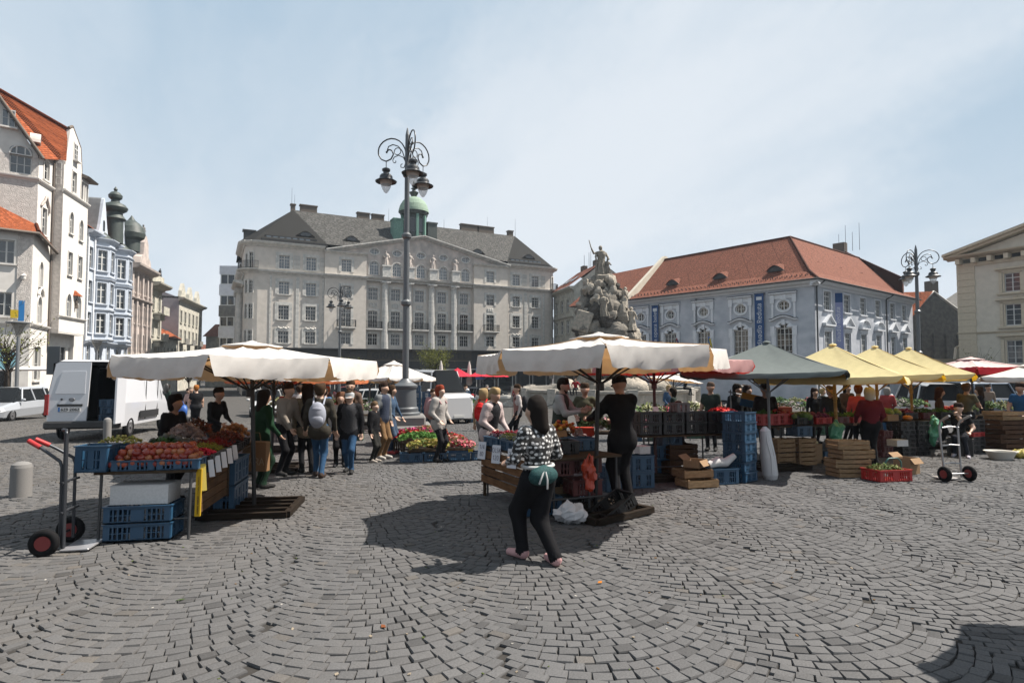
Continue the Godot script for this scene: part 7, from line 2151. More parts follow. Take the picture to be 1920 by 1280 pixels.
	for i in goods.size():
		var q: Array = goods[i]
		var w: Array = what[i % 5]
		var pos := ["first", "second", "third", "fourth", "fifth", "sixth", "seventh", "eighth", "ninth", "tenth", "eleventh", "twelfth", "thirteenth"]
		plastic(q[0], q[1], 0.84, 0.4, q[3], q[2], "%s crate on the long stalls, %s counted from the grey umbrella" % [q[2], pos[i]], "crates along the long stalls")
		heap(w[0], "%s in the %s crate counted from the grey umbrella" % [String(w[0]).replace("_", " "), pos[i]], "produce", on(q[0], q[1], 0.84 + q[3].y * 0.7), 0.4, 0.48, 0.38, 0.16, w[4], w[2], w[3], w[1])
	carton(9.2, 14.15, 0.84, 0.4, Vector3(0.4, 0.14, 0.26), "brown carton on the stall behind the maroon sweater", mats.card, false)
	var pk := put(self, "pumpkin", B.new().lathe([Vector2(0.0, 0.0), Vector2(0.07, 0.005), Vector2(0.11, 0.05), Vector2(0.1, 0.1), Vector2(0.04, 0.125), Vector2(0.0, 0.12)], 14), mat("pumpkin", Color(0.5, 0.17, 0.02), 0.5))
	pk.position = on(9.75, 14.25, 0.84)
	tag(pk, "small orange pumpkin on the stall table edge", "pumpkin")
	put(pk, "stem", B.new().cyl(Vector3(0, 0.11, 0), Vector3(0.01, 0.16, 0), 0.012, 0.008, 6), mats.stallboard)
	# black crate stacks under and beside the tables
	stack(9.45, 14.05, 0.4, Vector3(0.5, 0.1, 0.36), 8, "black", "black crate in the stack left of the green bag", 0.04)
	stack(9.95, 14.25, 0.4, Vector3(0.44, 0.1, 0.36), 8, "black", "black crate in the stack touching the green bag", 0.04)
	stack(11.62, 14.65, 0.4, Vector3(0.5, 0.1, 0.36), 4, "black", "black crate in the stack behind the metal hand truck", 0.05)
	plastic(11.62, 14.65, 0.425, 0.42, Vector3(0.5, 0.1, 0.36), "red", "red crate inside the black stack behind the hand truck")
	for i in 3: plastic(11.62, 14.65, 0.53 + i * 0.104, 0.38, Vector3(0.5, 0.1, 0.36), "black", ["lowest", "middle", "highest"][i] + " black crate above the red one behind the hand truck")
	stack(8.85, 13.85, 0.4, Vector3(0.34, 0.12, 0.3), 5, "darkred", "dark red crate in the stack beside the white tray", 0.06)
	carton(8.95, 13.45, 0.3, 0.3, Vector3(0.34, 0.14, 0.26), "white foam tray beside the woman in the maroon sweater", mats.whitecard, false)
	# pale crates, red crate and carton in the sun
	for i in 4: wood_crate(6.3 + [0.0, -0.03, 0.05, -0.02][i], 10.85, 0.005 + i * 0.17, [0.1, 0.02, 0.16, 0.05][i], Vector3(0.66 if i < 3 else 0.6, 0.165, 0.4), ["lowest", "second", "third", "topmost"][i] + " pale crate of the sunlit stack on the paving", 0, 2)
	plastic(6.72, 10.42, 0.005, 0.22, Vector3(0.68, 0.2, 0.42), "red", "bright red crate of seedlings on the sunlit paving")
	heap("seedlings", "green seedlings filling the bright red crate", "plants", on(6.68, 10.42, 0.14), 0.22, 0.6, 0.36, 0.16, 420, 0.035, [Color(0.07, 0.1, 0.03), Color(0.1, 0.14, 0.04), Color(0.13, 0.13, 0.05)], "leaf")
	var hd := put(self, "basket_handle", B.new().tube([Vector3(-0.17, 0, 0), Vector3(-0.16, 0.12, 0), Vector3(-0.09, 0.18, 0), Vector3(0.09, 0.18, 0), Vector3(0.16, 0.12, 0), Vector3(0.17, 0, 0)], 0.014, 8), mat("teal", Color(0.03, 0.13, 0.12), 0.4))
	hd.transform = X(6.9, gy(10.5) + 0.2, -10.5, 0.2)
	tag(hd, "teal plastic basket handle standing in the red crate", "basket")
	carton(7.62, 11.2, 0.005, 0.5, Vector3(0.34, 0.3, 0.3), "brown cardboard box with open flaps on the sunlit paving", mats.card)
	# right edge: stacked trays, white tub, yellow sack
	for i in 9: wood_crate(12.55 + 0.05 * sin(i * 2.0), 14.75, 0.02 + i * 0.115, 0.2 + 0.07 * sin(i * 1.7), Vector3(0.75, 0.11, 0.5), ["lowest", "second", "third", "fourth", "fifth", "sixth", "seventh", "eighth", "topmost"][i] + " brown fruit tray of the stack at the frame edge", 2 if i < 7 else 0, 1)
	var tu := put(self, "white_tub", B.new().lathe([Vector2(0.0, 0.0), Vector2(0.2, 0.0), Vector2(0.29, 0.17), Vector2(0.32, 0.175), Vector2(0.32, 0.19), Vector2(0.27, 0.18), Vector2(0.19, 0.02), Vector2(0.0, 0.02)], 24), mat("tubwhite", Color(0.62, 0.6, 0.55), 0.4))
	tu.transform = Transform3D(Basis(Vector3.RIGHT, -atan(SLOPE)), on(11.3, 13.4))
	tag(tu, "round white plastic tub on the paving at the far right", "tub")
	bag("yellow_sack", "yellow plastic sack lying beside the white tub", on(11.95, 13.6, 0.0), Vector3(0.5, 0.2, 0.34), mat("yellowbag", Color(0.42, 0.34, 0.06), 0.5), 2, false)

func flower_stand() -> void:
	var reds := [[Color(0.45, 0.02, 0.04), Color(0.35, 0.015, 0.03), Color(0.05, 0.1, 0.03)], [Color(0.4, 0.06, 0.15), Color(0.3, 0.03, 0.1), Color(0.04, 0.09, 0.03)], [Color(0.06, 0.14, 0.03), Color(0.09, 0.19, 0.05)], [Color(0.25, 0.24, 0.06), Color(0.1, 0.13, 0.04), Color(0.3, 0.22, 0.08)], [Color(0.5, 0.15, 0.12), Color(0.42, 0.2, 0.18), Color(0.06, 0.1, 0.03)], [Color(0.4, 0.05, 0.08), Color(0.5, 0.18, 0.2), Color(0.08, 0.12, 0.04)]]
	var names := ["deep red", "magenta", "leafy green", "yellow green", "salmon pink", "mixed red"]
	var spots := [[-2.55, 14.7, 0], [-2.6, 15.5, 1], [-2.25, 14.1, 2], [-1.95, 13.45, 3], [-2.3, 16.3, 4], [-1.35, 13.75, 5], [-1.6, 14.7, 4], [-1.75, 15.4, 0]]
	for i in spots.size():
		var q: Array = spots[i]
		var h: float = 0.34 if i < 5 and i != 3 else 0.2
		if i == 3: h = 0.22
		var c: int = q[2]
		var r := thing("flower_bench", "low dark bench under the %s flowers of the display, %s" % [names[c], ["front", "back"][int(i > 3)] + " row, place " + ["one", "two", "three", "four"][i % 4]], "bench", on(q[0], q[1]), 0.1, "flower benches", true)
		put(r, "board", B.new().bb(-0.45, 0.45, h - 0.03, h, -0.33, 0.33), mats.stallboard)
		for ex in [-1, 1]:
			for ez in [-1, 1]: put(r, "leg", B.new().box(Vector3(ex * 0.4, (h - 0.03) * 0.5, ez * 0.28), Vector3(0.04, h - 0.03, 0.04)), mats.stallboard)
		heap("flower_pots", "%s potted flowers in the display beside the lamp, %s" % [names[c], ["front", "back"][int(i > 3)] + " row, place " + ["one", "two", "three", "four"][i % 4]], "flowers", on(q[0], q[1], h), 0.1, 0.92, 0.66, 0.24, 520, 0.04, reds[c], "flower")
	for i in 4: plastic(-2.25 + i * 0.52, 13.0 + 0.12 * i, 0.005, 0.12, Vector3(0.5, 0.18, 0.36), "blue", "low blue crate along the foot of the flower display, " + ["first", "second", "third", "fourth"][i] + " from the lamp")
	price_card(-0.95, 13.3, 0.2, 0.0, 0.1, 0.08, "", "yellow price card on the flower display crate", Color(0.6, 0.42, 0.03))

func back_stalls() -> void:
	# rows of plants and goods deeper in the square
	var greens := [[Color(0.05, 0.1, 0.03), Color(0.09, 0.15, 0.05)], [Color(0.1, 0.12, 0.04), Color(0.2, 0.2, 0.1)], [Color(0.3, 0.06, 0.08), Color(0.06, 0.1, 0.03)], [Color(0.35, 0.3, 0.3), Color(0.07, 0.11, 0.04)]]
	var rows := [[-7.2, 17.5, 3.0, "behind the dark silhouettes"], [-9.5, 22.0, 4.0, "under the orange umbrella"], [-8.5, 26.0, 4.5, "left of the white pyramid umbrella"], [-3.2, 26.5, 2.6, "beside the blue crate column"], [3.2, 17.5, 2.4, "behind the man in the grey shirt"], [5.5, 18.5, 3.0, "before the fountain steps"], [8.5, 19.5, 3.4, "behind the first yellow pole"], [12.0, 22.0, 4.5, "behind the yellow umbrellas"], [16.0, 19.5, 3.0, "beside the man in blue"], [-12.5, 30.0, 4.0, "near the parked cars"], [11.0, 27.0, 5.0, "before the theatre wall"], [17.0, 26.0, 5.0, "in front of the white car"]]
	for i in rows.size():
		var q: Array = rows[i]
		table(q[0], q[1], 0.15, q[2], 0.9, 0.78, "plant stall table " + q[3], mats.stallboard)
		for k in int(q[2] / 0.75):
			var c: Array = greens[(i + k) % 4]
			heap("potted_plants", "%s plants on the table %s, tray %s" % [["green", "olive", "red flowering", "pale flowering"][(i + k) % 4], q[3], ["one", "two", "three", "four", "five", "six"][k]], "plants", on(q[0] + 0.4 + k * 0.75, q[1] + 0.5 + k * 0.1, 0.78), 0.15, 0.7, 0.7, 0.4, 200, 0.07, c, "leaf")
		for k in int(q[2] / 0.9): plastic(q[0] + 0.45 + k * 0.9, q[1] + 0.35 + k * 0.12, 0.005, 0.15, Vector3(0.6, 0.3, 0.4), ["black", "blue", "green"][(i + k) % 3], "%s crate under the plant table %s, place %s" % [["black", "blue", "green"][(i + k) % 3], q[3], ["one", "two", "three", "four", "five"][k]], "crates under the plant tables")
	stack(-3.7, 21.5, 0.1, Vector3(0.6, 0.24, 0.4), 7, "blue", "blue crate in the tall column right of the lamp")
	stack(-3.05, 21.7, 0.0, Vector3(0.6, 0.24, 0.4), 6, "blue", "blue crate in the second column right of the lamp")
	heap("pale_pink_flowers", "pale pink flowers in a bucket behind the man in black", "flowers", on(2.35, 12.4, 0.72), 0.0, 1.2, 0.6, 0.34, 500, 0.045, [Color(0.5, 0.3, 0.34), Color(0.4, 0.18, 0.24), Color(0.08, 0.12, 0.05)], "flower")
	heap("leafy_plants", "bushy green plants beside the pale pink flowers", "plants", on(1.75, 12.1, 0.7), 0.0, 0.7, 0.5, 0.36, 320, 0.06, [Color(0.06, 0.11, 0.04), Color(0.1, 0.15, 0.05)], "leaf")
	table(1.3, 12.0, 0.1, 1.9, 0.8, 0.7, "plant table with pale pink flowers behind the man in black", mats.stallboard)
	# red basket on a rack with a striped sign
	var rk := thing("wire_rack", "slanted wire rack with red basket and striped board behind the stall", "rack", on(5.7, 13.6))
	put(rk, "rail", B.new().cyl(Vector3(-0.6, 1.55, 0), Vector3(0.7, 1.25, 0), 0.015, 0.015, 6).cyl(Vector3(-0.55, 0, 0), Vector3(-0.55, 1.6, 0), 0.015, 0.015, 6).cyl(Vector3(0.6, 0, 0), Vector3(0.6, 1.3, 0), 0.015, 0.015, 6), mats.galv)
	put(rk, "basket", B.new().bb(0.2, 0.8, 1.0, 1.2, -0.2, 0.2), mat("orangeplastic", Color(0.5, 0.07, 0.02), 0.4))
	put(rk, "board", B.new().box(Vector3(-0.35, 1.38, 0.05), Vector3(0.5, 0.14, 0.01)), mat("boardorange", Color(0.5, 0.24, 0.04), 0.6), X(0, 0, 0, 0, 0, -0.2))
	put(rk, "board", B.new().box(Vector3(-0.35, 1.22, 0.05), Vector3(0.5, 0.16, 0.01)), mat("boardblue", Color(0.04, 0.12, 0.25), 0.6), X(0, 0, 0, 0, 0, -0.2))

# ---- people ------------------------------------------------------------------------
# bones: [a, b, radius a, radius b, zone, flatten z]; the field of all bones is meshed as one skin and cut into skin and clothes by zone
func net(bones: Array, cell: float, k: float) -> Dictionary:
	var lo := Vector3(9, 9, 9)
	var hi := -lo
	for b in bones:
		var r: float = maxf(b[2], b[3]) + cell * 2.5
		for p in [b[0], b[1]]:
			lo = lo.min(p - Vector3(r, r, r))
			hi = hi.max(p + Vector3(r, r, r))
	var nx := int((hi.x - lo.x) / cell) + 2
	var ny := int((hi.y - lo.y) / cell) + 2
	var nz := int((hi.z - lo.z) / cell) + 2
	var sum := PackedFloat32Array()
	sum.resize(nx * ny * nz)
	var best := PackedFloat32Array()
	best.resize(nx * ny * nz)
	best.fill(9.0)
	var zone := PackedByteArray()
	zone.resize(nx * ny * nz)
	var marg := 3.2 / k + cell
	for b in bones:
		var a: Vector3 = b[0]
		var ab: Vector3 = b[1] - b[0]
		var ra: float = b[2]
		var rb: float = b[3]
		var fz: float = b[5] if b.size() > 5 else 1.0
		var L := ab.length_squared()
		var r := maxf(ra, rb) + marg
		var l2: Vector3 = (b[0] as Vector3).min(b[1]) - Vector3(r, r, r) - lo
		var h2: Vector3 = (b[0] as Vector3).max(b[1]) + Vector3(r, r, r) - lo
		var z: int = b[4]
		for ix in range(maxi(0, int(l2.x / cell)), mini(nx, int(h2.x / cell) + 1)):
			for iy in range(maxi(0, int(l2.y / cell)), mini(ny, int(h2.y / cell) + 1)):
				for iz in range(maxi(0, int(l2.z / cell)), mini(nz, int(h2.z / cell) + 1)):
					var p := lo + Vector3(ix, iy, iz) * cell - a
					var t := clampf(p.dot(ab) / L, 0.0, 1.0) if L > 1e-9 else 0.0
					p -= ab * t
					p.z *= fz
					var dist := p.length() - (ra + (rb - ra) * t)
					if dist > marg: continue
					var i := (ix * ny + iy) * nz + iz
					sum[i] += exp(-k * dist)
					if dist < best[i]:
						best[i] = dist
						zone[i] = z
	var vid := {}
	var V := PackedVector3Array()
	var Z := PackedByteArray()
	var sx := ny * nz
	for ix in nx - 1:
		for iy in ny - 1:
			var row := (ix * ny + iy) * nz
			for iz in nz - 1:
				var i := row + iz
				var c := 0
				if sum[i] > 1.0: c += 1
				if sum[i + 1] > 1.0: c += 1
				if sum[i + nz] > 1.0: c += 1
				if sum[i + nz + 1] > 1.0: c += 1
				if sum[i + sx] > 1.0: c += 1
				if sum[i + sx + 1] > 1.0: c += 1
				if sum[i + sx + nz] > 1.0: c += 1
				if sum[i + sx + nz + 1] > 1.0: c += 1
				if c == 0 or c == 8: continue
				var acc := Vector3.ZERO
				var m := 0
				var bd := 9.0
				var bz := 0
				for e in 8:
					var o := i + (sx if e & 1 else 0) + (nz if e & 2 else 0) + (1 if e & 4 else 0)
					if best[o] < bd:
						bd = best[o]; bz = zone[o]
					for ax in 3:
						if e & (1 << ax): continue
						var o2 := o + [sx, nz, 1][ax] as int
						var fa := sum[o]
						var fb := sum[o2]
						if (fa > 1.0) == (fb > 1.0): continue
						var la := log(maxf(fa, 1e-5))
						var lb := log(maxf(fb, 1e-5))
						var t := clampf(la / (la - lb), 0.0, 1.0)
						var q := Vector3(1.0 if e & 1 else 0.0, 1.0 if e & 2 else 0.0, 1.0 if e & 4 else 0.0)
						q[ax] = t
						acc += q
						m += 1
				vid[i] = V.size()
				V.append(lo + (Vector3(ix, iy, iz) + acc / m) * cell)
				Z.append(bz)
	var F := PackedInt32Array()
	for i in vid:
		var a: bool = sum[i] > 1.0
		# three edges leaving the low corner
		for ax in 3:
			var st: int = [sx, nz, 1][ax]
			if i + st >= sum.size(): continue
			var b: bool = sum[i + st] > 1.0
			if a == b: continue
			var u: int = [nz, 1, sx][ax]
			var w: int = [1, sx, nz][ax]
			if not (vid.has(i - u) and vid.has(i - w) and vid.has(i - u - w)): continue
			var q := [vid[i], vid[i - u], vid[i - u - w], vid[i - w]]
			if not a: q.reverse()
			F.append_array(PackedInt32Array(q))
	var N := PackedVector3Array()
	N.resize(V.size())
	for f in range(0, F.size(), 4):
		var nn := (V[F[f + 2]] - V[F[f]]).cross(V[F[f + 3]] - V[F[f + 1]])
		for e in 4: N[F[f + e]] += nn
	for i in N.size(): N[i] = N[i].normalized()
	return {"v": V, "n": N, "z": Z, "f": F}

func net_meshes(g: Dictionary) -> Dictionary:   # zone -> mesh
	var out := {}
	var V: PackedVector3Array = g.v
	var N: PackedVector3Array = g.n
	var Z: PackedByteArray = g.z
	var F: PackedInt32Array = g.f
	for f in range(0, F.size(), 4):
		var cnt := {}
		for e in 4: cnt[Z[F[f + e]]] = cnt.get(Z[F[f + e]], 0) + 1
		var z := Z[F[f]]
		for q in cnt:
			if cnt[q] > cnt[z]: z = q
		if not out.has(z): out[z] = B.new()
		var b: B = out[z]
		var a := F[f]
		var c := F[f + 1]
		var d := F[f + 2]
		var e2 := F[f + 3]
		for i in [a, d, c, a, e2, d]:
			b.v.append(V[i]); b.n.append(N[i]); b.uv.append(Vector2.ZERO)
	for z in out: out[z] = out[z].mesh()
	return out

func hand_mesh(side: float, grip: bool) -> Mesh:   # wrist at the origin, fingers down -y, palm towards +z
	var key := "hand%d%s" % [int(side), str(grip)]
	if cache.has(key): return cache[key]
	var bo := [[Vector3(-0.022, -0.03, 0), Vector3(-0.026, -0.08, 0), 0.014, 0.014, 0], [Vector3(0.02, -0.03, 0), Vector3(0.024, -0.08, 0), 0.014, 0.014, 0], [Vector3(0, 0.01, 0), Vector3(0, -0.07, 0), 0.022, 0.018, 0]]
	var len: Array = [0.07, 0.08, 0.075, 0.058]
	for i in 4:
		var x := (-0.03 + 0.02 * i) * 1.0
		var a := Vector3(x, -0.085, 0)
		var c := 0.75 if grip else 0.3
		var m: Vector3 = a + Vector3(0, -cos(c * 0.5), sin(c * 0.5)) * len[i] * 0.5
		var e: Vector3 = m + Vector3(0, -cos(c * 1.9), sin(c * 1.9)) * len[i] * 0.5
		bo.append([a, m, 0.0092, 0.0085, 0])
		bo.append([m, e, 0.0085, 0.007, 0])
	var t0 := Vector3(-0.03 , -0.03, 0.006)
	var t1 := Vector3(-0.056, -0.055, 0.022)
	var t2 := Vector3(-0.056, -0.088, 0.034) if not grip else Vector3(-0.035, -0.09, 0.05)
	bo.append([t0, t1, 0.013, 0.01, 0])
	bo.append([t1, t2, 0.01, 0.008, 0])
	if side < 0:
		for q in bo:
			q[0].x *= -1.0
			q[1].x *= -1.0
	cache[key] = net_meshes(net(bo, 0.0042, 220.0))[0]
	return cache[key]

func ik(a: Vector3, c: Vector3, l1: float, l2: float, pole: Vector3) -> Vector3:
	var d := c - a
	var L := clampf(d.length(), 0.05, (l1 + l2) * 0.999)
	var u := d.normalized()
	var x := (l1 * l1 - l2 * l2 + L * L) / (2.0 * L)
	var h := sqrt(maxf(l1 * l1 - x * x, 0.0))
	var p := (pole - u * pole.dot(u)).normalized()
	return a + u * x + p * h

# zones: 0 skin, 1 top, 2 trousers, 3 shoes, 4 second layer (vest, open jacket front)
func person(label: String, x: float, d: float, h: float, yaw: float, o := {}) -> Node3D:
	var root := thing("person", label, "person", on(x, d, o.get("up", 0.0)), yaw, o.get("group", ""))
	var s := h / 1.75
	var near: bool = d < 9.5
	var cell: float = 0.014 if near else (0.021 if d < 14.0 else (0.03 if d < 22.0 else 0.045))
	var fat: float = o.get("fat", 1.0)
	var bulk: float = o.get("bulk", 0.0)
	var lean: float = o.get("lean", 0.03)
	var sit: bool = o.get("sit", false)
	var st: float = o.get("stride", 0.0)
	var py := 0.52 if sit else 0.93 - absf(st) * 0.12
	var pel := Vector3(0, py, 0)
	var up := Vector3(0, cos(lean), sin(lean))
	var chest := pel + up * 0.34
	var neck := pel + up * 0.53
	var head := neck + Vector3(0, 0.145, sin(lean) * 0.1 + 0.02)
	var bo := []
	var bare: bool = o.get("bare_arms", false)
	var shorts: bool = o.get("bare_legs", false)
	var sk := 0
	bo.append([pel + Vector3(-0.07, -0.02, 0), pel + Vector3(0.07, -0.02, 0), 0.115 * fat, 0.115 * fat, 2, 1.1])
	bo.append([pel + Vector3(0, 0.04, 0.01), chest, 0.125 * fat + bulk, 0.128 * fat + bulk, 1, 1.2])
	bo.append([chest + Vector3(-0.06, -0.02, 0), chest + Vector3(0.06, -0.02, 0), 0.115 * fat + bulk, 0.115 * fat + bulk, 1, 1.2])
	if o.get("hem", 0.0) > 0.0: bo.append([pel + Vector3(-0.06, -o.hem, 0), pel + Vector3(0.06, -o.hem, 0), 0.125 * fat + bulk, 0.125 * fat + bulk, 1, 1.1])
	var shy := neck - up * 0.045
	bo.append([shy + Vector3(-0.15, -0.02, 0), shy + Vector3(0.15, -0.02, 0), 0.058 + bulk, 0.058 + bulk, 1])
	bo.append([neck - up * 0.02, head + Vector3(0, -0.06, -0.01), 0.052, 0.05, 0])
	# head with jaw, brow, nose and ears
	var hy: float = o.get("look", 0.0)
	var hb := Basis(Vector3.UP, hy) * Basis(Vector3.RIGHT, o.get("nod", 0.1))
	bo.append([head + hb * Vector3(0, 0.03, -0.012), head + hb * Vector3(0, 0.012, 0.012), 0.088, 0.08, 0])
	bo.append([head + hb * Vector3(0, -0.055, 0.035), head + hb * Vector3(0, 0.0, 0.03), 0.05, 0.066, 0])
	bo.append([head + hb * Vector3(0, 0.01, 0.095), head + hb * Vector3(0, -0.02, 0.112), 0.012, 0.016, 0])
	for e in [-1, 1]: bo.append([head + hb * Vector3(e * 0.083, -0.01, 0.0), head + hb * Vector3(e * 0.086, 0.015, -0.005), 0.014, 0.018, 0])
	# legs
	var feet := []
	for e in [-1, 1]:
		var hip := pel + Vector3(e * 0.085, -0.04, 0)
		var f: Vector3
		if sit: f = Vector3(e * 0.11 + (0.06 if e > 0 else 0.0), 0.07, 0.42 + 0.08 * e)
		else: f = Vector3(e * (0.09 if st == 0.0 else 0.065), 0.075, st * 0.5 * e)
		if o.has("feet"): f = o.feet[0 if e < 0 else 1]
		var kn := ik(hip, f, 0.43, 0.43, Vector3(0, 0.1, 1))
		var tb: float = o.get("leg", 1.0)
		bo.append([hip, kn, 0.09 * tb * sqrt(fat), 0.066 * tb, 2])
		bo.append([kn, f + Vector3(0, 0.02, -0.01), 0.064 * tb, 0.047 * tb, 0 if shorts else 2])
		var fd := Basis(Vector3.UP, o.get("toe", 0.15) * e) * Vector3(0, 0, 1)
		var lift := Vector3.ZERO
		bo.append([f + Vector3(0, -0.025, -0.03), f + Vector3(0, -0.04, 0) + fd * 0.175, 0.05, 0.04, 3 if e < 0 else 5])
	# arms
	var hands: Array = o.get("hands", [Vector3(-0.25, 0.84, 0.06), Vector3(0.25, 0.84, 0.06)])
	for e in [-1, 1]:
		var sh := shy + Vector3(e * 0.175, -0.01, 0)
		var hd: Vector3 = hands[0 if e < 0 else 1]
		if sit: hd.y += o.get("sit_hand", -0.28)
		if (hd - sh).length() > 0.54: hd = sh + (hd - sh).normalized() * 0.54
		var el := ik(sh, hd, 0.29, 0.255, Vector3(e * 0.55, -0.4, -0.8))
		var r: float = o.get("sleeve", 1.0)
		bo.append([sh, sh.lerp(el, 0.55), 0.056 + bulk * 0.7, 0.05 + bulk * 0.7, 1])
		bo.append([sh.lerp(el, 0.5), el, 0.048 + bulk * 0.6, 0.044 + bulk * 0.6, 0 if bare else 1])
		bo.append([el, hd, 0.043 + (0.0 if bare else bulk * 0.5), 0.03 + (0.0 if bare else bulk * 0.4), 0 if bare else 1])
		feet.append([el, hd, e])
	if o.has("vest"): 
		bo.append([pel + Vector3(0, 0.02, 0.012), chest + Vector3(0, 0.06, 0.012), 0.132 * fat + bulk, 0.138 * fat + bulk, 4, 1.15])
	for b in bo:
		b[0] *= s; b[1] *= s; b[2] *= s; b[3] *= s
	var ms := net_meshes(net(bo, cell, 60.0))
	var skin := mat("skin%d" % int(o.get("skin", 0)), [Color(0.44, 0.27, 0.19), Color(0.36, 0.2, 0.135), Color(0.5, 0.33, 0.25)][int(o.get("skin", 0))], 0.55)
	var top: Color = o.get("top", Color(0.03, 0.03, 0.035))
	var bot: Color = o.get("bottom", Color(0.02, 0.02, 0.022))
	var sho: Color = o.get("shoes", Color(0.03, 0.03, 0.03))
	var mt := [skin, o.get("topmat", col(top.r, top.g, top.b, 0.85)), o.get("botmat", col(bot.r, bot.g, bot.b, 0.85)), col(sho.r, sho.g, sho.b, 0.6), null, col(sho.r, sho.g, sho.b, 0.6)]
	if o.has("vest"): mt[4] = col(o.vest.r, o.vest.g, o.vest.b, 0.8)
	for z in ms: putm(root, ["body", o.get("topname", "shirt"), "trousers", "shoe", "vest", "shoe"][z], ms[z], mt[z])
	for q in feet:
		var dirv: Vector3 = (q[1] - q[0]).normalized()
		var yv := -dirv
		var xv := yv.cross(Vector3(0, 0.2, 1)).normalized()
		if xv.length() < 0.1: xv = Vector3.RIGHT
		var bs := Basis(xv, yv, xv.cross(yv)).orthonormalized().scaled_local(Vector3.ONE * s)
		if d < 20.0: putm(root, "hand", hand_mesh(q[2], o.get("grip", false)), skin, Transform3D(bs, q[1] * s))
	# face
	if d < 19.0 and not o.get("noface", false):
		for e in [-1, 1]:
			putm(root, "eye", small_ball("eye", Vector3(0.011, 0.007, 0.006)), mat("eyedark", Color(0.02, 0.015, 0.012), 0.2), Transform3D(hb.scaled(Vector3.ONE * s), (head + hb * Vector3(e * 0.032, 0.012, 0.084)) * s))
		putm(root, "mouth", small_ball("mouth", Vector3(0.022, 0.005, 0.006)), mat("lips", Color(0.26, 0.1, 0.085), 0.5), Transform3D(hb.scaled(Vector3.ONE * s), (head + hb * Vector3(0, -0.055, 0.083)) * s))
	# hair
	var hc: Color = o.get("hair", Color(0.03, 0.02, 0.015))
	var style: String = o.get("style", "short")
	var hbones := []
	var H := func(v: Vector3) -> Vector3: return (head + hb * v) * s
	if style != "bald" and not (o.has("cap") and style == "short"):
		hbones.append([H.call(Vector3(0, 0.05, -0.03)), H.call(Vector3(0, 0.066, 0.006)), 0.09 * s, 0.075 * s, 0])
		hbones.append([H.call(Vector3(0, -0.01, -0.035)), H.call(Vector3(0, 0.04, -0.025)), 0.08 * s, 0.088 * s, 0])
		for i in 9:
			var a := TAU * i / 9.0 + rng.randf()
			var q := Vector3(cos(a) * 0.062, 0.075 + rng.randf() * 0.025, sin(a) * 0.06 - 0.02)
			if sin(a) > 0.0: q += Vector3(0, 0.03, -0.012)
			hbones.append([H.call(q), H.call(q + Vector3(cos(a) * 0.016, -0.03, sin(a) * 0.012)), 0.034 * s, 0.022 * s, 0])
	if style == "long":
		hbones.append([H.call(Vector3(0, 0.02, -0.03)), H.call(Vector3(0, -0.2, -0.06)), 0.092 * s, 0.075 * s, 0])
		for e in [-1, 1]: hbones.append([H.call(Vector3(e * 0.06, 0.03, -0.01)), H.call(Vector3(e * 0.075, -0.14, -0.03)), 0.05 * s, 0.035 * s, 0])
	elif style == "bob":
		for e in [-1, 1]: hbones.append([H.call(Vector3(e * 0.055, 0.03, -0.015)), H.call(Vector3(e * 0.068, -0.08, -0.02)), 0.055 * s, 0.042 * s, 0])
		hbones.append([H.call(Vector3(0, 0.0, -0.04)), H.call(Vector3(0, -0.09, -0.04)), 0.085 * s, 0.065 * s, 0])
	elif style == "pony":
		hbones.append([H.call(Vector3(0, 0.05, -0.09)), H.call(Vector3(0, -0.1, -0.12)), 0.04 * s, 0.025 * s, 0])
	elif style == "bun":
		hbones.append([H.call(Vector3(0.0, 0.135, -0.05)), H.call(Vector3(0.01, 0.14, -0.04)), 0.05 * s, 0.045 * s, 0])
		hbones.append([H.call(Vector3(0, 0.0, -0.05)), H.call(Vector3(0, -0.17, -0.075)), 0.085 * s, 0.07 * s, 0])
		for e in [-1, 1]: hbones.append([H.call(Vector3(e * 0.05, 0.03, -0.02)), H.call(Vector3(e * 0.06, -0.15, -0.04)), 0.05 * s, 0.04 * s, 0])
	if hbones.size(): putm(root, "hair", net_meshes(net(hbones, minf(cell, 0.02) if d < 14 else cell * 0.8, 70.0))[0], mat("hair%.3f_%.3f" % [hc.r, hc.b], hc, 0.8, {"tex": "stonegrain", "scale": 4.0}))
	if o.has("beard"):
		putm(root, "beard", net_meshes(net([[H.call(Vector3(-0.04, -0.05, 0.045)), H.call(Vector3(0, -0.085, 0.06)), 0.026 * s, 0.03 * s, 0], [H.call(Vector3(0.04, -0.05, 0.045)), H.call(Vector3(0, -0.085, 0.06)), 0.026 * s, 0.03 * s, 0]], 0.014, 80.0))[0], mat("beardc", o.beard, 0.8))
	if o.has("cap"):
		var cb := B.new().at(Transform3D(hb.scaled(Vector3.ONE * s), head * s))
		cb.lathe([Vector2(0.106, 0.02), Vector2(0.108, 0.05), Vector2(0.1, 0.1), Vector2(0.07, 0.135), Vector2(0.0, 0.148)], 18, Vector3(0, 0.0, -0.012))
		for k in 8:
			var a := PI * k / 8
			var e := PI * (k + 1) / 8
			cb.quad(Vector3(cos(a) * 0.09, 0.03, 0.05 + sin(a) * 0.04), Vector3(cos(e) * 0.09, 0.03, 0.05 + sin(e) * 0.04), Vector3(cos(e) * 0.085, 0.022, 0.06 + sin(e) * 0.11), Vector3(cos(a) * 0.085, 0.022, 0.06 + sin(a) * 0.11))
		put(root, "cap", cb, o.capmat if o.has("capmat") else mat("cap%.2f" % o.cap.r, o.cap, 0.8))
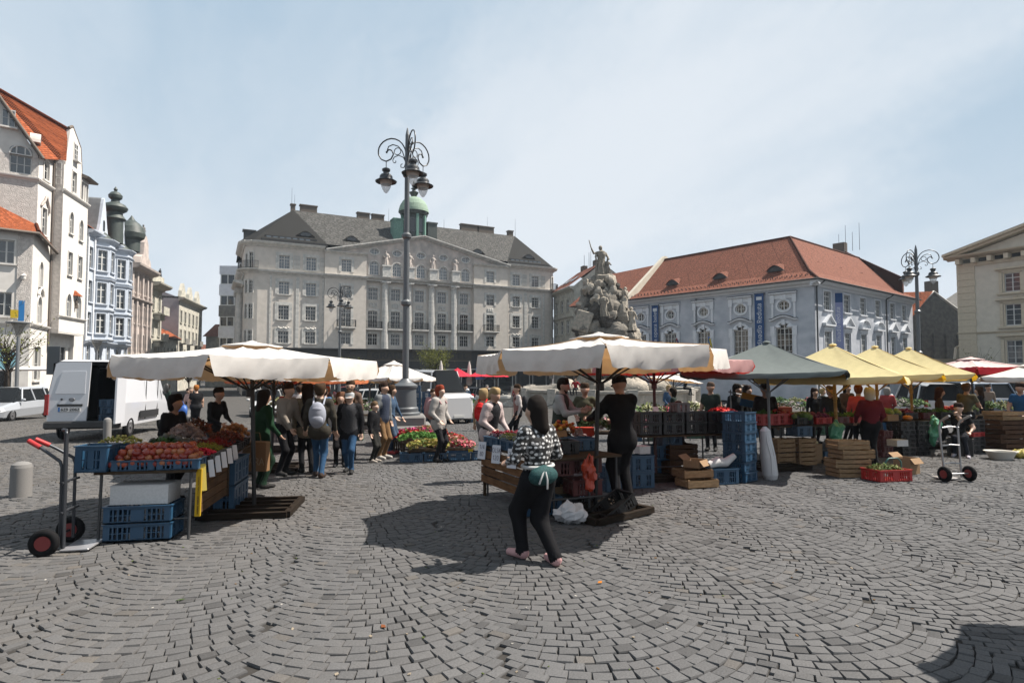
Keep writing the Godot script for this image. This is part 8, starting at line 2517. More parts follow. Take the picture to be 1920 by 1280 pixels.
	if o.has("glasses"):
		var gb := B.new().at(Transform3D(hb.scaled(Vector3.ONE * s), head * s))
		for e in [-1, 1]:
			gb.ell(Vector3(e * 0.034, 0.012, 0.093), Vector3(0.026, 0.02, 0.006), 10, 5)
			gb.cyl(Vector3(e * 0.058, 0.015, 0.088), Vector3(e * 0.088, 0.015, 0.0), 0.003, 0.003, 5)
		put(root, "glasses", gb, mats.iron)
	# things carried on the back or the belt move with the person
	if o.has("pack"):
		var pk := B.new().at(Transform3D(Basis(Vector3.RIGHT, lean), (chest + Vector3(0, -0.08, -0.2 - bulk)) * s))
		pk.ell(Vector3(0, 0.0, -0.01), Vector3(0.155, 0.24, 0.115) * s, 14, 10)
		pk.ell(Vector3(0, -0.09, -0.09), Vector3(0.12, 0.1, 0.05) * s, 12, 8)
		pk.ell(Vector3(0, 0.1, -0.07), Vector3(0.1, 0.06, 0.05) * s, 12, 8)
		var pn := put(root, "backpack", pk, mat("pack%.2f_%.2f" % [o.pack.r, o.pack.b], o.pack, 0.7, {"tex": "grain", "scale": 2.0}))
		var sb := B.new()
		for e in [-1, 1]: sb.tube([(chest + Vector3(e * 0.09, 0.1, -0.13 - bulk)) * s, (neck + Vector3(e * 0.1, 0.035 + bulk * 0.5, -0.02)) * s, (chest + Vector3(e * 0.11, 0.06, 0.115 + bulk)) * s], 0.018, 6)
		put(pn, "strap", sb, mats["pack%.2f_%.2f" % [o.pack.r, o.pack.b]])
	return root

func small_ball(key: String, r: Vector3) -> Mesh:
	if not cache.has("ball" + key): cache["ball" + key] = B.new().ell(Vector3.ZERO, r, 8, 6).mesh()
	return cache["ball" + key]

func dots_mat() -> Material:
	var im := Image.create(256, 256, false, Image.FORMAT_RGB8)
	im.fill(Color(0.05, 0.05, 0.055))
	var r := RandomNumberGenerator.new()
	r.seed = 8
	for j in 8:
		for i in 8:
			var cx := i * 32 + (16 if j % 2 else 0) + r.randi_range(-8, 8)
			var cy := j * 32 + r.randi_range(-8, 8)
			var ra := r.randf_range(7.5, 10.0)
			var ec := r.randf_range(0.7, 1.0)
			for y in range(-13, 14):
				for x in range(-13, 14):
					if Vector2(x, y / ec).length() < ra: im.set_pixel(posmod(cx + x, 256), posmod(cy + y, 256), Color(0.8, 0.8, 0.8))
	var m := StandardMaterial3D.new()
	m.albedo_texture = ImageTexture.create_from_image(im)
	m.uv1_triplanar = true
	m.uv1_scale = Vector3(2.5, 2.5, 2.5)
	m.roughness = 0.8
	return m

func people() -> void:
	var black := Color(0.012, 0.012, 0.014)
	var dark := Color(0.025, 0.026, 0.03)
	var jeans := Color(0.03, 0.075, 0.15)
	var stone := Color(0.32, 0.30, 0.27)
	var grey := Color(0.16, 0.16, 0.17)
	var brown := Color(0.06, 0.035, 0.02)
	var blond := Color(0.38, 0.27, 0.14)
	# the two large figures
	var w := person("woman in black and white spotted blouse and pink shoes walking past", 0.25, 5.62, 1.6, -2.5, {"stride": 0.38, "topmat": dots_mat(), "topname": "spotted_blouse", "bottom": black, "shoes": Color(0.55, 0.33, 0.33), "hair": Color(0.02, 0.016, 0.014), "style": "bun", "fat": 1.06, "bulk": 0.01, "hem": 0.0, "leg": 1.36, "hands": [Vector3(-0.2, 1.02, 0.24), Vector3(0.2, 1.02, 0.26)], "lean": 0.03, "look": 0.3, "toe": 0.25})
	var tealm: Material = mat("pouch", Color(0.05, 0.13, 0.14), 0.7, {"tex": "tiles", "scale": 4.0})
	var po := put(w, "waist_pouch", B.new().ell(Vector3(0.03, 0.84, -0.115), Vector3(0.165, 0.095, 0.085), 16, 10, 0.06, 2), tealm)
	put(po, "belt", B.new().tube(belt(0.165, 0.125, 0.915), 0.018, 6, true), mat("beltwhite", Color(0.5, 0.5, 0.5), 0.6))
	put(po, "ribbon", B.new().tube([Vector3(0.05, 0.9, -0.17), Vector3(0.07, 0.82, -0.225), Vector3(0.05, 0.73, -0.2)], 0.009, 5).tube([Vector3(0.06, 0.9, -0.17), Vector3(0.12, 0.84, -0.2), Vector3(0.13, 0.78, -0.18)], 0.009, 5), mats.beltwhite)
	person("tall man in black clothes and black cap reaching over the table", 1.62, 8.5, 1.84, PI + 0.35, {"top": black, "bottom": black, "shoes": black, "style": "bald", "hair": Color(0.1, 0.06, 0.05), "cap": black, "bulk": 0.032, "hem": 0.1, "leg": 1.32, "hands": [Vector3(-0.12, 1.08, 0.42), Vector3(0.3, 1.12, 0.42)], "lean": 0.08, "grip": true, "nod": 0.3, "skin": 1})
	# berry stall customers and sellers
	person("blonde woman in pale pink quilted jacket bending over the berries", -0.42, 10.35, 1.66, 0.95, {"top": Color(0.52, 0.43, 0.42), "topname": "jacket", "bottom": dark, "hair": blond, "style": "pony", "bulk": 0.028, "vest": dark, "hands": [Vector3(-0.2, 0.98, 0.26), Vector3(0.2, 0.95, 0.3)], "lean": 0.2, "nod": 0.4, "hem": 0.06})
	person("bearded man in grey hoodie looking at fruit in his hand", 0.86, 10.6, 1.83, 1.2, {"top": Color(0.34, 0.34, 0.33), "vest": Color(0.045, 0.055, 0.045), "bottom": dark, "hair": Color(0.02, 0.014, 0.01), "beard": Color(0.03, 0.02, 0.015), "hands": [Vector3(-0.1, 1.18, 0.4), Vector3(0.12, 1.2, 0.42)], "lean": 0.1, "nod": 0.25, "grip": true, "bulk": 0.015, "skin": 1})
	person("man in olive shirt standing with hands on hips by the fountain", 1.64, 13.0, 1.74, -0.1, {"top": Color(0.085, 0.085, 0.055), "bottom": Color(0.02, 0.022, 0.028), "hair": brown, "bare_arms": true, "hands": [Vector3(-0.2, 1.0, 0.05), Vector3(0.2, 1.0, 0.05)], "fat": 1.15, "skin": 1, "nod": 0.2})
	person("person in pink vest with dark backpack walking left", 0.18, 17.0, 1.78, -1.4, {"top": Color(0.5, 0.46, 0.44), "vest": Color(0.3, 0.16, 0.14), "bottom": black, "stride": 0.4, "pack": dark, "hair": brown, "look": 0.4})
	person("person with big red backpack behind the blonde woman", -0.66, 13.2, 1.62, PI - 0.3, {"top": Color(0.4, 0.3, 0.2), "bottom": grey, "pack": Color(0.5, 0.02, 0.02), "hair": blond, "style": "bob"})
	# crowd between the stalls
	person("man seen from behind with pale grey backpack and blue jeans", -3.58, 10.75, 1.75, PI + 0.15, {"top": Color(0.05, 0.045, 0.036), "topname": "jacket", "bottom": jeans, "shoes": Color(0.07, 0.05, 0.04), "pack": Color(0.32, 0.34, 0.4), "bulk": 0.022, "hem": 0.06, "hair": brown, "stride": 0.22, "hands": [Vector3(-0.27, 0.86, 0.12), Vector3(0.28, 0.86, 0.16)]})
	person("woman with long dark hair and round black backpack", -4.0, 11.3, 1.72, PI + 0.5, {"top": Color(0.2, 0.17, 0.12), "bottom": black, "pack": black, "hair": Color(0.025, 0.014, 0.01), "style": "long", "hem": 0.1, "bulk": 0.015})
	person("girl in white sweatshirt among the shoppers", -3.62, 12.2, 1.55, 0.25, {"top": Color(0.46, 0.46, 0.47), "bottom": black, "hair": Color(0.16, 0.08, 0.05), "style": "long", "skin": 2, "shoes": dark})
	person("bearded man with glasses and brown jacket behind the cap wearer", -3.78, 13.5, 1.82, 0.15, {"top": Color(0.13, 0.085, 0.065), "bottom": dark, "hair": brown, "beard": Color(0.05, 0.03, 0.02), "glasses": 1, "bulk": 0.02})
	person("woman in patterned cap, black jacket and blue jeans walking forward", -3.18, 11.35, 1.62, 0.1, {"top": black, "topname": "jacket", "vest": Color(0.05, 0.05, 0.055), "bottom": jeans, "stride": 0.3, "cap": Color(0.4, 0.4, 0.4), "capmat": mat("capspots", Color(0.55, 0.55, 0.55), 0.8, {"tex": "stain", "scale": 6.0}), "hair": brown, "style": "bob", "bulk": 0.025, "hem": 0.08, "skin": 2, "fat": 1.05})
	person("small boy in black hooded jacket looking at the flowers", -3.08, 12.85, 1.33, 1.3, {"top": black, "bottom": Color(0.03, 0.03, 0.027), "shoes": Color(0.4, 0.36, 0.32), "hair": Color(0.15, 0.1, 0.06), "bulk": 0.03, "skin": 2})
	person("man in navy quilted vest and tan trousers beside the lamp", -3.02, 13.45, 1.77, 1.1, {"top": Color(0.17, 0.18, 0.19), "vest": Color(0.045, 0.055, 0.085), "bottom": Color(0.2, 0.12, 0.06), "shoes": Color(0.45, 0.43, 0.4), "hair": Color(0.035, 0.02, 0.014), "bulk": 0.022, "look": 0.3})
	person("woman in denim jacket and coral sneakers beside the lamp", -3.05, 14.5, 1.7, 1.4, {"top": Color(0.05, 0.085, 0.14), "bottom": Color(0.06, 0.09, 0.14), "shoes": Color(0.5, 0.08, 0.08), "hair": brown, "style": "bob", "hands": [Vector3(-0.2, 0.95, 0.2), Vector3(0.2, 0.9, 0.25)]})
	person("red-haired woman in light grey jacket beside the flower display", -1.64, 12.95, 1.7, 1.05, {"top": Color(0.38, 0.36, 0.34), "topname": "jacket", "bottom": Color(0.02, 0.02, 0.023), "hair": Color(0.26, 0.05, 0.025), "style": "bob", "pack": Color(0.42, 0.25, 0.25), "bulk": 0.028, "hem": 0.07, "hands": [Vector3(-0.2, 0.96, 0.16), Vector3(0.2, 0.96, 0.16)], "skin": 2})
	person("person in pink jacket stooping behind the red-haired woman", -2.6, 18.5, 1.6, 0.6, {"top": Color(0.42, 0.22, 0.23), "bottom": dark, "hair": brown, "lean": 0.25, "bulk": 0.02})
	# tomato stall
	person("dark-haired seller in black behind the tomato stall", -5.05, 8.55, 1.56, 1.35, {"top": black, "bottom": black, "hair": Color(0.012, 0.009, 0.008), "style": "bob", "lean": 0.12, "skin": 1, "hands": [Vector3(-0.2, 0.95, 0.25), Vector3(0.2, 0.95, 0.25)]})
	person("man in black bending behind the dried flowers", -6.0, 11.6, 1.66, 1.3, {"top": black, "bottom": dark, "hair": Color(0.02, 0.015, 0.012), "lean": 0.2, "hands": [Vector3(-0.15, 1.0, 0.35), Vector3(0.15, 1.0, 0.35)], "skin": 1})
	var z := person("shopper in dark green coat holding a brown paper carrier bag", -4.15, 9.6, 1.62, PI - 0.7, {"top": Color(0.012, 0.04, 0.02), "topname": "coat", "bottom": Color(0.012, 0.03, 0.018), "hair": Color(0.02, 0.015, 0.012), "style": "long", "hem": 0.25, "bulk": 0.02, "hands": [Vector3(-0.24, 0.95, 0.2), Vector3(0.24, 0.9, 0.1)]})
	person("customer in beige hooded top leaning towards the stall", -4.35, 11.0, 1.74, PI - 1.9, {"top": Color(0.24, 0.21, 0.18), "bottom": black, "hair": Color(0.035, 0.02, 0.015), "lean": 0.16, "bulk": 0.02, "hands": [Vector3(-0.18, 0.88, 0.34), Vector3(0.2, 0.92, 0.3)]})
	person("person in white hooded top seen from behind, far in the crowd", -6.45, 17.5, 1.7, PI, {"top": Color(0.52, 0.51, 0.49), "bottom": black, "hair": Color(0.05, 0.03, 0.02), "bulk": 0.02})
	person("person in blue beside the white hooded top", -5.9, 18.2, 1.6, PI + 0.3, {"top": Color(0.06, 0.15, 0.3), "bottom": dark})
	person("woman in black sleeveless top carrying a blue bag near the van", -12.2, 22.3, 1.72, PI + 0.6, {"top": black, "bottom": dark, "bare_arms": true, "hair": Color(0.32, 0.12, 0.03), "fat": 1.25})
	person("person in pale pink jacket beside the woman in black", -12.9, 23.2, 1.66, 0.4, {"top": Color(0.42, 0.3, 0.28), "bottom": Color(0.3, 0.3, 0.3), "hair": Color(0.3, 0.25, 0.2)})
	person("pedestrian in dark green coat behind the van", -15.2, 25.5, 1.75, -0.6, {"top": Color(0.03, 0.05, 0.04), "bottom": jeans})
	person("pedestrian in dark clothes stooping behind the van", -14.6, 26.0, 1.6, 0.6, {"top": dark, "bottom": dark, "lean": 0.3})
	# around the fountain
	person("man in white shirt sitting on the fountain rim", 4.05, 43.0, 1.75, 0.3, {"top": Color(0.55, 0.55, 0.57), "bottom": dark, "sit": true, "up": 1.0, "lean": 0.15})
	person("person in red shirt sitting on the fountain rim", 4.75, 43.0, 1.75, -0.3, {"top": Color(0.36, 0.025, 0.03), "bottom": dark, "sit": true, "up": 1.0, "lean": 0.3})
	person("person in black sitting on the fountain rim end", 13.3, 44.5, 1.8, 1.2, {"top": black, "bottom": black, "sit": true, "up": 1.0, "lean": 0.35})
	person("man in blue jacket walking near the red umbrellas", -2.45, 30.5, 1.8, 0.2, {"top": Color(0.04, 0.07, 0.12), "bottom": dark, "stride": 0.3})
	person("woman in black skirt walking near the red umbrellas", -2.45, 28.5, 1.62, 0.3, {"top": Color(0.03, 0.03, 0.03), "bottom": black, "bare_legs": true, "hair": Color(0.08, 0.04, 0.03), "style": "long", "stride": 0.25})
	person("child in pale denim with red cap near the red umbrellas", -2.0, 29.0, 1.3, 0.3, {"top": Color(0.12, 0.18, 0.26), "bottom": Color(0.15, 0.22, 0.3), "cap": Color(0.4, 0.05, 0.05)})
	person("man in black standing near the parked taxi", -1.65, 38.0, 1.75, 0.0, {"top": black, "bottom": black, "hair": Color(0.3, 0.28, 0.26)})
	person("person in red top beyond the fountain rim", 0.3, 48.0, 1.75, PI, {"top": Color(0.38, 0.02, 0.03), "bottom": dark})
	person("person in pale grey beyond the fountain rim", 0.9, 50.0, 1.75, 0.0, {"top": Color(0.3, 0.29, 0.27), "bottom": dark})
	# behind the middle and right stalls
	person("man in dark green shirt standing behind the black crates", 5.2, 15.1, 1.78, -0.5, {"top": Color(0.03, 0.04, 0.033), "bottom": dark, "bare_arms": true, "hair": Color(0.12, 0.08, 0.06), "fat": 1.15, "skin": 1})
	person("child with short hair behind the black crates", 3.55, 12.4, 1.36, 0.8, {"top": dark, "bottom": dark, "hair": Color(0.09, 0.045, 0.03), "skin": 2})
	person("woman in sunglasses and dark jacket behind the strawberries", 5.45, 14.0, 1.73, 0.2, {"top": Color(0.025, 0.03, 0.035), "bottom": dark, "hair": Color(0.02, 0.012, 0.01), "style": "long", "glasses": 1, "bulk": 0.02})
	person("companion in dark jacket beside the woman in sunglasses", 5.85, 14.4, 1.7, 0.5, {"top": Color(0.02, 0.022, 0.028), "bottom": dark, "hair": Color(0.025, 0.015, 0.012), "style": "bob", "glasses": 1})
	person("seller in dark brown shirt under the grey umbrella", 5.72, 13.05, 1.74, -0.25, {"top": Color(0.03, 0.022, 0.02), "bottom": dark, "hair": Color(0.03, 0.02, 0.016), "bare_arms": false, "fat": 1.15, "nod": 0.4, "skin": 1})
	person("woman in sunglasses sitting behind the first yellow pole", 9.0, 17.2, 1.62, 0.0, {"top": black, "bottom": black, "hair": Color(0.03, 0.018, 0.014), "style": "long", "glasses": 1})
	person("man in black beside the first yellow umbrella pole", 8.6, 15.6, 1.68, -0.4, {"top": dark, "bottom": dark, "hair": Color(0.12, 0.08, 0.06), "skin": 1})
	person("person in coral pink top behind the maroon sweater", 9.0, 15.0, 1.7, PI - 0.6, {"top": Color(0.55, 0.09, 0.1), "bottom": dark, "hair": Color(0.2, 0.07, 0.03), "fat": 1.1})
	person("person in red top left of the coral pink one", 8.75, 15.9, 1.62, 0.4, {"top": Color(0.34, 0.05, 0.07), "bottom": dark, "hair": Color(0.1, 0.03, 0.02)})
	person("white-haired woman in maroon sweater standing at the stall", 7.72, 12.45, 1.64, PI - 0.25, {"top": Color(0.12, 0.014, 0.022), "topname": "sweater", "bottom": black, "hair": Color(0.55, 0.53, 0.48), "style": "bob", "fat": 1.25, "bulk": 0.015, "hands": [Vector3(-0.25, 0.95, 0.2), Vector3(0.25, 0.95, 0.2)]})
	person("woman in black eating while seated on a crate", 10.9, 14.1, 1.66, -0.7, {"top": black, "bottom": Color(0.018, 0.02, 0.028), "shoes": Color(0.42, 0.4, 0.46), "sit": true, "sit_hand": 0.0, "bare_arms": true, "hair": Color(0.03, 0.018, 0.014), "style": "pony", "hands": [Vector3(-0.02, 1.03, 0.2), Vector3(0.22, 0.62, 0.3)], "lean": 0.1, "grip": true, "skin": 2})
	var seat := plastic(10.95, 14.15, 0.005, -0.7, Vector3(0.5, 0.4, 0.4), "black", "black crate used as a seat by the woman in black")
	person("man in olive shirt turned towards the next stall", 12.35, 15.7, 1.76, 2.0, {"top": Color(0.115, 0.105, 0.07), "bottom": dark, "bare_arms": true, "hair": Color(0.1, 0.06, 0.04), "hands": [Vector3(-0.15, 1.1, 0.35), Vector3(0.18, 1.05, 0.35)], "skin": 1})
	person("woman with long brown hair behind the seated woman", 11.75, 15.9, 1.64, 1.0, {"top": brown, "bottom": dark, "hair": Color(0.05, 0.02, 0.014), "style": "long"})
	person("man in blue shirt cut by the frame at the far right", 13.4, 15.2, 1.76, -1.0, {"top": Color(0.02, 0.075, 0.17), "bottom": black, "bare_arms": true, "hair": Color(0.03, 0.018, 0.014), "fat": 1.2, "skin": 1, "hands": [Vector3(-0.18, 0.98, 0.3), Vector3(0.18, 0.98, 0.3)]})
	person("man in light shirt near the blue van on the right", 20.2, 24.5, 1.75, -0.3, {"top": Color(0.3, 0.27, 0.24), "bottom": dark})
	var tops := [Color(0.3, 0.05, 0.05), Color(0.02, 0.02, 0.025), Color(0.12, 0.13, 0.15), Color(0.05, 0.09, 0.16), Color(0.36, 0.34, 0.31), Color(0.1, 0.06, 0.04), Color(0.02, 0.03, 0.025)]
	var tn := ["red", "black", "grey", "navy", "cream", "brown", "dark green"]
	var where := [[-7.6, 19.4, "by the plant tables under the orange umbrella"], [-8.4, 24.0, "behind the first plant row"], [-6.9, 21.5, "between the plant rows"], [6.8, 17.0, "behind the grey umbrella stall"], [7.6, 18.8, "by the plants before the fountain"], [10.2, 17.6, "behind the middle yellow pole"], [11.0, 20.5, "among plants behind the yellow umbrellas"], [13.0, 20.0, "behind the last yellow umbrella"], [14.6, 18.0, "near the trestle table"], [9.6, 24.0, "far behind the yellow umbrellas"], [6.5, 24.0, "walking before the fountain basin"], [-10.5, 27.0, "walking behind the tomato stall seller"], [-1.0, 22.0, "strolling past the flower display"], [4.6, 16.4, "behind the strawberries"]]
	for i in where.size():
		person("shopper in %s top %s" % [tn[i % 7], where[i][2]], where[i][0], where[i][1], 1.6 + 0.03 * (i % 6), i * 1.3, {"top": tops[i % 7], "bottom": [dark, jeans, black][i % 3], "hair": [brown, Color(0.02, 0.014, 0.01), blond, Color(0.3, 0.28, 0.26)][i % 4], "style": ["short", "bob", "long"][i % 3], "bulk": 0.015, "hands": [Vector3(-0.2, 0.95, 0.2), Vector3(0.22, 0.86, 0.1)], "group": "shoppers deeper in the market"})
	# paper carrier bag held by the shopper in green
	var cb := thing("carrier_bag", "large brown paper carrier bag with pale lettering held by a shopper", "bag", on(-4.08, 9.25, 0.34), -0.15)
	put(cb, "body", B.new().bb(-0.2, 0.2, 0, 0.46, -0.06, 0.06), mat("kraft", Color(0.22, 0.13, 0.07), 0.8))
	text(cb, "lettering", "ZARA", 0.15, mat("kraftpale", Color(0.32, 0.24, 0.16), 0.7), X(0, 0.15, 0.062), 0.002)
	put(cb, "handle", B.new().tube([Vector3(-0.08, 0.45, 0), Vector3(-0.05, 0.6, 0), Vector3(0.05, 0.6, 0), Vector3(0.08, 0.45, 0)], 0.006, 5), mats.kraft)
	var bb := thing("shopping_bag", "bright blue shopping bag hanging beside the woman in black", "bag", on(-12.55, 22.0, 0.5))
	put(bb, "body", B.new().ell(Vector3(0, 0.22, 0), Vector3(0.2, 0.26, 0.12), 12, 8, 0.12, 3), mat("bluebag", Color(0.02, 0.1, 0.38), 0.5))
	put(bb, "handle", B.new().tube([Vector3(-0.08, 0.42, 0), Vector3(0, 0.62, 0), Vector3(0.08, 0.42, 0)], 0.012, 5), mats.bluebag)

func belt(rx: float, rz: float, y: float) -> Array:
	var o := []
	for k in 20: o.append(Vector3(cos(TAU * k / 20) * rx, y, sin(TAU * k / 20) * rz))
	return o

# ---- vehicles ------------------------------------------------------------------------
func loft(secs: Array) -> B:   # sections [z, [points xy]], joined front to back; smooth-ish car bodies
	var b := B.new()
	for i in secs.size() - 1:
		var p: Array = secs[i][1]
		var q: Array = secs[i + 1][1]
		for k in p.size():
			var k2 := (k + 1) % p.size()
			b.quad(Vector3(p[k].x, p[k].y, secs[i][0]), Vector3(p[k2].x, p[k2].y, secs[i][0]), Vector3(q[k2].x, q[k2].y, secs[i + 1][0]), Vector3(q[k].x, q[k].y, secs[i + 1][0]))
	return b

func capsec(b: B, z: float, p: Array, front: bool) -> void:
	var c := Vector3.ZERO
	for v in p: c += Vector3(v.x, v.y, z) / p.size()
	for k in p.size():
		var a := Vector3(p[k].x, p[k].y, z)
		var e := Vector3(p[(k + 1) % p.size()].x, p[(k + 1) % p.size()].y, z)
		if front: b.tri(c, a, e)
		else: b.tri(c, e, a)

func sec(w0: float, w1: float, w2: float, y0: float, y1: float, y2: float) -> Array:   # counter-clockwise from +z
	return [Vector2(-w0, y0), Vector2(w0, y0), Vector2(w1, y1), Vector2(w2, y2 - 0.08), Vector2(w2 * 0.85, y2), Vector2(-w2 * 0.85, y2), Vector2(-w2, y2 - 0.08), Vector2(-w1, y1)]

func wheel(root: Node, x: float, z: float, r: float) -> void:
	var s := signf(x)
	var w := put(root, "wheel", B.new().tube(wheel_ring(r * 0.78), r * 0.24, 8, true), mat("tyre", Color(0.012, 0.012, 0.013), 0.8), Transform3D(Basis(Vector3.UP, PI * 0.5), Vector3(x, r, z)))
	put(w, "rim", B.new().cyl(Vector3(0, 0, -0.06 * s), Vector3(0, 0, 0.06 * s), r * 0.6, r * 0.58, 16).cyl(Vector3(0, 0, 0.06 * s), Vector3(0, 0, 0.09 * s), r * 0.2, r * 0.14, 10), mat("rim", Color(0.2, 0.2, 0.21), 0.4, {"metal": 0.6}))

func wheel_ring(r: float) -> Array:
	var o := []
	for k in 20: o.append(Vector3(cos(TAU * k / 20) * r, sin(TAU * k / 20) * r, 0))
	return o

func car(pos: Vector3, yaw: float, label: String, c: Color, L := 4.4, H := 1.48, boxy := 0.0, rf := Color.BLACK) -> void:   # nose towards +z
	var root := thing("parked_car", label, "car", pos, yaw, "vehicles around the square")
	var pm: Material = mat("paint%.2f%.2f" % [c.r, c.b], c, 0.3, {"coat": 0.8})
	var h := L * 0.5
	var y1 := H * 0.6
	var nose := y1 * (0.8 if boxy < 0.5 else 0.95)
	var S := [[-h, sec(0.7, 0.78, 0.7, 0.35, 0.6, y1 - 0.04)], [-h + 0.12, sec(0.8, 0.86, 0.8, 0.24, 0.6, y1)], [-h * 0.3, sec(0.82, 0.9, 0.84, 0.22, 0.6, y1 + 0.02)], [h * 0.4, sec(0.82, 0.9, 0.83, 0.22, 0.6, y1)], [h - 0.3, sec(0.78, 0.86, 0.76, 0.24, 0.55, nose)], [h, sec(0.6, 0.66, 0.58, 0.32, 0.5, nose - 0.16)]]
	S.reverse()
	var b := loft(S)
	capsec(b, h, S[0][1], true)
	capsec(b, -h, S[5][1], false)
	put(root, "body", b, pm)
	var f1 := h * lerpf(0.38, 0.72, boxy)
	var f0 := h * lerpf(0.02, 0.45, boxy)
	var cab := [[f1, sec(0.72, 0.72, 0.7, y1 - 0.06, y1 - 0.02, y1 + 0.01)], [f0, sec(0.8, 0.78, 0.6, y1 - 0.06, y1, H - 0.03)], [-h * 0.45, sec(0.8, 0.78, 0.6, y1 - 0.06, y1, H)], [-h + 0.42 - boxy * 0.25, sec(0.8, 0.76, 0.58, y1 - 0.06, y1, H - 0.05)], [-h + 0.15, sec(0.74, 0.74, 0.7, y1 - 0.06, y1 - 0.02, y1 + 0.01)]]
	put(root, "cabin", loft(cab), mat("carglass", Color(0.012, 0.014, 0.016), 0.12, {"spec": 0.2}))
	put(root, "roof", loft([[f0 - 0.02, sec(0.62, 0.61, 0.6, H - 0.1, H - 0.06, H)], [-h * 0.45, sec(0.62, 0.61, 0.6, H - 0.1, H - 0.05, H + 0.02)], [-h + 0.42 - boxy * 0.25, sec(0.6, 0.59, 0.58, H - 0.13, H - 0.1, H - 0.02)]]), mat("paintroof", rf, 0.3) if rf != Color.BLACK else pm)
	for e in [-1, 1]:
		for z in [f0 - 0.1, -h * 0.15, -h * 0.62]: put(root, "pillar", B.new().tube([Vector3(e * 0.8, y1 - 0.02, z + (0.3 if z > 0.0 else -0.1)), Vector3(e * 0.62, H - 0.05, z)], 0.045, 6), pm)
		put(root, "headlight", B.new().ell(Vector3(e * 0.62, nose - 0.16, h - 0.14), Vector3(0.17, 0.09, 0.14), 10, 6), mat("headlamp", Color(0.6, 0.62, 0.65), 0.1))
		put(root, "tail_light", B.new().box(Vector3(e * 0.72, y1 - 0.14, -h + 0.06), Vector3(0.14, 0.3, 0.14)), mat("taillamp", Color(0.3, 0.015, 0.012), 0.2))
		put(root, "mirror", B.new().ell(Vector3(e * 0.97, y1 + 0.06, f1 - 0.35), Vector3(0.1, 0.07, 0.06), 8, 6), pm)
		for z in [h - 0.85, -h + 0.8]: wheel(root, e * 0.8, z, 0.31)
	put(root, "number_plate", B.new().box(Vector3(0, 0.42, h + 0.01), Vector3(0.5, 0.11, 0.02)), mats.frame)

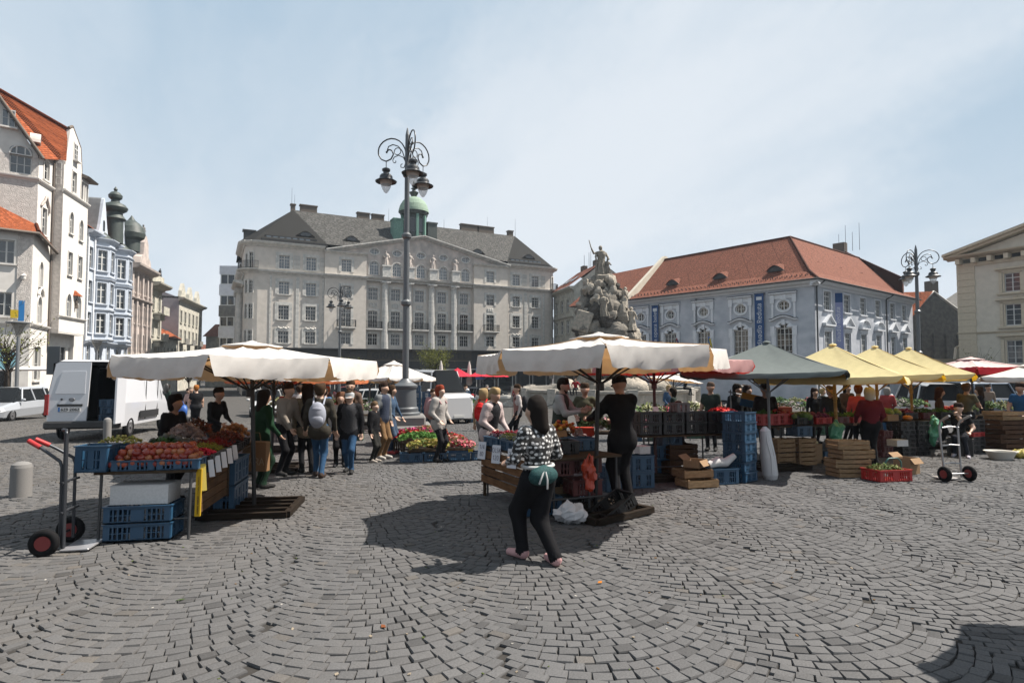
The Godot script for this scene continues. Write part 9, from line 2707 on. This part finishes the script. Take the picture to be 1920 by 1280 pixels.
func vehicles() -> void:
	mat("tyre", Color(0.012, 0.012, 0.013), 0.8)
	mat("taillamp", Color(0.3, 0.015, 0.012), 0.2)
	mat("rim", Color(0.2, 0.2, 0.21), 0.4, {"metal": 0.6})
	# white delivery van seen from behind, right half of the tail open
	var root := thing("delivery_van", "white delivery van with open rear door and number plate", "van", on(-13.15, 17.75), 0.284)
	root.basis = Basis(Vector3.RIGHT, -atan(SLOPE)) * root.basis
	var pm: Material = mat("vanwhite", Color(0.62, 0.64, 0.68), 0.35, {"coat": 0.5})
	var low := sec(0.95, 1.03, 0.86, 0.42, 1.15, 2.5)
	var S := [[0.0, sec(0.94, 1.02, 0.83, 0.42, 1.15, 2.44)], [-0.3, low], [-3.6, low], [-4.2, sec(0.95, 1.0, 0.8, 0.42, 1.1, 2.3)], [-4.9, sec(0.92, 0.98, 0.85, 0.42, 1.0, 1.45)], [-5.5, sec(0.85, 0.92, 0.8, 0.45, 0.8, 1.05)]]
	var b := loft(S)
	capsec(b, -5.5, S[5][1], false)
	put(root, "body", b, pm)
	put(root, "windscreen", loft([[-4.22, sec(0.9, 0.85, 0.76, 1.4, 1.6, 2.26)], [-4.93, sec(0.93, 0.9, 0.84, 1.38, 1.42, 1.47)]]), mats.glass0)
	# left rear door, closed
	var dl := PackedVector2Array([Vector2(-0.95, 0.55), Vector2(-1.0, 1.15), Vector2(-0.8, 2.36), Vector2(-0.7, 2.42), Vector2(0.12, 2.42), Vector2(0.06, 0.55)])
	var dn := put(root, "rear_door", B.new().prism(dl, -0.02, 0.03), pm)
	put(dn, "pressed_panel", B.new().prism(PackedVector2Array([Vector2(-0.78, 1.45), Vector2(-0.62, 2.12), Vector2(0.0, 2.14), Vector2(0.0, 1.45)]), 0.03, 0.045), pm)
	put(dn, "plate_recess", B.new().box(Vector3(-0.38, 1.1, 0.035), Vector3(0.66, 0.07, 0.04)), mats.shopdark)
	var pl := put(dn, "number_plate", B.new().box(Vector3(-0.38, 0.97, 0.045), Vector3(0.58, 0.13, 0.02)), mat("plate", Color(0.6, 0.6, 0.6), 0.4))
	put(pl, "blue_band", B.new().box(Vector3(-0.65, 0.97, 0.05), Vector3(0.05, 0.13, 0.02)), mats.signblue)
	text(pl, "lettering", "6Z9 2062", 0.12, mats.iron, X(-0.36, 0.97, 0.057), 0.004, true)
	put(dn, "badge", B.new().tube(belt(0.07, 0.045, 0.0).map(func(p): return Vector3(p.x - 0.34, 1.27 + p.z, 0.04)), 0.012, 6, true).box(Vector3(-0.34, 1.27, 0.04), Vector3(0.15, 0.025, 0.02)), mats.rim)
	put(dn, "lock", B.new().cyl(Vector3(-0.6, 1.28, 0.03), Vector3(-0.6, 1.28, 0.06), 0.03, 0.03, 10), mats.iron)
	put(root, "rear_door", B.new().box(Vector3(1.06, 1.48, 0.38), Vector3(0.05, 1.85, 0.75)), pm, X(0, 0, 0))
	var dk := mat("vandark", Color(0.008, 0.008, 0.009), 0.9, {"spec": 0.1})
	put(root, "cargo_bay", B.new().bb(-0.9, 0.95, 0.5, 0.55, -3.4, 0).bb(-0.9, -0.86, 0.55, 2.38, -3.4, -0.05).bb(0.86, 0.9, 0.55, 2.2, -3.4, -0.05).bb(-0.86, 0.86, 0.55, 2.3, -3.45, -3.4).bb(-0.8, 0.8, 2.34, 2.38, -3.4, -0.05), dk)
	put(root, "bumper", B.new().rbox(Vector3(0, 0.5, 0.08), Vector3(2.0, 0.24, 0.22), 0.05), mats.shopdark)
	for e in [-1, 1]:
		put(root, "tail_light", B.new().box(Vector3(e * 0.985, 1.12, 0.0), Vector3(0.1, 0.62, 0.12)), mats.taillamp)
		wheel(root, e * 0.9, -0.95, 0.35)
		wheel(root, e * 0.9, -4.5, 0.35)
		put(root, "side_trim", B.new().bb(e * 1.03 - 0.01, e * 1.03 + 0.01, 0.62, 0.85, -3.6, -1.6), mats.shopdark)
		put(root, "mirror", B.new().ell(Vector3(e * 1.13, 1.6, -4.1), Vector3(0.1, 0.2, 0.07), 8, 6), mats.shopdark)
	put(root, "side_door_line", B.new().bb(1.0, 1.022, 0.55, 2.2, -2.2, -2.18).bb(1.0, 1.022, 0.55, 2.2, -3.5, -3.48), mats.shopdark)
	for i in 6: plastic(-12.75 + 0.03 * (i % 2), 18.35 + 0.5 * (i / 3), 0.56 + 0.24 * (i % 3), 0.284, Vector3(0.5, 0.22, 0.4), "blue", ["lowest", "middle", "highest"][i % 3] + " blue crate inside the open van, " + ["nearer", "deeper"][i / 3] + " stack")
	car(on(-25.3, 29.2), 0.2, "silver estate car parked behind the white van", Color(0.34, 0.36, 0.39), 4.5, 1.62, 0.4)
	car(on(-9.2, 42.0), 1.4, "small white car passing far behind the crowd", Color(0.55, 0.55, 0.55))
	car(on(-14.0, 33.0), 0.4, "white hatchback behind the van", Color(0.55, 0.55, 0.55), 4.0)
	car(on(-3.4, 60.0), 1.3, "dark car parked near the red cafe umbrellas", Color(0.03, 0.035, 0.045))
	car(on(-1.2, 54.0), 1.45, "pale taxi parked left of the fountain", Color(0.42, 0.4, 0.36))
	car(on(2.5, 60.0), 1.4, "white car parked left behind the fountain", Color(0.55, 0.55, 0.56))
	car(on(-12.0, 64.0), 1.5, "grey car parked in front of the hotel", Color(0.2, 0.21, 0.22))
	car(on(-18.0, 66.0), 1.5, "dark red car parked in front of the hotel", Color(0.15, 0.02, 0.02))
	car(on(19.6, 27.5), 2.9, "small white van with dark rear window behind the yellow umbrellas", Color(0.6, 0.6, 0.61), 4.2, 1.85, 0.9)
	car(on(24.5, 30.0), 1.8, "blue grey van behind the stalls on the right", Color(0.08, 0.11, 0.16), 4.6, 1.9, 0.9)
	car(on(30.0, 33.0), 1.6, "large white van by the right frame edge", Color(0.6, 0.6, 0.61), 5.4, 2.5, 0.9)
	car(on(-3.6, 28.0), 0.5, "white van with sloping windscreen behind the small white umbrella", Color(0.6, 0.6, 0.61), 5.2, 2.45, 0.8)

# ---- small things ---------------------------------------------------------------------
func hand_truck(pos: Vector3, yaw: float, label: String, red: bool) -> void:
	var root := thing("hand_truck", label, "hand truck", pos, yaw, "two-wheeled hand trucks")
	var m: Material = mat("truckdark", Color(0.06, 0.065, 0.075), 0.4, {"metal": 0.6}) if red else mat("truckalu", Color(0.42, 0.42, 0.43), 0.35, {"metal": 0.7})
	for e in [-1, 1]:
		if red: put(root, "upright", B.new().tube([Vector3(e * 0.13, 0.08, 0.0), Vector3(e * 0.13, 0.86, 0.0), Vector3(e * 0.13, 0.92, 0.02), Vector3(e * 0.1, 1.02, 0.16), Vector3(e * 0.07, 1.1, 0.28)], 0.016, 8), m)
		else: put(root, "upright", B.new().tube([Vector3(e * 0.17, 0.06, 0.0), Vector3(e * 0.19, 0.95, -0.06), Vector3(e * 0.2, 1.06, -0.02), Vector3(e * 0.22, 1.16, 0.16)], 0.017, 8), m)
		put(root, "grip", B.new().cyl(Vector3(e * 0.085, 1.06, 0.22), Vector3(e * 0.06, 1.13, 0.34), 0.024, 0.024, 10) if red else B.new().cyl(Vector3(e * 0.21, 1.1, 0.05), Vector3(e * 0.22, 1.17, 0.18), 0.02, 0.02, 10), mat("gripred", Color(0.4, 0.02, 0.02), 0.4) if red else m)
		var w := put(root, "wheel", B.new().tube(wheel_ring(0.1), 0.038, 10, true), mats.tyre, Transform3D(Basis(Vector3.UP, PI * 0.5), Vector3(e * 0.25, 0.138, 0.08)))
		put(w, "rim", B.new().cyl(Vector3(0, 0, -0.03), Vector3(0, 0, 0.03), 0.072, 0.072, 16), mat("rimred", Color(0.2, 0.02, 0.02) if red else Color(0.1, 0.03, 0.03), 0.5))
	if red: put(root, "back_rail", B.new().cyl(Vector3(0.13, 0.05, -0.03), Vector3(0.13, 1.2, -0.03), 0.022, 0.02, 10).tube([Vector3(0.13, 1.2, -0.03), Vector3(0.11, 1.235, -0.02), Vector3(0.08, 1.235, 0.03)], 0.016, 6), m)
	for y in ([0.4, 0.7] if red else [0.3, 0.62, 0.94]): put(root, "crossbar", B.new().tube([Vector3(-0.17, y, -0.02), Vector3(0, y + 0.015, -0.03), Vector3(0.17, y, -0.02)], 0.014, 6), m)
	put(root, "axle", B.new().cyl(Vector3(-0.25, 0.138, 0.08), Vector3(0.25, 0.138, 0.08), 0.014, 0.014, 8), m)
	put(root, "toe_plate", B.new().rbox(Vector3(0, 0.03, -0.15), Vector3(0.36, 0.02, 0.26), 0.005), mat("truckplate", Color(0.4, 0.4, 0.42), 0.35, {"metal": 0.5}))

func bare_tree(pos: Vector3, h: float, label: String, leaf: float) -> void:
	var root := thing("street_tree", label, "tree", pos, 0.0, "thin street trees")
	var wood: Material = mat("bark", Color(0.05, 0.04, 0.032), 0.9)
	put(root, "trunk", B.new().tube([Vector3.ZERO, Vector3(0.05, h * 0.25, 0), Vector3(0, h * 0.5, 0.04)], [0.12, 0.09, 0.06], 8), wood)
	var b := B.new()
	var lf := B.new()
	for i in 70:
		var a := rng.randf() * TAU
		var y := h * rng.randf_range(0.38, 0.6)
		var r := h * rng.randf_range(0.15, 0.34)
		var e := Vector3(cos(a) * r, y + h * rng.randf_range(0.1, 0.42), sin(a) * r)
		var m := Vector3(cos(a + 0.4) * r * 0.45, y + h * 0.12, sin(a + 0.4) * r * 0.45)
		b.tube([Vector3(0, y, 0), m, e], [0.03, 0.018, 0.006], 4)
		for k in int(leaf * 26.0):
			lf.t = Transform3D(Basis.from_euler(Vector3(rng.randf() * 6.0, rng.randf() * 6.0, 0)), m.lerp(e, rng.randf()) + Vector3(rng.randfn(), rng.randfn(), rng.randfn()) * h * 0.04)
			lf.tri(Vector3(-0.06, 0, 0), Vector3(0.06, 0, 0), Vector3(0, 0.02, 0.15))
	put(root, "branches", b, wood)
	if leaf > 0.0: put(root, "crown", lf, mat("springleaf", Color(0.12, 0.13, 0.035), 0.7, {"back": Color(0.3, 0.32, 0.1)}))

func small_things() -> void:
	hand_truck(on(-4.62, 6.05), -1.35, "dark hand truck with red grips and red wheel hubs by the tomato stall", true)
	hand_truck(on(7.86, 10.35), 0.15, "silver hand truck with black tyres on the sunlit paving", false)
	for q in [[-7.52, 8.9, 0.52, "stout granite bollard near the left frame edge"], [-9.3, 13.3, 0.95, "slim grey bollard beside the open van"]]:
		var r: float = 0.135 if q[2] < 0.6 else 0.08
		var bo := put(self, "bollard", B.new().lathe([Vector2(r * 1.03, -0.05), Vector2(r, q[2] - 0.08), Vector2(r * 0.9, q[2] - 0.03), Vector2(r * 0.55, q[2]), Vector2(0, q[2] + 0.015)], 20), mats.granite)
		bo.position = on(q[0], q[1])
		tag(bo, q[3], "bollard", "stone bollards")
	bare_tree(on(-8.5, 64.0), 6.5, "small tree with fresh leaves before the hotel sign", 1.0)
	bare_tree(on(-17.5, 64.0), 5.5, "bare thin tree left of the hotel entrance", 0.15)
	bare_tree(on(-1.8, 66.0), 5.5, "bare thin tree right of the hotel sign", 0.1)
	bare_tree(on(-36.0, 56.0), 5.0, "bare street tree before the pink house", 0.25)
	bare_tree(on(-37.0, 66.0), 4.6, "bare street tree further along the left row", 0.25)
	bare_tree(on(-31.5, 36.0), 6.2, "bare tree at the left frame edge before the corner house", 0.2)
	bare_tree(on(47.0, 58.0), 5.6, "bare tree before the beige palace windows", 0.1)
	# cafe awning before the white corner house
	var aw := thing("cafe_awning", "white flat awning over the cafe terrace left of the van", "awning", on(-32.6, 41.0), 0.35)
	put(aw, "canvas", B.new().box(Vector3(0, 2.95, 0), Vector3(5.0, 0.1, 2.8)), mats.canvas_white, X(0, 0, 0, 0, 0.08))
	for e in [-1, 1]: put(aw, "post", B.new().cyl(Vector3(e * 2.3, 0, 1.2), Vector3(e * 2.3, 2.9, 1.2), 0.06, 0.06, 8), mats.stallboard)
	var rs := thing("round_sign", "round pale blue sign on the corner house", "sign", Vector3(-33.85, 2.2, -38.35), 0.6)
	put(rs, "disc", B.new().cyl(Vector3.ZERO, Vector3(0, 0, 0.06), 0.75, 0.75, 24), mat("paledisc", Color(0.25, 0.5, 0.6), 0.5))
	put(rs, "rim", B.new().tube(wheel_ring(0.75), 0.03, 6, true), mats.frame, X(0, 0, 0.06))
	# chain between the fountain posts
	for k in 5:
		var p := thing("chain_post", "short stone post with chain round the fountain, number %s" % ["one", "two", "three", "four", "five"][k], "post", on(-1.5 + k * 2.2, 38.5 - 0.5 * sin(k * 0.8)), 0.0, "chain posts round the fountain")
		put(p, "post", B.new().lathe([Vector2(0.16, 0), Vector2(0.14, 0.6), Vector2(0.18, 0.66), Vector2(0.08, 0.85), Vector2(0, 0.88)], 12), mats.basin)
		put(p, "chain", B.new().tube([Vector3(0.1, 0.55, 0), Vector3(0.6, 0.35, 0), Vector3(1.1, 0.28, 0), Vector3(1.6, 0.35, 0), Vector3(2.1, 0.53, 0)], 0.03, 6), mats.iron)
	# scraps on the paving
	var lb := B.new()
	lb.coloured = true
	for i in 260:
		var d := rng.randf_range(2.6, 13.0)
		lb.col = [Color(0.35, 0.33, 0.3), Color(0.1, 0.06, 0.03), Color(0.07, 0.09, 0.03), Color(0.2, 0.17, 0.13)][rng.randi() % 4]
		lb.t = Transform3D(Basis.from_euler(Vector3(rng.randf() * 0.4, rng.randf() * TAU, rng.randf() * 0.4)), on(rng.randf_range(-0.9, 0.9) * d, d, 0.004))
		lb.box(Vector3.ZERO, Vector3(rng.randf_range(0.006, 0.022), 0.004, rng.randf_range(0.006, 0.02)))
	kind(tag(put(self, "litter", lb, mat("litter", Color.WHITE, 0.9, {"vc": 1})), "tiny crumbs and leaf scraps strewn over the setts", "litter"), "stuff")
	for q in [[-0.9, 4.1, "dry brown leaf lying on the setts", Color(0.2, 0.07, 0.03)], [-2.6, 4.6, "green leaf scrap on the setts", Color(0.06, 0.1, 0.03)], [0.75, 5.0, "orange scrap between the setts below the walking woman", Color(0.4, 0.14, 0.02)]]:
		var lf := put(self, "litter_scrap", B.new().prism(PackedVector2Array([Vector2(-0.03, 0), Vector2(0.0, 0.016), Vector2(0.035, 0.004), Vector2(0.005, -0.018)]), -0.002, 0.002), mat("scrap%.2f" % q[3].r, q[3], 0.8))
		lf.transform = Transform3D(Basis.from_euler(Vector3(-1.4, q[0], 0)), on(q[0], q[1], 0.012))
		tag(lf, q[2], "litter")
